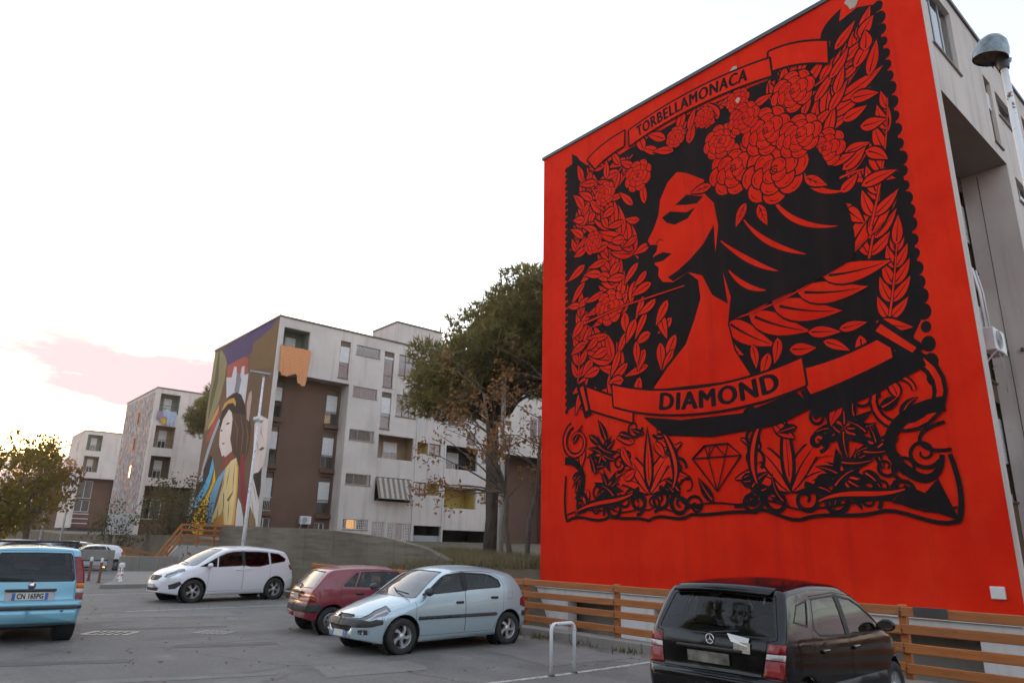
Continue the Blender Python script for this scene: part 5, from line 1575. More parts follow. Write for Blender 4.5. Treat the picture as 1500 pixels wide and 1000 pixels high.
class Shell:
    """half of a car skin: station sections swept from tail to nose, then cut into panels"""
    def __init__(self, sp, res=1.0):
        self.sp = sp
        xr, xf = sp['top'][0][0], sp['top'][-1][0]
        xs = set()
        n = int(46 * res)
        for i in range(n + 1):
            xs.add(round(lerp(xr, xf, i / n), 4))
        for d in (0.004, 0.012, 0.025, 0.045, 0.07, 0.1, 0.135, .17, .2, .23, .27, .3, .33):
            xs.add(round(xr + d, 4)); xs.add(round(xf - d, 4))
        for x, z in sp['top']: xs.add(round(x, 4))
        self.xs = sorted(xs)
        bm = bmesh.new()
        rows = []
        ns, nf, nt = int(15 * res), 4, int(8 * res)
        for x in self.xs:
            zt, zb = hermite(sp['top'], x), interp(sp['bottom'], x)
            cr = min(interp(sp['crown'], x), (zt - zb) * .25)
            r = min(interp(sp['fillet'], x), (zt - zb) * .35)
            ze = zt - cr
            pts = [(0.0, zb)]
            zs0 = ze - r
            for i in range(ns + 1):
                z = lerp(zb, zs0, i / ns); pts.append((self.Y(x, z), z))
            ya, yb = self.Y(x, zs0), max(self.Y(x, ze) - r * .9, .02)
            for i in range(1, nf + 1):
                a = i / nf * pi / 2
                pts.append((ya + (yb - ya) * (1 - cos(a)), zs0 + (ze - zs0) * sin(a)))
            for i in range(1, nt + 1):
                t = 1 - i / nt; y = yb * t
                pts.append((y, ze + cr * (1 - t * t)))
            rows.append([bm.verts.new(self.warp(x, y, z)) for y, z in pts])
        for a, b in zip(rows, rows[1:]):
            for i in range(len(a) - 1):
                bm.faces.new((a[i], a[i + 1], b[i + 1], b[i]))
        bm.faces.new(list(reversed(rows[0])))
        bm.faces.new(rows[-1])
        bm.normal_update()
        bmesh.ops.recalc_face_normals(bm, faces=bm.faces[:])
        s = sum((f.normal.y if f.calc_center_median().y > sp['W'] * .8 else 0) for f in bm.faces)
        if s < 0: bmesh.ops.reverse_faces(bm, faces=bm.faces[:])
        self.bm = bm
    def warp(self, x, y, z):
        sp = self.sp; k = (y / sp['W']) ** 2
        if x > 0: x -= sp['bowf'] * k * smooth(x / sp['top'][-1][0] * 1.3)
        else: x += sp['bowr'] * k * smooth(x / sp['top'][0][0] * 1.3)
        return (x, y, z)
    def Y(self, x, z):
        sp = self.sp
        hw = hermite(sp['plan'], x)
        zw = sp['zw']; zb = interp(sp['bottom'], x); belt = interp(sp['belt'], x)
        if z < zw:
            t = (zw - z) / max(.05, zw - zb); w = hw - sp.get('tuck', .05) * t ** 2.2
        else:
            t = min(1.0, (z - zw) / max(.05, belt - zw)); w = hw - sp.get('shoulder', .025) * t * t
        if z > belt:
            h = z - belt; w -= sp['tumble'] * h + sp['tcurve'] * h * h
        return max(w, .05)
    def surf(self, x, z):
        return Vector(self.warp(x, self.Y(x, z), z))
    def keep(self, f, view, flt):
        n = f.normal
        if view == 'side' and flt == 'side': return n.y > .3
        if flt == 'back': return n.x < -.12
        if flt == 'front': return n.x > .12
        if flt == 'up': return n.z > .15
        return True
    def cut(self, poly, view, flt):
        a, b, c = VIEW[view]; m = .06
        lo = (min(p[0] for p in poly) - m, min(p[1] for p in poly) - m); hi = (max(p[0] for p in poly) + m, max(p[1] for p in poly) + m)
        bm = self.bm
        n = len(poly)
        for i in range(n):
            p, q = poly[i], poly[(i + 1) % n]
            l2 = (min(p[0], q[0]) - m, min(p[1], q[1]) - m); h2 = (max(p[0], q[0]) + m, max(p[1], q[1]) + m)
            fs = []
            for f in bm.faces:
                vs = [v.co for v in f.verts]
                if max(v[a] for v in vs) < l2[0] or min(v[a] for v in vs) > h2[0] or max(v[b] for v in vs) < l2[1] or min(v[b] for v in vs) > h2[1]:
                    continue
                if self.keep(f, view, flt): fs.append(f)
            if not fs: continue
            nv = Vector((0, 0, 0)); nv[a] = q[1] - p[1]; nv[b] = -(q[0] - p[0])
            if nv.length < 1e-6: continue
            co = Vector((0, 0, 0)); co[a] = p[0]; co[b] = p[1]
            geom = set(fs)
            for f in fs:
                geom.update(f.edges); geom.update(f.verts)
            bmesh.ops.bisect_plane(bm, geom=list(geom), dist=1e-5, plane_co=co, plane_no=nv.normalized())
        bm.normal_update()
    def split(self, regions):
        """regions: (key, view, filter, polygon, gap) in order of priority; returns key -> faces"""
        full = []
        for key, view, flt, poly, gap in regions:
            full.append((key, view, flt, poly, offset_poly(poly, gap) if gap else None))
            self.cut(poly, view, flt)
            if gap: self.cut(full[-1][4], view, flt)
        self.bm.faces.ensure_lookup_table(); self.bm.verts.index_update()
        out = {}
        for f in self.bm.faces:
            c = f.calc_center_median()
            k = 'rest'
            for key, view, flt, poly, inner in full:
                a, b, _ = VIEW[view]
                if not self.keep(f, view, flt): continue
                if in_poly((c[a], c[b]), poly):
                    k = key if (inner is None or in_poly((c[a], c[b]), inner)) else key + '_gap'
                    break
            if k == 'rest' and f.normal.z < -.8: k = 'underside'
            out.setdefault(k, []).append(f)
        return out

def panel(name, faces, mat, parent, off=0.0, mirror='join', skirt=0.0, label=None):
    """faces of the half skin as a mesh; mirror: 'join' both halves, 'R' (y<0) or 'L' (y>0) one half"""
    vs, no, fs = [], [], []
    idx = {}
    for f in faces:
        ids = []
        for v in f.verts:
            if v.index not in idx:
                idx[v.index] = len(vs); vs.append(v.co + v.normal * off); no.append(v.normal.copy())
            ids.append(idx[v.index])
        fs.append(tuple(ids))
    nv = len(vs)
    if skirt:
        cnt = {}
        for f in fs:
            for i in range(len(f)):
                e = (f[i], f[(i + 1) % len(f)]); cnt[tuple(sorted(e))] = cnt.get(tuple(sorted(e)), []) + [e]
        low = {}
        for k, es in cnt.items():
            if len(es) == 1:
                a, b = es[0]
                if abs(vs[a].y) < 1e-4 and abs(vs[b].y) < 1e-4: continue
                for v in (a, b):
                    if v not in low:
                        low[v] = len(vs); vs.append(vs[v] - no[v] * skirt); no.append(no[v].copy())
                fs.append((b, a, low[a], low[b]))
    V, F, N = [], [], []
    if mirror in ('join', 'L'):
        V += vs; F += fs; N += no
    if mirror in ('join', 'R'):
        b0 = len(V)
        V += [Vector((v.x, -v.y, v.z)) for v in vs]; N += [Vector((n.x, -n.y, n.z)) for n in no]
        F += [tuple(b0 + i for i in reversed(f)) for f in fs]
    me = bpy.data.meshes.new(name)
    me.from_pydata([tuple(v) for v in V], [], F)
    me.materials.append(mat)
    me.polygons.foreach_set('use_smooth', [True] * len(F))
    if not skirt:
        me.normals_split_custom_set_from_vertices([tuple(n) for n in N])
    me.update()
    o = bpy.data.objects.new(name, me)
    link(o, parent)
    if label: o['label'] = label
    return o

WHEELS = {}
def wheel_meshes(style, r, w):
    key = (style, r, w)
    if key in WHEELS: return WHEELS[key]
    rr = r * 0.66
    R = Matrix.Rotation(radians(90), 4, 'X')      # local z -> -y (outside is -y before turning)
    t = MB()
    prof = [(rr - .01, -w * .42), (rr + .01, -w * .5), (r * .9, -w * .5), (r * .97, -w * .44), (r, -w * .34)]
    for i in range(4):
        z = lerp(-w * .28, w * .28, i / 3)
        prof += [(r, z - .012), (r - .007, z - .008), (r - .007, z + .008), (r, z + .012)]
    prof += [(r, w * .34), (r * .97, w * .44), (r * .9, w * .5), (rr + .01, w * .5), (rr - .01, w * .42)]
    t.lathe(prof, 36, R)
    rim = MB()
    rim.lathe([(rr - .03, -w * .3), (rr - .012, w * .30), (rr + .006, w * .46), (rr + .012, w * .47), (rr + .004, w * .40)], 36, R)
    face = w * .36
    if style == 'cover':
        rim.lathe([(0.0, face + .02), (.05, face + .018), (.07, face), (rr * .7, face + .012), (rr - .012, face + .004), (rr - .004, face - .02)], 36, R)
        for k in range(8):
            a = k * pi / 4
            p = R @ Vector((rr * .78 * cos(a), rr * .78 * sin(a), face + .013)); q = R @ Vector((rr * .5 * cos(a), rr * .5 * sin(a), face + .013))
            rim.bar(p, q, .03, .008, 1, up=(0, -1, 0))
    else:
        rim.lathe([(0.0, face + .012), (.045, face + .012), (.06, face - .01), (.065, face - .05)], 20, R)
        n, sw, tw = {'swirl': (5, .075, .38), 'split': (5, .05, .0), 'seven': (7, .045, .0)}[style]
        for k in range(n):
            a = 2 * pi * k / n + .3
            pairs = [0.0] if style != 'split' else [-.17, .17]
            for off in pairs:
                pts = []
                for i in range(5):
                    s = i / 4; rad = lerp(.045, rr - .006, s)
                    ang = a + tw * s * s + off * (.35 + .65 * s)
                    hwid = lerp(.5, .72, s) * sw * (1 + (.45 * s if style == 'swirl' else 0))
                    pts.append((rad, ang, hwid, face - .004 - .012 * s))
                vs, fs = [], []
                for rad, ang, hw_, zz in pts:
                    d = Vector((cos(ang), sin(ang), 0)); e = Vector((-sin(ang), cos(ang), 0))
                    for sgn, dz in ((-1, -.03), (-.8, 0), (.8, 0), (1, -.03)):
                        vs.append(R @ (d * rad + e * hw_ * sgn * .5 + Vector((0, 0, zz + dz))))
                for i in range(4):
                    for j in range(3):
                        fs.append((i * 4 + j, i * 4 + j + 1, (i + 1) * 4 + j + 1, (i + 1) * 4 + j))
                rim.add(vs, fs, 0, False)
    disc = MB()
    disc.lathe([(0.0, -.01), (rr - .03, -.01), (rr - .025, -.04)], 28, R)
    out = (t.mesh('tyre', M['tyre']), rim.mesh('rim', [M['alloy'] if style != 'cover' else M['alloy_dark'], M['hub_dark']]), disc.mesh('brake_disc', M['hub_dark']))
    WHEELS[key] = out
    return out

def seat_mesh():
    m = MB()
    m.bbox(-.25, .25, -.25, .25, .28, .44, .05)
    bm = bmesh.new(); bmesh.ops.create_cube(bm, size=1.0, matrix=Matrix.Translation((-.3, 0, .68)) @ Matrix.Rotation(radians(-14), 4, 'Y') @ Matrix.Diagonal((.14, .48, .6, 1)))
    bmesh.ops.bevel(bm, geom=bm.edges[:], offset=.05, segments=2, affect='EDGES'); m.bm(bm, 0, True)
    bm = bmesh.new(); bmesh.ops.create_cube(bm, size=1.0, matrix=Matrix.Translation((-.40, 0, 1.07)) @ Matrix.Diagonal((.1, .27, .18, 1)))
    bmesh.ops.bevel(bm, geom=bm.edges[:], offset=.04, segments=2, affect='EDGES'); m.bm(bm, 0, True)
    m.tube([(-.38, .06, .93), (-.4, .06, 1.02)], .008, 6); m.tube([(-.38, -.06, .93), (-.4, -.06, 1.02)], .008, 6)
    return m.mesh('seat', M['seat'])
SEAT = seat_mesh()

def make_car(sp, label, loc, heading, scale=1.0, group=None, res=1.0, glass=None):
    """heading: angle of the car's +x axis from world +X"""
    root = thing('parked_car', label, 'car', loc, heading, group)
    root.scale = (scale,) * 3
    sh = Shell(sp, res)
    P = sp['paint']
    regs = []
    for ax in sp['axles']:
        ra = sp['arch']
        zc = sp['wheel_r'] + .01
        poly = [(ax + ra * cos(a), zc + ra * sin(a)) for a in [radians(d) for d in range(-30, 211, 15)]]
        poly = [(ax + ra * .86, -.3)] + poly[1:-1] + [(ax - ra * .86, -.3)]
        regs.append(('arch', 'side', None, poly, 0))
    regs += sp['regions']
    R = sh.split(regs)
    # deep lining keeps seams and the cabin dark
    lin = [f for k, fs in R.items() if k != 'arch' and 'window' not in k.replace('_gap', '') and 'screen' not in k.replace('_gap', '') and 'lamp' not in k for f in fs]
    panel('lining', lin, M['lining'], root, -.035)
    body = list(R.get('rest', []))
    panel('body', body, P, root)
    if 'underside' in R: panel('underside', R['underside'], M['under'], root)
    doors = {}
    kinds = sp['kinds']
    for key, fs in sorted(R.items(), key=lambda kv: 0 if kv[0].startswith('door') else 1):
        if key in ('rest', 'arch', 'underside'): continue
        gap = key.endswith('_gap'); k0 = key[:-4] if gap else key
        nm, mt, how, off, skirt, par = kinds[k0]
        if gap:
            if mt in ('glass', 'glass_dark', 'glass_s'):                 # rubber surround of a pane
                for s in (('L', 'R') if how == 'sides' else ('join',)):
                    panel(nm + '_seal', fs, M['rubber'], root, .001, s)
            continue
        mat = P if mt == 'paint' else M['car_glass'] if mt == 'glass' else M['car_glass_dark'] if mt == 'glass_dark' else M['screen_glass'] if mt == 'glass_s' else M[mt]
        if how == 'sides':
            for s in ('L', 'R'):
                parent = doors.get((par, s), root) if par else root
                o = panel(nm, fs, mat, parent, off, s, skirt)
                if nm == 'door': doors[(k0, s)] = o
                if nm == 'headlight':
                    hp = panel('lamp_housing', fs, M['lamp_body'], o, -.045, s)
        else:
            panel(nm, fs, mat, root, off, 'join', skirt)
    # wheel wells and wheels
    for i, ax in enumerate(sp['axles']):
        for s in (1, -1):
            m = MB()
            rw = sp['arch'] + .015
            Rm = Matrix.Translation((ax, s * (sp['W'] - .32), sp['wheel_r'] + .01)) @ Matrix.Rotation(radians(-90 * s), 4, 'X')
            m.lathe([(0.0, 0.0), (rw, 0.0), (rw, .245)], 20, Rm)
            m.build('wheel_well', M['under'], root)
            tm, rm_, dm = wheel_meshes(sp['wheel'], sp['wheel_r'], sp['tyre_w'])
            yc = s * (sp['W'] - sp.get('inset', .04) - sp['tyre_w'] / 2)
            steer = sp.get('steer', 0) if i == 0 else 0
            t = inst('wheel', tm, root, (ax, yc, sp['wheel_r']), (0, (i * 1.3 + s), (pi if s > 0 else 0) + steer))
            t.rotation_mode = 'ZYX'
            t.rotation_euler = (0, i * 1.3 + s * .6, (pi if s > 0 else 0) + steer)
            t.rotation_mode = 'XYZ'
            t.rotation_euler = (Matrix.Rotation((pi if s > 0 else 0) + steer, 3, 'Z') @ Matrix.Rotation(i * 1.3 + s * .6, 3, 'Y')).to_euler()
            inst('rim', rm_, t); inst('brake_disc', dm, t)
    # cabin
    fl = MB(); fl.box(sp['axles'][1] - .1, sp['axles'][0] - .2, -sp['W'] + .12, sp['W'] - .12, .2, .26); fl.build('cabin_floor', M['lining'], root)
    sx = sp['seat_x']
    for s in (.36, -.36):
        inst('seat', SEAT, root, (sx, s, sp.get('seat_z', .05)))
    m = MB(); m.bbox(sx - 1.0, sx - .55, -.6, .6, .3, .5, .05); m.bbox(sx - 1.12, sx - .95, -.62, .62, .45, sp.get('rear_seat', .98), .05)
    m.build('rear_seat', M['seat'], root)
    for s in (.38, -.38):
        m = MB(); m.bbox(sx - 1.13, sx - 1.03, s - .13, s + .13, sp.get('rear_seat', .98) + .02, sp.get('rear_seat', .98) + .17, .04); m.build('headrest', M['seat'], root)
    m = MB(); m.bbox(sp['dash'] - .35, sp['dash'] + .1, -sp['W'] + .16, sp['W'] - .16, .62, sp['dash_z'], .06); m.build('dashboard', M['lining'], root)
    m = MB()
    q = Matrix.Translation((sp['dash'] - .45, .36, sp['dash_z'] - .04)) @ Matrix.Rotation(radians(-65), 4, 'Y')
    m.tube([q @ Vector((.18 * cos(a), .18 * sin(a), 0)) for a in [2 * pi * i / 20 for i in range(21)]], .014, 6, cap=False)
    m.bar(q @ Vector((-.17, 0, 0)), q @ Vector((.17, 0, 0)), .05, .02); m.build('steering_wheel', M['rubber'], root)
    # door handles
    for (hx, hz, dk, hm) in sp['handles']:
        for s, S in ((1, 'L'), (-1, 'R')):
            p = sh.surf(hx, hz)
            m = MB(); m.bbox(hx - .085, hx + .085, s * p.y - .012 if s > 0 else s * p.y - .028, s * p.y + .028 if s > 0 else s * p.y + .012, hz - .018, hz + .022, .01)
            m.build('handle', P if hm == 'paint' else M[hm], doors.get((dk, S), root))
    # mirrors
    mx, mz, mm = sp['mirror']
    for s in (1, -1):
        p = sh.surf(mx, mz)
        bm = bmesh.new()
        bmesh.ops.create_uvsphere(bm, u_segments=14, v_segments=10, radius=1.0)
        for v in bm.verts:
            v.co = Vector((v.co.x * (.05 if v.co.x < 0 else .085), v.co.y * .105, v.co.z * .07))
            if v.co.x < -.03: v.co.x = -.03
        m = MB(); m.bm(bm, 0, True, Matrix.Translation((mx, s * (p.y + .11), mz + .05)))
        m.bar((mx + .02, s * (p.y - .03), mz), (mx + .02, s * (p.y + .06), mz + .03), .06, .035)
        o = m.build('wing_mirror', P if mm == 'paint' else M[mm], root)
        g = MB(); g.lathe([(0, 0), (1, 0)], 14, Matrix.Translation((mx - .0325, s * (p.y + .11), mz + .05)) @ Matrix.Rotation(radians(-90), 4, 'Y') @ Matrix.Diagonal((.055, .088, 1, 1)), smooth=False)
        g.build('mirror_glass', M['chrome'], o)
    m = MB(); q = sp.get('wiper')
    if q:
        m.tube([Vector(a) for a in q], .011, 5); m.build('wiper', M['rubber'], root)
    return root, sh, doors

def plate(root, center, w, h, face, tilt=0.0, text=None, bands=True, smudge=False):
    """number plate facing +x (face=1) or -x (face=-1)"""
    R = Matrix.Translation(center) @ Matrix.Rotation(0 if face > 0 else pi, 4, 'Z') @ Matrix.Rotation(tilt, 4, 'Y')
    def bx(m, y0, y1, z0, z1, x0, x1):
        vs = [R @ Vector(v) for v in [(x0, y0, z0), (x1, y0, z0), (x1, y1, z0), (x0, y1, z0), (x0, y0, z1), (x1, y0, z1), (x1, y1, z1), (x0, y1, z1)]]
        m.add(vs, [(0, 3, 2, 1), (4, 5, 6, 7), (0, 1, 5, 4), (1, 2, 6, 5), (2, 3, 7, 6), (3, 0, 4, 7)])
    m = MB(); bx(m, -w / 2, w / 2, -h / 2, h / 2, 0, .012)
    o = m.build('number_plate', M['plate'] if not smudge else plain('dirty_plate', (.16, .15, .13), .6, var=.7, scale=9), root)
    if bands:
        m = MB(); bx(m, -w / 2, -w / 2 + .045, -h / 2, h / 2, .012, .0135); m.build('plate_band', M['plate_blue'], o)
        m = MB(); bx(m, w / 2 - .045, w / 2, -h / 2, h / 2, .012, .0135); m.build('plate_band', M['plate_blue'], o)
    if text:
        vs, fs = text_mesh(text, h * .98, .0035, 1.0)
        xw = max(v.x for v in vs) - min(v.x for v in vs)
        k = (w - .13) / xw
        # text reads left to right for someone facing the plate
        V = [R @ Vector((.0145, v.x * k, v.y)) for v in vs]
        m = MB(); m.add(V, fs); m.build('plate_lettering', M['plate_black'], o)
    return o

def badge(root, center, r, face, kind):
    R = Matrix.Translation(center) @ Matrix.Rotation(radians(90 if face > 0 else -90), 4, 'Y')
    m = MB()
    if kind == 'star':
        m.lathe([(r, -.006), (r, .006), (r * .86, .006), (r * .86, -.006)], 24, R)
        for k in range(3):
            a = k * 2 * pi / 3 + (pi if face > 0 else 0)
            d = Vector((cos(a), sin(a), 0)); e = Vector((-sin(a), cos(a), 0))
            m.add([R @ (d * r * .92 + Vector((0, 0, .003))), R @ (e * r * .16), R @ (e * -r * .16), R @ Vector((0, 0, .012))], [(0, 1, 3), (0, 3, 2)])
    elif kind == 'bolt':
        m.lathe([(r, -.006), (r, .006), (r * .84, .006), (r * .84, -.006)], 24, R)
        m.add([R @ Vector(v) for v in [(.012, -r * 1.1, .006), (-.004, -r * .2, .006), (.004, .3 * r, .006), (-.012, r * 1.1, .006), (.02, 0, .006)]], [(0, 1, 4), (1, 2, 4), (2, 3, 4)])
    elif kind == 'lion':
        # rampant beast, cut from plate
        poly = [(-.5, -1), (-.25, -.95), (-.2, -.5), (.1, -.45), (.2, -1), (.5, -.95), (.4, -.3), (.3, .1), (.7, .0), (.75, .2), (.35, .4), (.75, .55), (.6, .75), (.25, .65), (.3, .95), (-.1, 1), (-.35, .7), (-.3, .3), (-.45, -.2), (-.8, .3), (-.9, .2), (-.6, -.4)]
        m.prism([(p[1] * r, p[0] * r * face) for p in poly], .012, R)
    else:
        m.lathe([(r, 0), (r, .008), (0, .012)], 20, R)
    return m.build('emblem', M['chrome'], root)

# common panel kinds: key -> (part name, material, how, offset, skirt, parent door)
def kinds(**kw):
    k = dict(
        window_f=('window', 'glass', 'sides', -.006, 0, 'door_f'), window_r=('window', 'glass', 'sides', -.006, 0, 'door_r'), window_q=('quarter_window', 'glass', 'sides', -.006, 0, None),
        pillar=('pillar_trim', 'rubber', 'sides', .001, 0, None),
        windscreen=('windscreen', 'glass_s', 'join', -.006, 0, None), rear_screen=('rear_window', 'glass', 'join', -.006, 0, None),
        door_f=('door', 'paint', 'sides', 0, 0, None), door_r=('door', 'paint', 'sides', 0, 0, None),
        bonnet=('bonnet', 'paint', 'join', 0, 0, None), tailgate=('tailgate', 'paint', 'join', 0, 0, None),
        bumper_f=('bumper', 'paint', 'join', .004, .006, None), bumper_r=('bumper', 'paint', 'join', .004, .006, None),
        strip_f=('bumper_strip', 'plastic', 'join', .016, .02, None), strip_r=('bumper_strip', 'plastic', 'join', .016, .02, None),
        moulding_f=('side_moulding', 'plastic', 'sides', .014, .016, 'door_f'), moulding_r=('side_moulding', 'plastic', 'sides', .014, .016, 'door_r'), moulding=('side_moulding', 'plastic', 'sides', .014, .016, None),
        headlamp=('headlight', 'lens_clear', 'sides', .002, 0, None), grille=('grille', 'rubber', 'join', -.012, 0, None), intake=('air_intake', 'rubber', 'join', -.012, 0, None),
        fog=('fog_lamp_recess', 'plastic', 'sides', -.004, 0, None),
        tail=('tail_light', 'lens_red', 'sides', .006, .01, None), tail_w=('tail_light', 'lens_white', 'sides', .0065, .01, None), tail_o=('tail_light', 'lens_orange', 'sides', .0065, .01, None),
        cap=('fuel_flap', 'paint', 'sides', 0, 0, None), sill=('sill', 'paint', 'sides', .004, .006, None), spoiler=('spoiler', 'paint', 'join', .02, .025, None))
    k.update(kw)
    return k
# ------------------------------------------------------------------ the cars
PAINT_SILVER = paint('silver_blue_metallic', (0.42, 0.53, 0.575), 0.4, 0.30)
PAINT_RED = paint('faded_dark_red', (0.21, 0.010, 0.022), 0.05, 0.34, .06)
PAINT_WHITE = paint('white_car_paint', (0.72, 0.73, 0.76), 0.0, 0.28, .05)
PAINT_BLUE = paint('turquoise_blue_metallic', (0.20, 0.47, 0.60), 0.2, 0.30, .08)
PAINT_BLACK = paint('black_car_paint', (0.004, 0.0045, 0.006), 0.0, 0.05, .012, 0.0)
PAINT_GREY = paint('grey_metallic', (0.16, 0.17, 0.18), 0.4, 0.3)
PAINT_LIGHT = paint('light_silver_metallic', (0.5, 0.5, 0.5), 0.5, 0.3)

def mirror_poly(poly):        # for end-view polygons that straddle the centre line
    return poly

SILVER = dict(paint=PAINT_SILVER, W=.826, zw=.62, axles=(1.221, -1.221), wheel_r=.29, tyre_w=.18, arch=.345, wheel='swirl', inset=.03, steer=0.0,
    top=[(-1.84, .50), (-1.835, .60), (-1.80, .76), (-1.745, .88), (-1.60, 1.12), (-1.47, 1.275), (-1.36, 1.335), (-1.0, 1.395), (-.45, 1.428), (.0, 1.405), (.30, 1.335), (.66, 1.14), (1.02, .925), (1.25, .865), (1.55, .775), (1.82, .655), (1.95, .55), (2.0, .45)],
    bottom=[(-1.84, .36), (-1.6, .24), (-.9, .2), (1.2, .18), (1.7, .19), (2.0, .27)],
    plan=[(-1.84, .66), (-1.78, .735), (-1.6, .79), (-1.2, .822), (-.4, .826), (.8, .826), (1.3, .815), (1.65, .765), (1.86, .66), (1.96, .52), (2.0, .42)],
    belt=[(-1.8, .97), (-1.2, .97), (1.0, .88), (2, .6)], tumble=.20, tcurve=.34, shoulder=.03, tuck=.06,
    crown=[(-1.84, .02), (-1.4, .05), (0, .06), (1.0, .06), (1.6, .06), (2.0, .02)], fillet=[(-1.84, .05), (-1.3, .09), (0, .08), (1.0, .10), (1.7, .12), (2.0, .06)], bowf=.16, bowr=.10,
    regions=[
        ('window_f', 'side', 'side', [(.92, .935), (.80, 1.015), (.42, 1.235), (.25, 1.285), (-.06, 1.315), (-.10, 1.0), (-.05, .985)], .022),
        ('window_r', 'side', 'side', [(-.17, 1.005), (-.17, 1.315), (-.62, 1.295), (-.80, 1.262), (-.98, 1.175), (-1.02, 1.07), (-.98, 1.035)], .022),
        ('pillar', 'side', 'side', [(-.05, .985), (-.06, 1.32), (-.17, 1.32), (-.17, .995)], 0),
        ('moulding_f', 'side', 'side', [(.93, .545), (.93, .60), (-.11, .60), (-.11, .545)], 0),
        ('moulding_r', 'side', 'side', [(-.13, .545), (-.13, .60), (-.86, .60), (-.90, .57), (-.86, .545)], 0),
        ('door_f', 'side', 'side', [(.98, .92), (.985, .31), (.95, .28), (-.10, .28), (-.12, .31), (-.12, 1.34), (.28, 1.31), (.44, 1.26)], .006),
        ('door_r', 'side', 'side', [(-.12, .31), (-.14, .28), (-.82, .28), (-.88, .42), (-1.05, .62), (-1.10, 1.07), (-1.0, 1.215), (-.82, 1.30), (-.62, 1.33), (-.12, 1.34)], .006),
        ('windscreen', 'top', 'up', [(1.06, -.1), (1.06, .2), (.965, .58), (.90, .655), (.22, .50), (.285, .2), (.295, -.1)], .016),
        ('headlamp', 'side', None, [(1.99, .575), (1.86, .585), (1.62, .70), (1.40, .775), (1.44, .70), (1.60, .60), (1.80, .545)], .006),
        ('grille', 'end', 'front', [(-.1, .635), (.22, .63), (.27, .60), (.2, .575), (-.1, .57)], 0),
        ('bonnet', 'top', 'up', [(1.90, -.1), (1.895, .2), (1.80, .46), (1.5, .62), (1.05, .70), (1.0, .60), (1.07, .2), (1.08, -.1)], .006),
        ('intake', 'end', 'front', [(-.1, .46), (.36, .45), (.28, .37), (-.1, .36)], 0),
        ('strip_f', 'side', None, [(2.1, .56), (1.76, .575), (1.60, .56), (1.60, .50), (1.76, .46), (2.1, .43)], 0),
        ('fog', 'end', 'front', [(.47, .40), (.6, .41), (.6, .33), (.47, .33)], 0),
        ('bumper_f', 'side', None, [(2.1, .58), (1.58, .60), (1.50, .15), (2.1, .1)], .004),
        ('tail', 'side', None, [(-1.9, .86), (-1.70, .90), (-1.53, .82), (-1.52, .70), (-1.68, .66), (-1.9, .64)], .005),
        ('strip_r', 'side', None, [(-1.9, .59), (-1.58, .59), (-1.58, .51), (-1.9, .51)], 0),
        ('bumper_r', 'side', None, [(-1.9, .635), (-1.62, .66), (-1.50, .56), (-1.48, .1), (-1.9, .1)], .004),
        ('rear_screen', 'end', 'back', [(-.1, .93), (.50, .95), (.56, 1.0), (.47, 1.22), (-.1, 1.255)], .016),
        ('cap', 'side', 'side', [(-1.18, .83), (-1.18, .95), (-1.32, .95), (-1.32, .83)], .004),
    ], kinds=kinds(),
    seat_x=.12, dash=.62, dash_z=.90, handles=[(.02, .80, 'door_f', 'rubber'), (-.83, .86, 'door_r', 'rubber')], mirror=(.78, .95, 'plastic'), rear_seat=.93,
    wiper=[(.98, .55, .955), (.93, .1, .985), (.86, -.1, 1.03)])

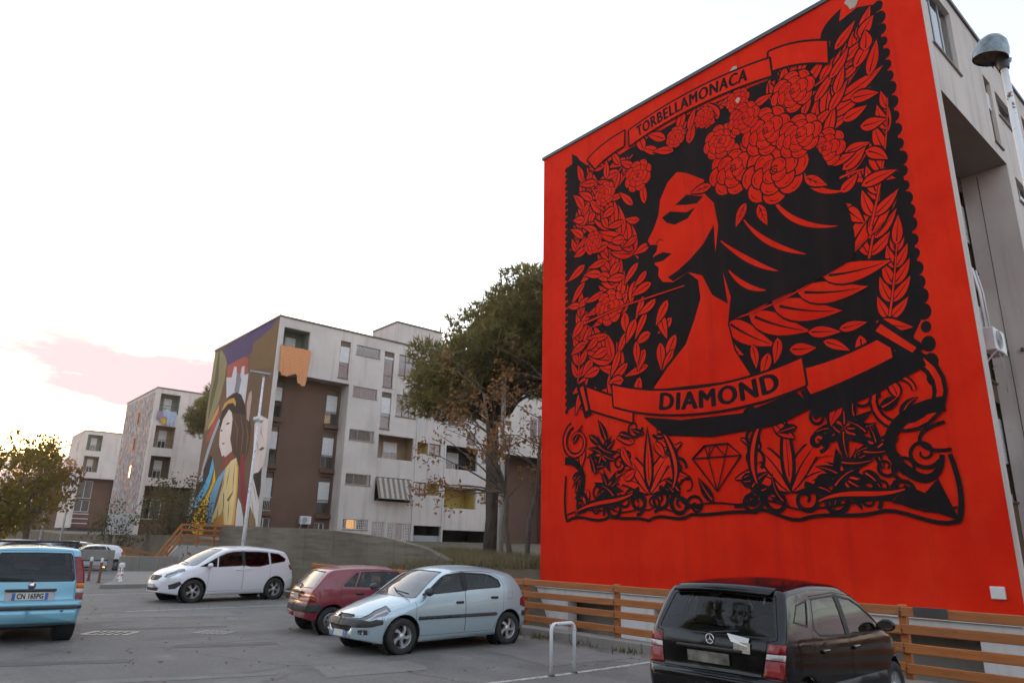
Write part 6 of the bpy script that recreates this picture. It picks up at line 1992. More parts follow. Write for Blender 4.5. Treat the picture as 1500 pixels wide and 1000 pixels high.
WINE = dict(paint=PAINT_RED, W=.81, zw=.60, axles=(1.19, -1.195), wheel_r=.275, tyre_w=.165, arch=.325, wheel='cover', inset=.03,
    top=[(-1.77, .47), (-1.765, .58), (-1.74, .70), (-1.70, .86), (-1.60, .985), (-1.45, 1.16), (-1.32, 1.275), (-1.22, 1.315), (-.8, 1.355), (-.3, 1.368), (.15, 1.345), (.36, 1.275), (.70, 1.07), (.98, .915), (1.3, .855), (1.68, .745), (1.88, .62), (1.94, .45)],
    bottom=[(-1.77, .34), (-1.5, .24), (-.9, .2), (1.2, .19), (1.7, .21), (1.94, .3)],
    plan=[(-1.77, .66), (-1.70, .745), (-1.5, .79), (-1.1, .806), (-.4, .81), (.8, .81), (1.3, .80), (1.65, .765), (1.86, .70), (1.94, .58)],
    belt=[(-1.8, .93), (-1.2, .92), (1.0, .87), (2, .6)], tumble=.24, tcurve=.22, shoulder=.03, tuck=.05,
    crown=[(-1.77, .02), (-1.4, .03), (0, .045), (1.0, .045), (1.94, .02)], fillet=[(-1.77, .05), (-1.3, .07), (0, .07), (1.0, .08), (1.94, .05)], bowf=.10, bowr=.07,
    regions=[
        ('window_f', 'side', 'side', [(.82, .91), (.38, 1.20), (.28, 1.235), (-.04, 1.26), (-.04, .925)], .02),
        ('window_r', 'side', 'side', [(-.12, .925), (-.12, 1.26), (-.58, 1.245), (-.72, .935)], .02),
        ('window_q', 'side', 'side', [(-.74, .94), (-.63, 1.24), (-.70, 1.225), (-.98, .99), (-.98, .95)], .014),
        ('pillar', 'side', 'side', [(-.04, .92), (-.04, 1.265), (-.12, 1.265), (-.12, .92)], 0),
        ('moulding_f', 'side', 'side', [(.84, .50), (.84, .565), (-.08, .565), (-.08, .50)], 0),
        ('moulding_r', 'side', 'side', [(-.11, .50), (-.11, .565), (-.82, .565), (-.82, .50)], 0),
        ('door_f', 'side', 'side', [(.90, .88), (.90, .28), (-.07, .28), (-.08, 1.29), (.30, 1.265), (.42, 1.225)], .006),
        ('door_r', 'side', 'side', [(-.09, .28), (-.78, .28), (-.84, .42), (-1.02, .66), (-1.04, .97), (-.72, 1.26), (-.58, 1.28), (-.09, 1.29)], .006),
        ('windscreen', 'top', 'up', [(.99, -.1), (.98, .25), (.90, .62), (.85, .66), (.28, .53), (.33, .2), (.34, -.1)], .014),
        ('headlamp', 'side', None, [(1.95, .68), (1.72, .72), (1.66, .62), (1.66, .58), (1.95, .54)], .006),
        ('bonnet', 'top', 'up', [(1.86, -.1), (1.82, .5), (1.5, .66), (1.02, .70), (.95, .6), (1.02, -.1)], .006),
        ('strip_f', 'side', None, [(2.1, .57), (1.55, .57), (1.55, .45), (2.1, .45)], 0),
        ('bumper_f', 'side', None, [(2.1, .58), (1.53, .58), (1.50, .15), (2.1, .1)], .004),
        ('tail_o', 'side', None, [(-1.9, .80), (-1.60, .80), (-1.56, .745), (-1.9, .745)], .003),
        ('tail', 'side', None, [(-1.9, .74), (-1.56, .74), (-1.55, .655), (-1.9, .655)], .004),
        ('strip_r', 'side', None, [(-1.9, .60), (-1.42, .60), (-1.42, .45), (-1.9, .45)], 0),
        ('bumper_r', 'side', None, [(-1.9, .62), (-1.50, .62), (-1.42, .44), (-1.42, .1), (-1.9, .1)], .004),
        ('rear_screen', 'end', 'back', [(-.1, .905), (.60, .915), (.64, .95), (.52, 1.245), (-.1, 1.265)], .014),
        ('cap', 'side', 'side', [(-1.12, .76), (-1.12, .90), (-1.27, .90), (-1.27, .76)], .004),
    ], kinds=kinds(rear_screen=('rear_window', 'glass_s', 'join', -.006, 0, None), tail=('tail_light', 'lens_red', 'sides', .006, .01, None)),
    seat_x=.1, dash=.58, dash_z=.88, handles=[(.04, .80, 'door_f', 'rubber'), (-.62, .80, 'door_r', 'rubber')], mirror=(.72, .93, 'plastic'), rear_seat=.88,
    wiper=[(-1.685, .0, .90), (-1.63, .02, .97), (-1.60, .34, .985)])

MPV = dict(paint=PAINT_WHITE, W=.885, zw=.64, axles=(1.322, -1.322), wheel_r=.325, tyre_w=.205, arch=.385, wheel='split', inset=.03,
    top=[(-2.11, .50), (-2.10, .66), (-2.06, .84), (-2.0, 1.0), (-1.90, 1.22), (-1.80, 1.40), (-1.70, 1.50), (-1.3, 1.565), (-.5, 1.615), (.1, 1.60), (.45, 1.545), (.8, 1.40), (1.40, 1.085), (1.62, 1.0), (1.85, .92), (2.05, .79), (2.15, .63), (2.18, .48)],
    bottom=[(-2.11, .36), (-1.8, .26), (-1.0, .21), (1.2, .2), (1.8, .22), (2.18, .3)],
    plan=[(-2.11, .68), (-2.02, .775), (-1.8, .84), (-1.3, .88), (-.4, .885), (.8, .885), (1.4, .872), (1.75, .82), (2.02, .68), (2.13, .54), (2.18, .42)],
    belt=[(-2.0, 1.12), (-1.4, 1.10), (.0, 1.0), (1.2, .95), (2.1, .7)], tumble=.20, tcurve=.22, shoulder=.03, tuck=.06,
    crown=[(-2.11, .02), (-1.7, .05), (0, .06), (1.3, .07), (2.18, .02)], fillet=[(-2.11, .06), (-1.6, .09), (0, .09), (1.3, .11), (2.18, .06)], bowf=.18, bowr=.12,
    regions=[
        ('window_q', 'side', 'side', [(1.20, 1.01), (.66, 1.275), (.68, 1.0)], .02),
        ('window_f', 'side', 'side', [(.64, .995), (.62, 1.30), (.36, 1.405), (.15, 1.445), (-.14, 1.46), (-.16, 1.03)], .02),
        ('window_r', 'side', 'side', [(-.22, 1.035), (-.20, 1.46), (-.70, 1.455), (-1.02, 1.435), (-1.06, 1.07), (-.95, 1.045), (-.72, 1.0), (-.4, 1.0)], .02),
        ('window_b', 'side', 'side', [(-1.12, 1.08), (-1.08, 1.43), (-1.40, 1.395), (-1.66, 1.24), (-1.62, 1.15)], .02),
        ('pillar', 'side', 'side', [(-.15, 1.02), (-.13, 1.465), (-.21, 1.465), (-.23, 1.02)], 0),
        ('door_f', 'side', 'side', [(.92, .98), (.93, .42), (.88, .31), (-.14, .31), (-.17, .36), (-.17, 1.48), (.15, 1.465), (.38, 1.425), (.66, 1.29), (1.0, 1.1)], .006),
        ('door_r', 'side', 'side', [(-.19, .31), (-.9, .31), (-.96, .45), (-1.10, .68), (-1.12, 1.08), (-1.06, 1.445), (-.7, 1.475), (-.18, 1.48)], .006),
        ('windscreen', 'top', 'up', [(1.50, -.1), (1.47, .3), (1.33, .64), (1.24, .70), (.40, .56), (.50, .3), (.53, -.1)], .016),
        ('headlamp', 'side', None, [(2.05, .72), (1.98, .80), (1.70, .93), (1.56, .955), (1.62, .86), (1.75, .74), (1.95, .68)], .006),
        ('grille', 'end', 'front', [(-.1, .765), (.30, .76), (.34, .72), (.24, .63), (-.1, .61)], 0),
        ('bonnet', 'top', 'up', [(2.06, -.1), (2.04, .25), (1.9, .5), (1.6, .66), (1.40, .72), (1.34, .64), (1.50, -.1)], .006),
        ('intake', 'end', 'front', [(-.1, .42), (.40, .42), (.36, .33), (-.1, .33)], 0),
        ('fog', 'side', None, [(1.98, .50), (1.72, .60), (1.66, .53), (1.80, .40), (1.95, .38)], 0),
        ('bumper_f', 'side', None, [(2.3, .60), (1.72, .68), (1.66, .15), (2.3, .1)], .004),
        ('tail', 'side', None, [(-2.2, 1.06), (-1.95, 1.07), (-1.76, 1.04), (-1.86, .90), (-2.2, .86)], .005),
        ('bumper_r', 'side', None, [(-2.2, .66), (-1.78, .70), (-1.69, .56), (-1.69, .1), (-2.2, .1)], .004),
        ('rear_screen', 'end', 'back', [(-.1, 1.09), (.60, 1.10), (.64, 1.16), (.54, 1.43), (-.1, 1.46)], .016),
    ], kinds=kinds(window_r=('window', 'glass_dark', 'sides', -.006, 0, 'door_r'), window_b=('quarter_window', 'glass_dark', 'sides', -.006, 0, None), rear_screen=('rear_window', 'glass_dark', 'join', -.006, 0, None)),
    seat_x=.1, seat_z=.15, dash=.95, dash_z=1.02, handles=[(-.02, .92, 'door_f', 'paint'), (-.34, .93, 'door_r', 'paint')], mirror=(.93, 1.0, 'paint'), rear_seat=1.05,
    wiper=[(1.42, .5, 1.10), (1.36, .05, 1.14), (1.34, -.2, 1.16)])

TALL = dict(paint=PAINT_BLUE, W=.79, zw=.60, axles=(1.15, -1.15), wheel_r=.285, tyre_w=.165, arch=.335, wheel='cover', inset=.035,
    top=[(-1.70, .46), (-1.695, .56), (-1.685, .62), (-1.655, .645), (-1.63, .70), (-1.615, .80), (-1.595, .96), (-1.55, 1.10), (-1.46, 1.33), (-1.41, 1.45), (-1.36, 1.495), (-1.26, 1.515), (-.5, 1.54), (.2, 1.515), (.5, 1.43), (1.08, 1.03), (1.3, .975), (1.55, .90), (1.74, .74), (1.82, .58), (1.84, .45)],
    bottom=[(-1.70, .33), (-1.5, .26), (-1.0, .22), (1.2, .2), (1.6, .22), (1.84, .3)],
    plan=[(-1.70, .70), (-1.66, .745), (-1.58, .765), (-1.3, .782), (-.4, .79), (.8, .79), (1.2, .78), (1.5, .74), (1.74, .64), (1.84, .5)],
    belt=[(-1.7, 1.0), (-1.2, 1.0), (1.0, .93), (1.8, .7)], tumble=.20, tcurve=.16, shoulder=.015, tuck=.045,
    crown=[(-1.70, .01), (-1.45, .03), (0, .045), (1.0, .05), (1.84, .02)], fillet=[(-1.70, .04), (-1.6, .05), (-1.4, .05), (0, .06), (1.0, .09), (1.84, .06)], bowf=.12, bowr=.06,
    regions=[
        ('window_f', 'side', 'side', [(.98, 1.0), (.52, 1.33), (.40, 1.38), (-.06, 1.40), (-.06, 1.0)], .02),
        ('window_r', 'side', 'side', [(-.13, 1.0), (-.13, 1.40), (-.84, 1.39), (-.88, 1.02)], .02),
        ('window_q', 'side', 'side', [(-.96, 1.05), (-.94, 1.37), (-1.2, 1.34), (-1.26, 1.15)], .014),
        ('pillar', 'side', 'side', [(-.06, .99), (-.06, 1.41), (-.13, 1.41), (-.13, .99)], 0),
        ('moulding', 'side', 'side', [(.86, .50), (.86, .57), (-.80, .57), (-.80, .50)], 0),
        ('door_f', 'side', 'side', [(.98, .97), (.86, .30), (-.08, .30), (-.09, 1.42), (.42, 1.40), (.56, 1.34)], .006),
        ('door_r', 'side', 'side', [(-.10, .30), (-.76, .30), (-.82, .44), (-.92, .66), (-.93, 1.41), (-.10, 1.42)], .006),
        ('windscreen', 'top', 'up', [(1.12, -.1), (1.10, .3), (1.0, .62), (.94, .66), (.40, .57), (.46, .3), (.47, -.1)], .014),
        ('headlamp', 'side', None, [(1.80, .72), (1.66, .84), (1.45, .90), (1.42, .78), (1.60, .68), (1.78, .64)], .006),
        ('bonnet', 'top', 'up', [(1.72, -.1), (1.68, .4), (1.4, .62), (1.1, .68), (1.04, .6), (1.13, -.1)], .006),
        ('bumper_f', 'side', None, [(2.1, .60), (1.50, .62), (1.46, .1), (2.1, .1)], .004),
        ('tail', 'end', 'back', [(.555, 1.36), (.80, 1.36), (.80, .93), (.635, .93)], .003),
        ('tail_o', 'end', 'back', [(.636, .928), (.80, .928), (.80, .845), (.642, .845)], .002),
        ('tail_w', 'end', 'back', [(.642, .843), (.80, .843), (.80, .765), (.645, .765)], .002),
        ('tail_b', 'end', 'back', [(.645, .763), (.80, .763), (.80, .665), (.648, .665)], .003),
        ('rear_screen', 'end', 'back', [(-.1, .955), (.59, .955), (.61, .985), (.54, 1.36), (.50, 1.415), (-.1, 1.425)], .014),
        ('tailgate', 'end', 'back', [(-.1, .665), (.635, .665), (.625, .95), (.55, 1.37), (.52, 1.45), (-.1, 1.455)], .007),
        ('strip_r', 'side', None, [(-1.9, .575), (-1.45, .575), (-1.45, .53), (-1.9, .53)], 0),
        ('bumper_r', 'side', None, [(-1.9, .655), (-1.55, .655), (-1.46, .54), (-1.46, .1), (-1.9, .1)], .004),
    ], kinds=kinds(tail_b=('tail_light', 'lens_red', 'sides', .006, .01, None)),
    seat_x=.02, seat_z=.16, dash=.62, dash_z=.98, handles=[(.02, .86, 'door_f', 'rubber'), (-.72, .86, 'door_r', 'rubber')], mirror=(.84, 1.0, 'plastic'), rear_seat=1.03,
    wiper=[(-1.63, .0, .985), (-1.625, -.02, 1.0), (-1.605, .48, 1.02)])

BLACK = dict(paint=PAINT_BLACK, W=.86, zw=.62, axles=(1.21, -1.21), wheel_r=.295, tyre_w=.19, arch=.35, wheel='seven', inset=.03,
    top=[(-1.76, .44), (-1.755, .55), (-1.74, .61), (-1.70, .635), (-1.675, .72), (-1.65, .90), (-1.60, 1.04), (-1.48, 1.26), (-1.37, 1.44), (-1.32, 1.495), (-1.22, 1.525), (-.5, 1.575), (.05, 1.555), (.40, 1.46), (.75, 1.28), (1.22, 1.02), (1.45, .955), (1.65, .84), (1.79, .68), (1.84, .5)],
    bottom=[(-1.76, .32), (-1.5, .26), (-1.0, .21), (1.2, .2), (1.6, .22), (1.84, .3)],
    plan=[(-1.76, .72), (-1.71, .79), (-1.6, .825), (-1.3, .85), (-.4, .86), (.8, .86), (1.25, .85), (1.5, .80), (1.72, .70), (1.84, .54)],
    belt=[(-1.7, 1.02), (-1.2, .98), (-.2, .93), (.9, .92), (1.8, .7)], tumble=.17, tcurve=.22, shoulder=.02, tuck=.05,
    crown=[(-1.76, .01), (-1.45, .035), (0, .05), (1.0, .06), (1.84, .02)], fillet=[(-1.76, .05), (-1.6, .07), (-1.4, .07), (0, .08), (1.0, .10), (1.84, .06)], bowf=.14, bowr=.06,
    regions=[
        ('window_f', 'side', 'side', [(1.0, .965), (.52, 1.265), (.30, 1.355), (-.02, 1.40), (-.05, .965)], .022),
        ('window_r', 'side', 'side', [(-.11, .965), (-.09, 1.405), (-.74, 1.385), (-.92, 1.08), (-.80, 1.0)], .022),
        ('window_q', 'side', 'side', [(-1.02, 1.10), (-.83, 1.375), (-1.13, 1.33), (-1.32, 1.16)], .02),
        ('pillar', 'side', 'side', [(-.03, .955), (-.01, 1.41), (-.10, 1.41), (-.12, .955)], 0),
        ('moulding', 'side', 'side', [(.86, .45), (.86, .53), (-.82, .53), (-.82, .45)], 0),
        ('door_f', 'side', 'side', [(.98, .95), (.90, .30), (-.06, .30), (-.07, 1.43), (.30, 1.385), (.55, 1.28)], .006),
        ('door_r', 'side', 'side', [(-.08, .30), (-.80, .30), (-.86, .44), (-.99, .70), (-.95, 1.09), (-.76, 1.405), (-.08, 1.43)], .006),
        ('windscreen', 'top', 'up', [(1.26, -.1), (1.23, .3), (1.12, .66), (1.05, .72), (.34, .56), (.42, .3), (.44, -.1)], .014),
        ('headlamp', 'side', None, [(1.83, .66), (1.72, .76), (1.52, .86), (1.50, .74), (1.66, .62), (1.8, .58)], .006),
        ('bonnet', 'top', 'up', [(1.76, -.1), (1.7, .4), (1.5, .64), (1.22, .74), (1.14, .66), (1.27, -.1)], .006),
        ('bumper_f', 'side', None, [(2.1, .58), (1.60, .62), (1.56, .1), (2.1, .1)], .004),
        ('tail', 'end', 'back', [(.655, .965), (.815, .965), (.815, .875), (.638, .875)], .003),
        ('tail_w', 'end', 'back', [(.637, .873), (.815, .873), (.815, .815), (.627, .815)], .002),
        ('tail_b', 'end', 'back', [(.626, .813), (.815, .813), (.815, .645), (.597, .645)], .003),
        ('rear_screen', 'end', 'back', [(-.1, 1.0), (.69, 1.01), (.715, 1.04), (.62, 1.385), (.58, 1.405), (-.1, 1.435)], .010),
        ('tailgate', 'end', 'back', [(-.1, .64), (.585, .64), (.64, .975), (.735, 1.0), (.735, 1.05), (.64, 1.41), (.58, 1.44), (-.1, 1.475)], .007),
        ('bumper_r', 'side', None, [(-1.9, .632), (-1.58, .632), (-1.56, .54), (-1.56, .1), (-1.9, .1)], .005),
        ('cap', 'side', 'side', [(-1.20, .80), (-1.20, .93), (-1.34, .93), (-1.34, .80)], .004),
    ], kinds=kinds(tail_b=('tail_light', 'lens_red', 'sides', .006, .01, None), window_r=('window', 'glass', 'sides', -.006, 0, 'door_r')),
    seat_x=.0, seat_z=.2, dash=.72, dash_z=1.0, handles=[(.06, .84, 'door_f', 'paint'), (-.74, .85, 'door_r', 'paint')], mirror=(.80, .99, 'paint'), rear_seat=1.02,
    wiper=[(-1.63, .0, 1.0), (-1.625, .0, 1.02), (-1.615, -.33, 1.06)])
# ------------------------------------------------------------------ parking the cars
def fwd(a): return Vector((cos(a), sin(a), 0))

# silver hatchback, nose towards the left of the picture
a = radians(182)
car, sh, doors = make_car(SILVER, 'silver blue hatchback parked tail-in against the orange fence', (8.18, 11.66, 0), a, .992)
plate(car, (2.0, 0.0, .335), .40, .10, 1, radians(-8), None, True)
badge(car, (2.0 - .03, 0, .605), .06, 1, 'lion')
m = MB(); m.tube([(.02, .0, 1.43), (-.12, .0, 1.62)], .006, 5); m.build('aerial', M['rubber'], car)
for s in (1, -1):
    for yy in (.5, .57):
        m = MB(); m.lathe([(.0, .0), (.03, .004), (.036, .012)], 12, Matrix.Translation((1.895 - (yy - .5) * .4, s * yy, .37)) @ Matrix.Rotation(radians(90), 4, 'Y')); m.build('fog_lamp', M['lamp_body'], car)

# wine red hatchback beyond it, tail towards us
a = radians(-8.4)
car, sh, doors = make_car(WINE, 'faded wine red hatchback with black bumper strip, nose to the fence', (8.45, 14.38, 0), a, .967)
plate(car, (-1.755, .0, .745), .33, .12, -1, radians(10), None, False)
m = MB(); m.bbox(-1.765, -1.70, -.3, .3, .815, .85, .01); m.build('plate_lamp', M['plastic'], car)

# white people carrier
a = radians(187.8)
car, sh, doors = make_car(MPV, 'white people carrier parked alone in front of the concrete retaining wall', (8.42, 23.57, 0), a, .997)
badge(car, (2.165, 0, .70), .055, 1, 'bolt')
plate(car, (2.195, 0, .47), .42, .10, 1, 0, None, True)

# turquoise small car at the left edge
a = radians(87)
d = fwd(a)
car, sh, doors = make_car(TALL, 'turquoise small tall car seen from behind at the left edge, roof bars on top', (2.26, 17.0, 0), a, 1.06)
plate(car, (-1.640, .0, .735), .50, .108, -1, radians(3), 'CN 165PG', True)
m = MB(); m.bbox(-1.675, -1.61, -.36, .36, .81, .85, .012); m.build('plate_lamp', M['plastic'], car)
m = MB(); m.bbox(-1.635, -1.62, -.34, .34, .665, .805, .004); m.build('plate_recess', M['alloy'], car)
badge(car, (-1.615, 0, .90), .055, -1, 'round')
m = MB(); m.bbox(-1.70, -1.685, -.50, -.46, .49, .51, .004); m.build('tow_eye_cover', M['plastic'], car)
for x in (-.9, .05):
    m = MB(); m.tube([(x, -.66, 1.59), (x, .66, 1.59)], .018, 8)
    for s in (1, -1):
        m.bar((x, s * .62, 1.48), (x, s * .62, 1.59), .05, .05)
    m.build('roof_bar', M['rubber'], car)
m = MB(); m.tube([(-1.28, 0, 1.52), (-1.50, 0, 1.62)], .005, 5); m.build('aerial', M['rubber'], car)
m = MB(); m.bbox(-1.50, -1.15, .12, .58, .93, 1.02, .04); m.build('parcel_shelf', M['lining'], car)

# black compact people carrier in the right foreground
a = radians(2.2)
d = fwd(a)
car, sh, doors = make_car(BLACK, 'black tall hatchback with a white note on its tailgate, nearest the camera', (8.31, 4.65, 0), a, .96)
plate(car, (-1.695, .0, .775), .50, .108, -1, radians(4), None, False, True)
m = MB(); m.bbox(-1.70, -1.672, -.40, .40, .85, .885, .01); m.build('plate_lamp', M['rubber'], car)
badge(car, (-1.645, 0, .955), .052, -1, 'star')
m = MB(); m.add([(-1.628, -.20, 1.03), (-1.632, -.46, 1.0), (-1.65, -.44, .915), (-1.66, -.26, .955)], [(0, 1, 2, 3)]); m.build('paper_note', M['paper'], car)
m = MB(); m.add([(-1.645, -.28, .955), (-1.645, -.47, .955), (-1.652, -.47, .85), (-1.652, -.28, .85)], [(0, 1, 2, 3)]); m.build('leaflet', M['leaflet'], car)
m = MB()
for i in range(9):
    y0, y1 = lerp(-.60, .60, i / 9), lerp(-.60, .60, (i + 1) / 9)
    f0, f1 = .05 * (y0 / .6) ** 2, .05 * (y1 / .6) ** 2
    m.add([(-1.46 + f0, y0, 1.455 - f0 * .5), (-1.46 + f1, y1, 1.455 - f1 * .5), (-1.28 + f1, y1, 1.52 - f1 * .5), (-1.28 + f0, y0, 1.52 - f0 * .5), (-1.44 + f0, y0, 1.44 - f0 * .5), (-1.44 + f1, y1, 1.44 - f1 * .5), (-1.30 + f1, y1, 1.475 - f1 * .5), (-1.30 + f0, y0, 1.475 - f0 * .5)],
          [(0, 3, 2, 1), (0, 1, 5, 4), (4, 5, 6, 7)], 0, True)
m.build('spoiler', PAINT_BLACK, car)

# cars in the farther bays
far = [
    (dict(MPV, paint=PAINT_GREY), 'dark grey estate behind the small white hatchback beyond the low wall', (8.2, 50.3, .0), radians(178), .95),
    (dict(WINE, paint=PAINT_WHITE), 'small white hatchback in side view beyond the low concrete wall', (9.1, 46.6, .0), radians(176), 1.02),
    (dict(MPV, paint=PAINT_LIGHT), 'light silver car seen over the roof bars of the turquoise one', (4.6, 42.0, 0), radians(200), 1.0),
    (dict(TALL, paint=PAINT_WHITE), 'white car just left of the light silver one, roof showing', (2.6, 44.0, 0), radians(196), 1.0),
    (dict(WINE, paint=PAINT_GREY), 'grey car farthest left behind the turquoise roof', (-.2, 41.0, 0), radians(205), 1.0),
]
for sp_, lb, loc, hd, sc_ in far:
    make_car(sp_, lb, loc, hd, sc_, 'cars parked in the farther bays', .7)
# ------------------------------------------------------------------ trees and plants
import numpy as np

def leaf_mat(name, c1, c2, c3, trans=0.35, scale=0.5, rough=0.6):
    """foliage: colour varies clump by clump and leaf by leaf, light passes through"""
    m, nt, b = new_mat(name)
    n = noise_node(nt, scale, 3)
    g = noise_node(nt, 7.0, 2)
    c = mixc(nt, rng(nt, n.outputs['Fac'], .35, .65), c1, c2)
    c = mixc(nt, rng(nt, g.outputs['Fac'], .45, .7, 0, .7), c, c3)
    nt.links.new(c, b.inputs['Base Color'])
    b.inputs['Roughness'].default_value = rough
    b.inputs['Specular IOR Level'].default_value = .3
    t = nt.nodes.new('ShaderNodeBsdfTranslucent'); nt.links.new(c, t.inputs['Color'])
    x = nt.nodes.new('ShaderNodeMixShader'); x.inputs['Fac'].default_value = trans
    nt.links.new(b.outputs['BSDF'], x.inputs[1]); nt.links.new(t.outputs['BSDF'], x.inputs[2])
    nt.links.new(x.outputs['Shader'], nt.nodes['Material Output'].inputs['Surface'])
    return m
M['pine'] = leaf_mat('pine_needles', (.165, .148, .046), (.225, .195, .066), (.24, .21, .08), .55)
M['olive'] = leaf_mat('olive_green_leaves', (.075, .075, .028), (.125, .108, .038), (.16, .14, .055), .4)
M['autumn'] = leaf_mat('dry_brown_leaves', (.21, .10, .036), (.30, .15, .055), (.33, .20, .09), .45)
M['warm_leaf'] = leaf_mat('backlit_yellow_green_leaves', (.14, .112, .020), (.21, .155, .028), (.26, .185, .04), .66)
M['rust_leaf'] = leaf_mat('rusty_leaves', (.14, .075, .028), (.18, .10, .035), (.22, .13, .05), .5)
M['straw'] = leaf_mat('dry_grass', (.13, .115, .055), (.20, .17, .085), (.26, .22, .12), .3, .8)
def bark_mat(name, a, b_):
    m, nt, b = new_mat(name)
    n = noise_node(nt, 5, 6, .7, scl=(1, 1, .25)); g = noise_node(nt, 30, 4, .7, scl=(1, 1, .3))
    nt.links.new(mixc(nt, rng(nt, n.outputs['Fac'], .35, .65), a, b_), b.inputs['Base Color']); b.inputs['Roughness'].default_value = .95
    bump(nt, b, n.outputs['Fac'], .9, .06)
    return m
M['bark'] = bark_mat('pine_bark', (.045, .034, .028), (.12, .092, .075))
M['bark_pale'] = bark_mat('pale_bark', (.085, .068, .052), (.17, .14, .11))

def foliage(name, blobs, per, size, mat, parent, seed, style='leaf', squash=1.0, kind='stuff'):
    """many small leaf or needle faces through a set of blobs (x, y, z, radius)"""
    rs = np.random.RandomState(seed)
    B_ = np.array(blobs, dtype=np.float64)
    n = [max(3, int(per * b[3] ** 2)) for b in blobs]
    idx = np.repeat(np.arange(len(blobs)), n)
    N = len(idx)
    d = rs.normal(size=(N, 3)); d /= np.linalg.norm(d, axis=1)[:, None]
    r = B_[idx, 3] * (.35 + .65 * rs.rand(N) ** .5) * (1 + .25 * rs.normal(size=N) * (rs.rand(N) < .2))
    P0 = B_[idx, :3] + d * r[:, None] * np.array([1, 1, squash])
    if style == 'leaf':
        a = rs.normal(size=(N, 3)); a /= np.linalg.norm(a, axis=1)[:, None]
        c = np.cross(a, rs.normal(size=(N, 3))); c /= np.linalg.norm(c, axis=1)[:, None]
        s = size * (.6 + .8 * rs.rand(N))[:, None]
        V = np.stack([P0 - a * s * .5, P0 + c * s * .27 , P0 + a * s * .5, P0 - c * s * .27], 1).reshape(-1, 3)
        k = 4
    else:
        # a tuft: needles fanning out and up from a twig end
        K = 6
        P0 = np.repeat(P0, K, 0); base = np.repeat(d, K, 0) * .6 + np.array([0, 0, .45])
        a = base + rs.normal(size=(N * K, 3)) * .75; a /= np.linalg.norm(a, axis=1)[:, None]
        c = np.cross(a, rs.normal(size=(N * K, 3))); c /= np.linalg.norm(c, axis=1)[:, None]
        s = size * (.6 + .7 * rs.rand(N * K))[:, None]
        V = np.stack([P0 - c * s * .10, P0 + c * s * .10, P0 + a * s], 1).reshape(-1, 3)
        k = 3
    F = len(V) // k
    me = bpy.data.meshes.new(name)
    me.vertices.add(len(V)); me.loops.add(len(V)); me.polygons.add(F)
    me.vertices.foreach_set('co', V.astype(np.float32).ravel())
    me.loops.foreach_set('vertex_index', np.arange(len(V), dtype=np.int32))
    me.polygons.foreach_set('loop_start', np.arange(0, len(V), k, dtype=np.int32))
    me.polygons.foreach_set('loop_total', np.full(F, k, dtype=np.int32))
    me.materials.append(mat); me.update(calc_edges=True)
    o = bpy.data.objects.new(name, me); link(o, parent)
    if kind: o['kind'] = kind
    return o

def limb(m, p, q, r0, r1, rnd, wig=.12, n=6):
    p, q = Vector(p), Vector(q); L = (q - p).length
    pts, rr = [], []
    for i in range(n + 1):
        t = i / n
        w = sin(pi * t) * wig * L
        pts.append(p.lerp(q, t) + Vector((rnd.uniform(-w, w) * .5, rnd.uniform(-w, w) * .5, w * .4)))
        rr.append(lerp(r0, r1, t))
    m.tube(pts, rr, 7, cap=False)
    return pts

RGT = Vector((.755, -.655, 0)); AWY = Vector((.655, .755, 0))
# --- the tall stone pine between the blocks
pine = thing('pine_tree', 'tall umbrella pine with a broad olive crown beside the red mural', 'tree', (24.1, 29.4, 1.15))
rnd = random.Random(21)
blobs = []
tries = 0
while len(blobs) < 175 and tries < 9000:
    tries += 1
    l, dd = rnd.uniform(-4.5, 6.5), rnd.uniform(-5.0, 5.0)
    e = 1 - ((l - 1) / 5.6) ** 2 - (dd / 5.4) ** 2
    if e <= .02: continue
    top = interp([(-4.5, 10.9), (-3.8, 12.0), (-2.8, 12.9), (-.7, 14.5), (2.1, 16.1), (6.5, 14.5)], l) - abs(dd) * .12
    bot = interp([(-4.5, 9.4), (-3.8, 8.4), (-2.2, 8.3), (-1.0, 9.4), (0, 10.2), (3, 10.4), (6.5, 11.0)], l) + abs(dd) * .1
    if top - bot < .3: continue
    z = lerp(bot, top, rnd.random())
    q = RGT * l + AWY * dd + Vector((0, 0, z - 1.15))
    if -2.9 < l < -1.5 and 11.9 < z < 12.9: continue
    if any((Vector(b[:3]) - q).length < .95 for b in blobs): continue
    blobs.append((q.x, q.y, q.z, rnd.uniform(.75, 1.15)))
m = MB()
tr = [(0, 0, -.3), (.05, 0, 2.0), (-.05, .1, 5.0), (-.15, .05, 7.6), (.05, 0, 9.4)]
m.tube(tr, [.50, .40, .34, .28, .22], 14)
for k in range(10):
    a = 2 * pi * k / 10
    m.bar((.36 * cos(a), .36 * sin(a), -.3), (.40 * cos(a), .40 * sin(a), .3), .18, .2)
m.build('trunk', M['bark'], pine)
m = MB()
for b in blobs[::2]:
    s = rnd.uniform(6.6, 9.2)
    limb(m, (0, 0, s), (b[0], b[1], b[2] - .2), .10, .025, rnd)
m.build('limbs', M['bark'], pine, kind='stuff')
foliage('crown', blobs, 78, .42, M['pine'], pine, 1, 'needle', .75)

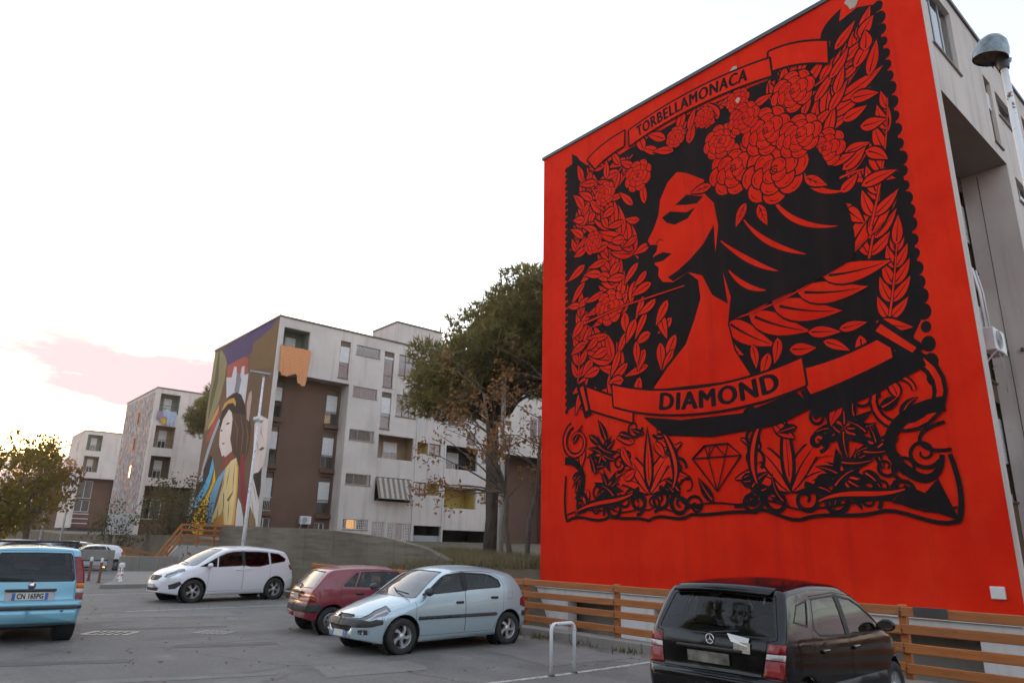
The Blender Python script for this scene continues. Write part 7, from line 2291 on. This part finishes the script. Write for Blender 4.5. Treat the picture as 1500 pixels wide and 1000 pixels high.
# --- bare twiggy tree with clusters of brown leaves in front of it
bt = thing('plane_tree', 'slim two stemmed tree with sparse dry brown leaves in front of the pine', 'tree', (19.9, 22.5, .95))
rnd = random.Random(8)
m = MB(); tips = []
for q0, lean, h in (((-.15, .1, -.2), (-1.5, .8), 7.2), ((.25, -.1, -.2), (.9, -.3), 7.8)):
    top = Vector((q0[0] + lean[0] * .755 + 0, q0[1] - lean[0] * .655, h))
    pts = limb(m, q0, top, .12, .05, rnd, .05, 8)
    for i in range(3, 9):
        for k in range(3):
            a = rnd.uniform(0, 2 * pi); L = rnd.uniform(1.2, 3.0)
            q = pts[i] + Vector((cos(a) * L, sin(a) * L, rnd.uniform(-.2, 1.6)))
            b_ = limb(m, pts[i], q, .028, .009, rnd, .15, 5)
            for t in range(3):
                a2 = rnd.uniform(0, 2 * pi); e = b_[3 + t % 3] + Vector((cos(a2) * .8, sin(a2) * .8, rnd.uniform(-.3, .5)))
                limb(m, b_[3 + t % 3], e, .012, .005, rnd, .15, 3); tips.append(e)
            tips.append(q)
m.build('trunk', M['bark_pale'], bt)
far_side = [RGT * l + AWY * rnd.uniform(-1, 1) + Vector((0, 0, z)) for l, z in [(-4.0, 4.6), (-3.4, 5.2), (-3.6, 3.2), (-2.8, 6.4), (-2.4, 5.6), (-3.0, 2.6), (-4.4, 2.8), (-1.8, 7.0), (-1.2, 6.2), (-1.5, 5.0), (-.6, 7.4)]]
m = MB()
for q in far_side:
    limb(m, (-.6, .3, 3.0), q, .05, .01, rnd, .1, 6)
m.build('branch', M['bark_pale'], bt, kind='stuff')
sel = [t for t in tips if rnd.random() < .7]
foliage('leaves', [(t.x, t.y, t.z, rnd.uniform(.25, .5)) for t in sel] + [(q.x, q.y, q.z, rnd.uniform(.45, .75)) for q in far_side], 140, .17, M['autumn'], bt, 2)

# --- broad trees
def broad_tree(label, loc, blobs, per, size, mat, bark, seed, trunk_r=.2, name='broadleaf_tree', group=None, style='leaf'):
    t = thing(name, label, 'tree', loc, 0, group)
    rnd = random.Random(seed)
    m = MB()
    zb = min(b[2] for b in blobs)
    m.tube([(0, 0, -.3), (rnd.uniform(-.1, .1), rnd.uniform(-.1, .1), zb * .6), (0, 0, zb + .6)], [trunk_r * 1.25, trunk_r, trunk_r * .75], 12)
    m.build('trunk', M[bark], t)
    m = MB()
    for b in blobs[::2]:
        limb(m, (0, 0, zb * .8), b[:3], trunk_r * .4, .02, rnd)
    m.build('limbs', M[bark], t, kind='stuff')
    foliage('crown', blobs, per, size, M[mat], t, seed, style, .85)
    return t
def cloud(seed, n, rl, rd, z0, z1, br, lo=.6, off=0.0):
    rnd = random.Random(seed); out = []
    k = 0
    while len(out) < n and k < 5000:
        k += 1
        l, d, z = rnd.uniform(-1, 1), rnd.uniform(-1, 1), rnd.uniform(-1, 1)
        if l * l + d * d + z * z > 1: continue
        q = RGT * (l * rl + off) + AWY * d * rd
        p = (q.x, q.y, lerp(z0, z1, z * .5 + .5), rnd.uniform(lo, 1.0) * br)
        if any(sum((a - b) ** 2 for a, b in zip(p[:3], o[:3])) < (br * .75) ** 2 for o in out): continue
        out.append(p)
    return out
broad_tree('big backlit yellow green tree at the left edge', (4.6, 56.0, 0), cloud(3, 72, 4.4, 4.0, 1.4, 8.4, 1.1), 150, .27, 'warm_leaf', 'bark', 31, .28)
broad_tree('rust coloured tree between the left tree and the farthest block', (10.4, 82.0, 0), cloud(4, 44, 3.4, 3.0, 3.0, 11.2, 1.25), 90, .34, 'rust_leaf', 'bark', 32, .25)
broad_tree('olive crowned pine beside the painted figure, in front of the third block', (22.6, 69.0, 2.0), cloud(5, 46, 3.0, 2.8, 8.9, 14.2, 1.0), 130, .40, 'pine', 'bark', 33, .25, 'pine_tree', None, 'needle')
broad_tree('loose olive green tree growing before the third block', (16.2, 56.8, .3), cloud(6, 48, 2.7, 2.0, .9, 6.2, .95), 120, .2, 'olive', 'bark', 34, .12)
broad_tree('low olive bush left of the loose olive tree', (12.6, 57.5, 0), cloud(7, 20, 1.4, 1.2, .3, 4.2, .7), 150, .18, 'olive', 'bark', 35, .07, 'bush')
broad_tree('dark leafy tree beside the end of the red wall', (27.5, 24.5, .9), cloud(9, 34, 2.4, 2.4, 1.0, 6.8, .95), 80, .22, 'olive', 'bark', 36, .14)
# far tree line closing the end of the estate
rnd = random.Random(2)
far_b = [(rnd.uniform(-40, 17), rnd.uniform(135, 150), rnd.uniform(.5, 5.5), rnd.uniform(1.6, 2.6)) for i in range(120)]
foliage('far_trees', far_b, 22, .6, M['warm_leaf'], None, 77)

# --- unseen trees behind the viewer, later ones added to darken car reflections, and blocks across the street from the row
for i, (x, y) in enumerate([(-17, -9), (-21, 4), (-18, 17), (-8, -21), (4, -27), (-24, 31), (-12, -15), (-15, 9), (12, -12), (19, -8), (-26, 46), (-16, 26)]):
    broad_tree(['round headed tree with the lowest crown on the street side', 'wide dark tree on the street side opposite the red wall', 'tall tree on the street side opposite the wine red car', 'tree at the near corner of the lot behind the viewer', 'tree at the near end of the lot in line with the red block', 'tree on the street side opposite the white people carrier', 'unseen tree added between the corner tree and the street to darken reflections', 'unseen tree added in the street side gap opposite the silver hatchback to darken reflections', 'unseen tree added at the near end of the lot to darken the side of the black car', 'unseen tree added at the near end of the lot nearest the red block to darken reflections', 'farthest unseen tree added on the street side to darken reflections', 'unseen tree added on the street side opposite the traffic island to darken reflections'][i],
               (x, y, 0), cloud(40 + i, 26, 4.2, 4.0, 1.6, 9.0, 1.7), 55, .5, 'olive', 'bark', 60 + i, .22)
cl = []  # crown of an unseen pine, added to darken the black car's rear glass
rnd = random.Random(12)
for i in range(60):
    a, r = rnd.uniform(0, 2 * pi), 5.2 * sqrt(rnd.random())
    cl.append((r * cos(a), r * sin(a), rnd.uniform(12.6, 16.6) - r * .12, rnd.uniform(.9, 1.3)))
broad_tree('unseen tall umbrella pine added left of the viewer to darken car glass reflections', (-8.0, 14.5, 0), cl, 60, .5, 'pine', 'bark', 90, .28, 'pine_tree', None, 'needle')
for y0, lb in ((-34.0, 'pale block across the street, nearer end of the opposite row'), (14.0, 'pale block across the street, farther end of the opposite row')):
    t = thing('apartment_block', lb, 'apartment building', (-52, y0, 0))
    m = MB()
    F_ = lambda u, d, z: (12 - d, u, z)
    op = [(2.5 + i * 5.2, 4.6 + i * 5.2, 2.0 + k * 3.2, 3.7 + k * 3.2) for i in range(6) for k in range(5)]
    wall_panel(m, F_, 0, 34, 0, 17, op, .25)
    m.box(0, 11.6, 0.0, 34, 16.9, 17); m.add([(0, 0, 0), (12, 0, 0), (12, 0, 17), (0, 0, 17), (0, 34, 0), (12, 34, 0), (12, 34, 17), (0, 34, 17)], [(0, 1, 2, 3), (5, 4, 7, 6)])
    m.build('facade', M['plaster'], t)
    me = None
    for a, b_, c, d in op:
        if me is None:
            w = MB(); frame_mb(w, lambda u, d_, z: (-d_, u, z), 0, 2.1, 0, 1.7, .1, .06, vert=[1.05]); me = w.mesh('window', M['frame_white'])
            w = MB(); pbox(w, lambda u, d_, z: (-d_, u, z), .03, 2.07, .13, .14, .03, 1.67); pme = w.mesh('pane', M['pane'])
            w = MB(); room_box(w, lambda u, d_, z: (-d_, u, z), 0, 2.1, 0, 1.7, .2, 1.0); rme = w.mesh('room', M['room'])
        o = inst('window', me, t, (12, a, c)); inst('pane', pme, o); inst('room', rme, o)

# --- dry grass on the bank and weeds along the kerb
def grass(name, n, area, hmin, hmax, mat, seed):
    rs = np.random.RandomState(seed)
    x0, x1, y0, y1 = area
    cx, cy = rs.uniform(x0, x1, n // 14), rs.uniform(y0, y1, n // 14)
    i = rs.randint(0, len(cx), n)
    px, py = cx[i] + rs.normal(size=n) * .12, cy[i] + rs.normal(size=n) * .12
    pz = np.array([terrain(a, b) if a > 10.9 else 0.0 for a, b in zip(px, py)])
    h = rs.uniform(hmin, hmax, n); ang = rs.uniform(0, 2 * pi, n); ln = rs.normal(size=(n, 2)) * .35
    w = .018
    V = np.zeros((n, 3, 3))
    V[:, 0] = np.stack([px - np.cos(ang) * w, py - np.sin(ang) * w, pz - .02], 1)
    V[:, 1] = np.stack([px + np.cos(ang) * w, py + np.sin(ang) * w, pz - .02], 1)
    V[:, 2] = np.stack([px + ln[:, 0] * h, py + ln[:, 1] * h, pz + h], 1)
    me = bpy.data.meshes.new(name)
    me.from_pydata([tuple(v) for v in V.reshape(-1, 3)], [], [(3 * k, 3 * k + 1, 3 * k + 2) for k in range(n)])
    me.materials.append(mat); me.update()
    o = bpy.data.objects.new(name, me); link(o); o['kind'] = 'stuff'
    return o
grass('dry_grass', 16000, (11.2, 21, 18.9, 27), .15, .55, M['straw'], 5)
grass('dry_grass', 5000, (15, 24, 27, 34), .15, .45, M['straw'], 6)
# fallen leaves blown against the kerb
rs = np.random.RandomState(4)
LV = []
for i in range(900):
    x, y = (10.66 - abs(rs.normal()) * .25, rs.uniform(2, 24)) if i < 520 else (rs.uniform(2, 10.4), rs.uniform(5, 26))
    a, s, t = rs.uniform(0, 2 * pi), rs.uniform(.02, .05), rs.uniform(0, .02)
    LV += [(x - cos(a) * s, y - sin(a) * s, .006 + t), (x - sin(a) * s * .5, y + cos(a) * s * .5, .008), (x + cos(a) * s, y + sin(a) * s, .008 + t), (x + sin(a) * s * .5, y - cos(a) * s * .5, .007)]
m = MB(); m.add(LV, [(4 * i, 4 * i + 1, 4 * i + 2, 4 * i + 3) for i in range(900)]); m.build('fallen_leaves', M['autumn'], None, 'stuff')
grass('weeds', 500, (10.52, 10.72, 2, 24), .04, .16, M['olive'], 7)
# ------------------------------------------------------------------ evening haze over the estate
hm = bpy.data.materials.new('evening_haze'); hm.use_nodes = True
hn = hm.node_tree; hn.nodes.remove(hn.nodes['Principled BSDF'])
pv = hn.nodes.new('ShaderNodeVolumePrincipled')
pv.inputs['Color'].default_value = (0.97, 0.92, 0.85, 1)
pv.inputs['Density'].default_value = 0.0003
pv.inputs['Anisotropy'].default_value = 0.45
hn.links.new(pv.outputs['Volume'], hn.nodes['Material Output'].inputs['Volume'])
m = MB(); m.box(-1001, 1001, -1001, 1301, -2.4, 22)
hz = m.build('haze', hm, kind='stuff')
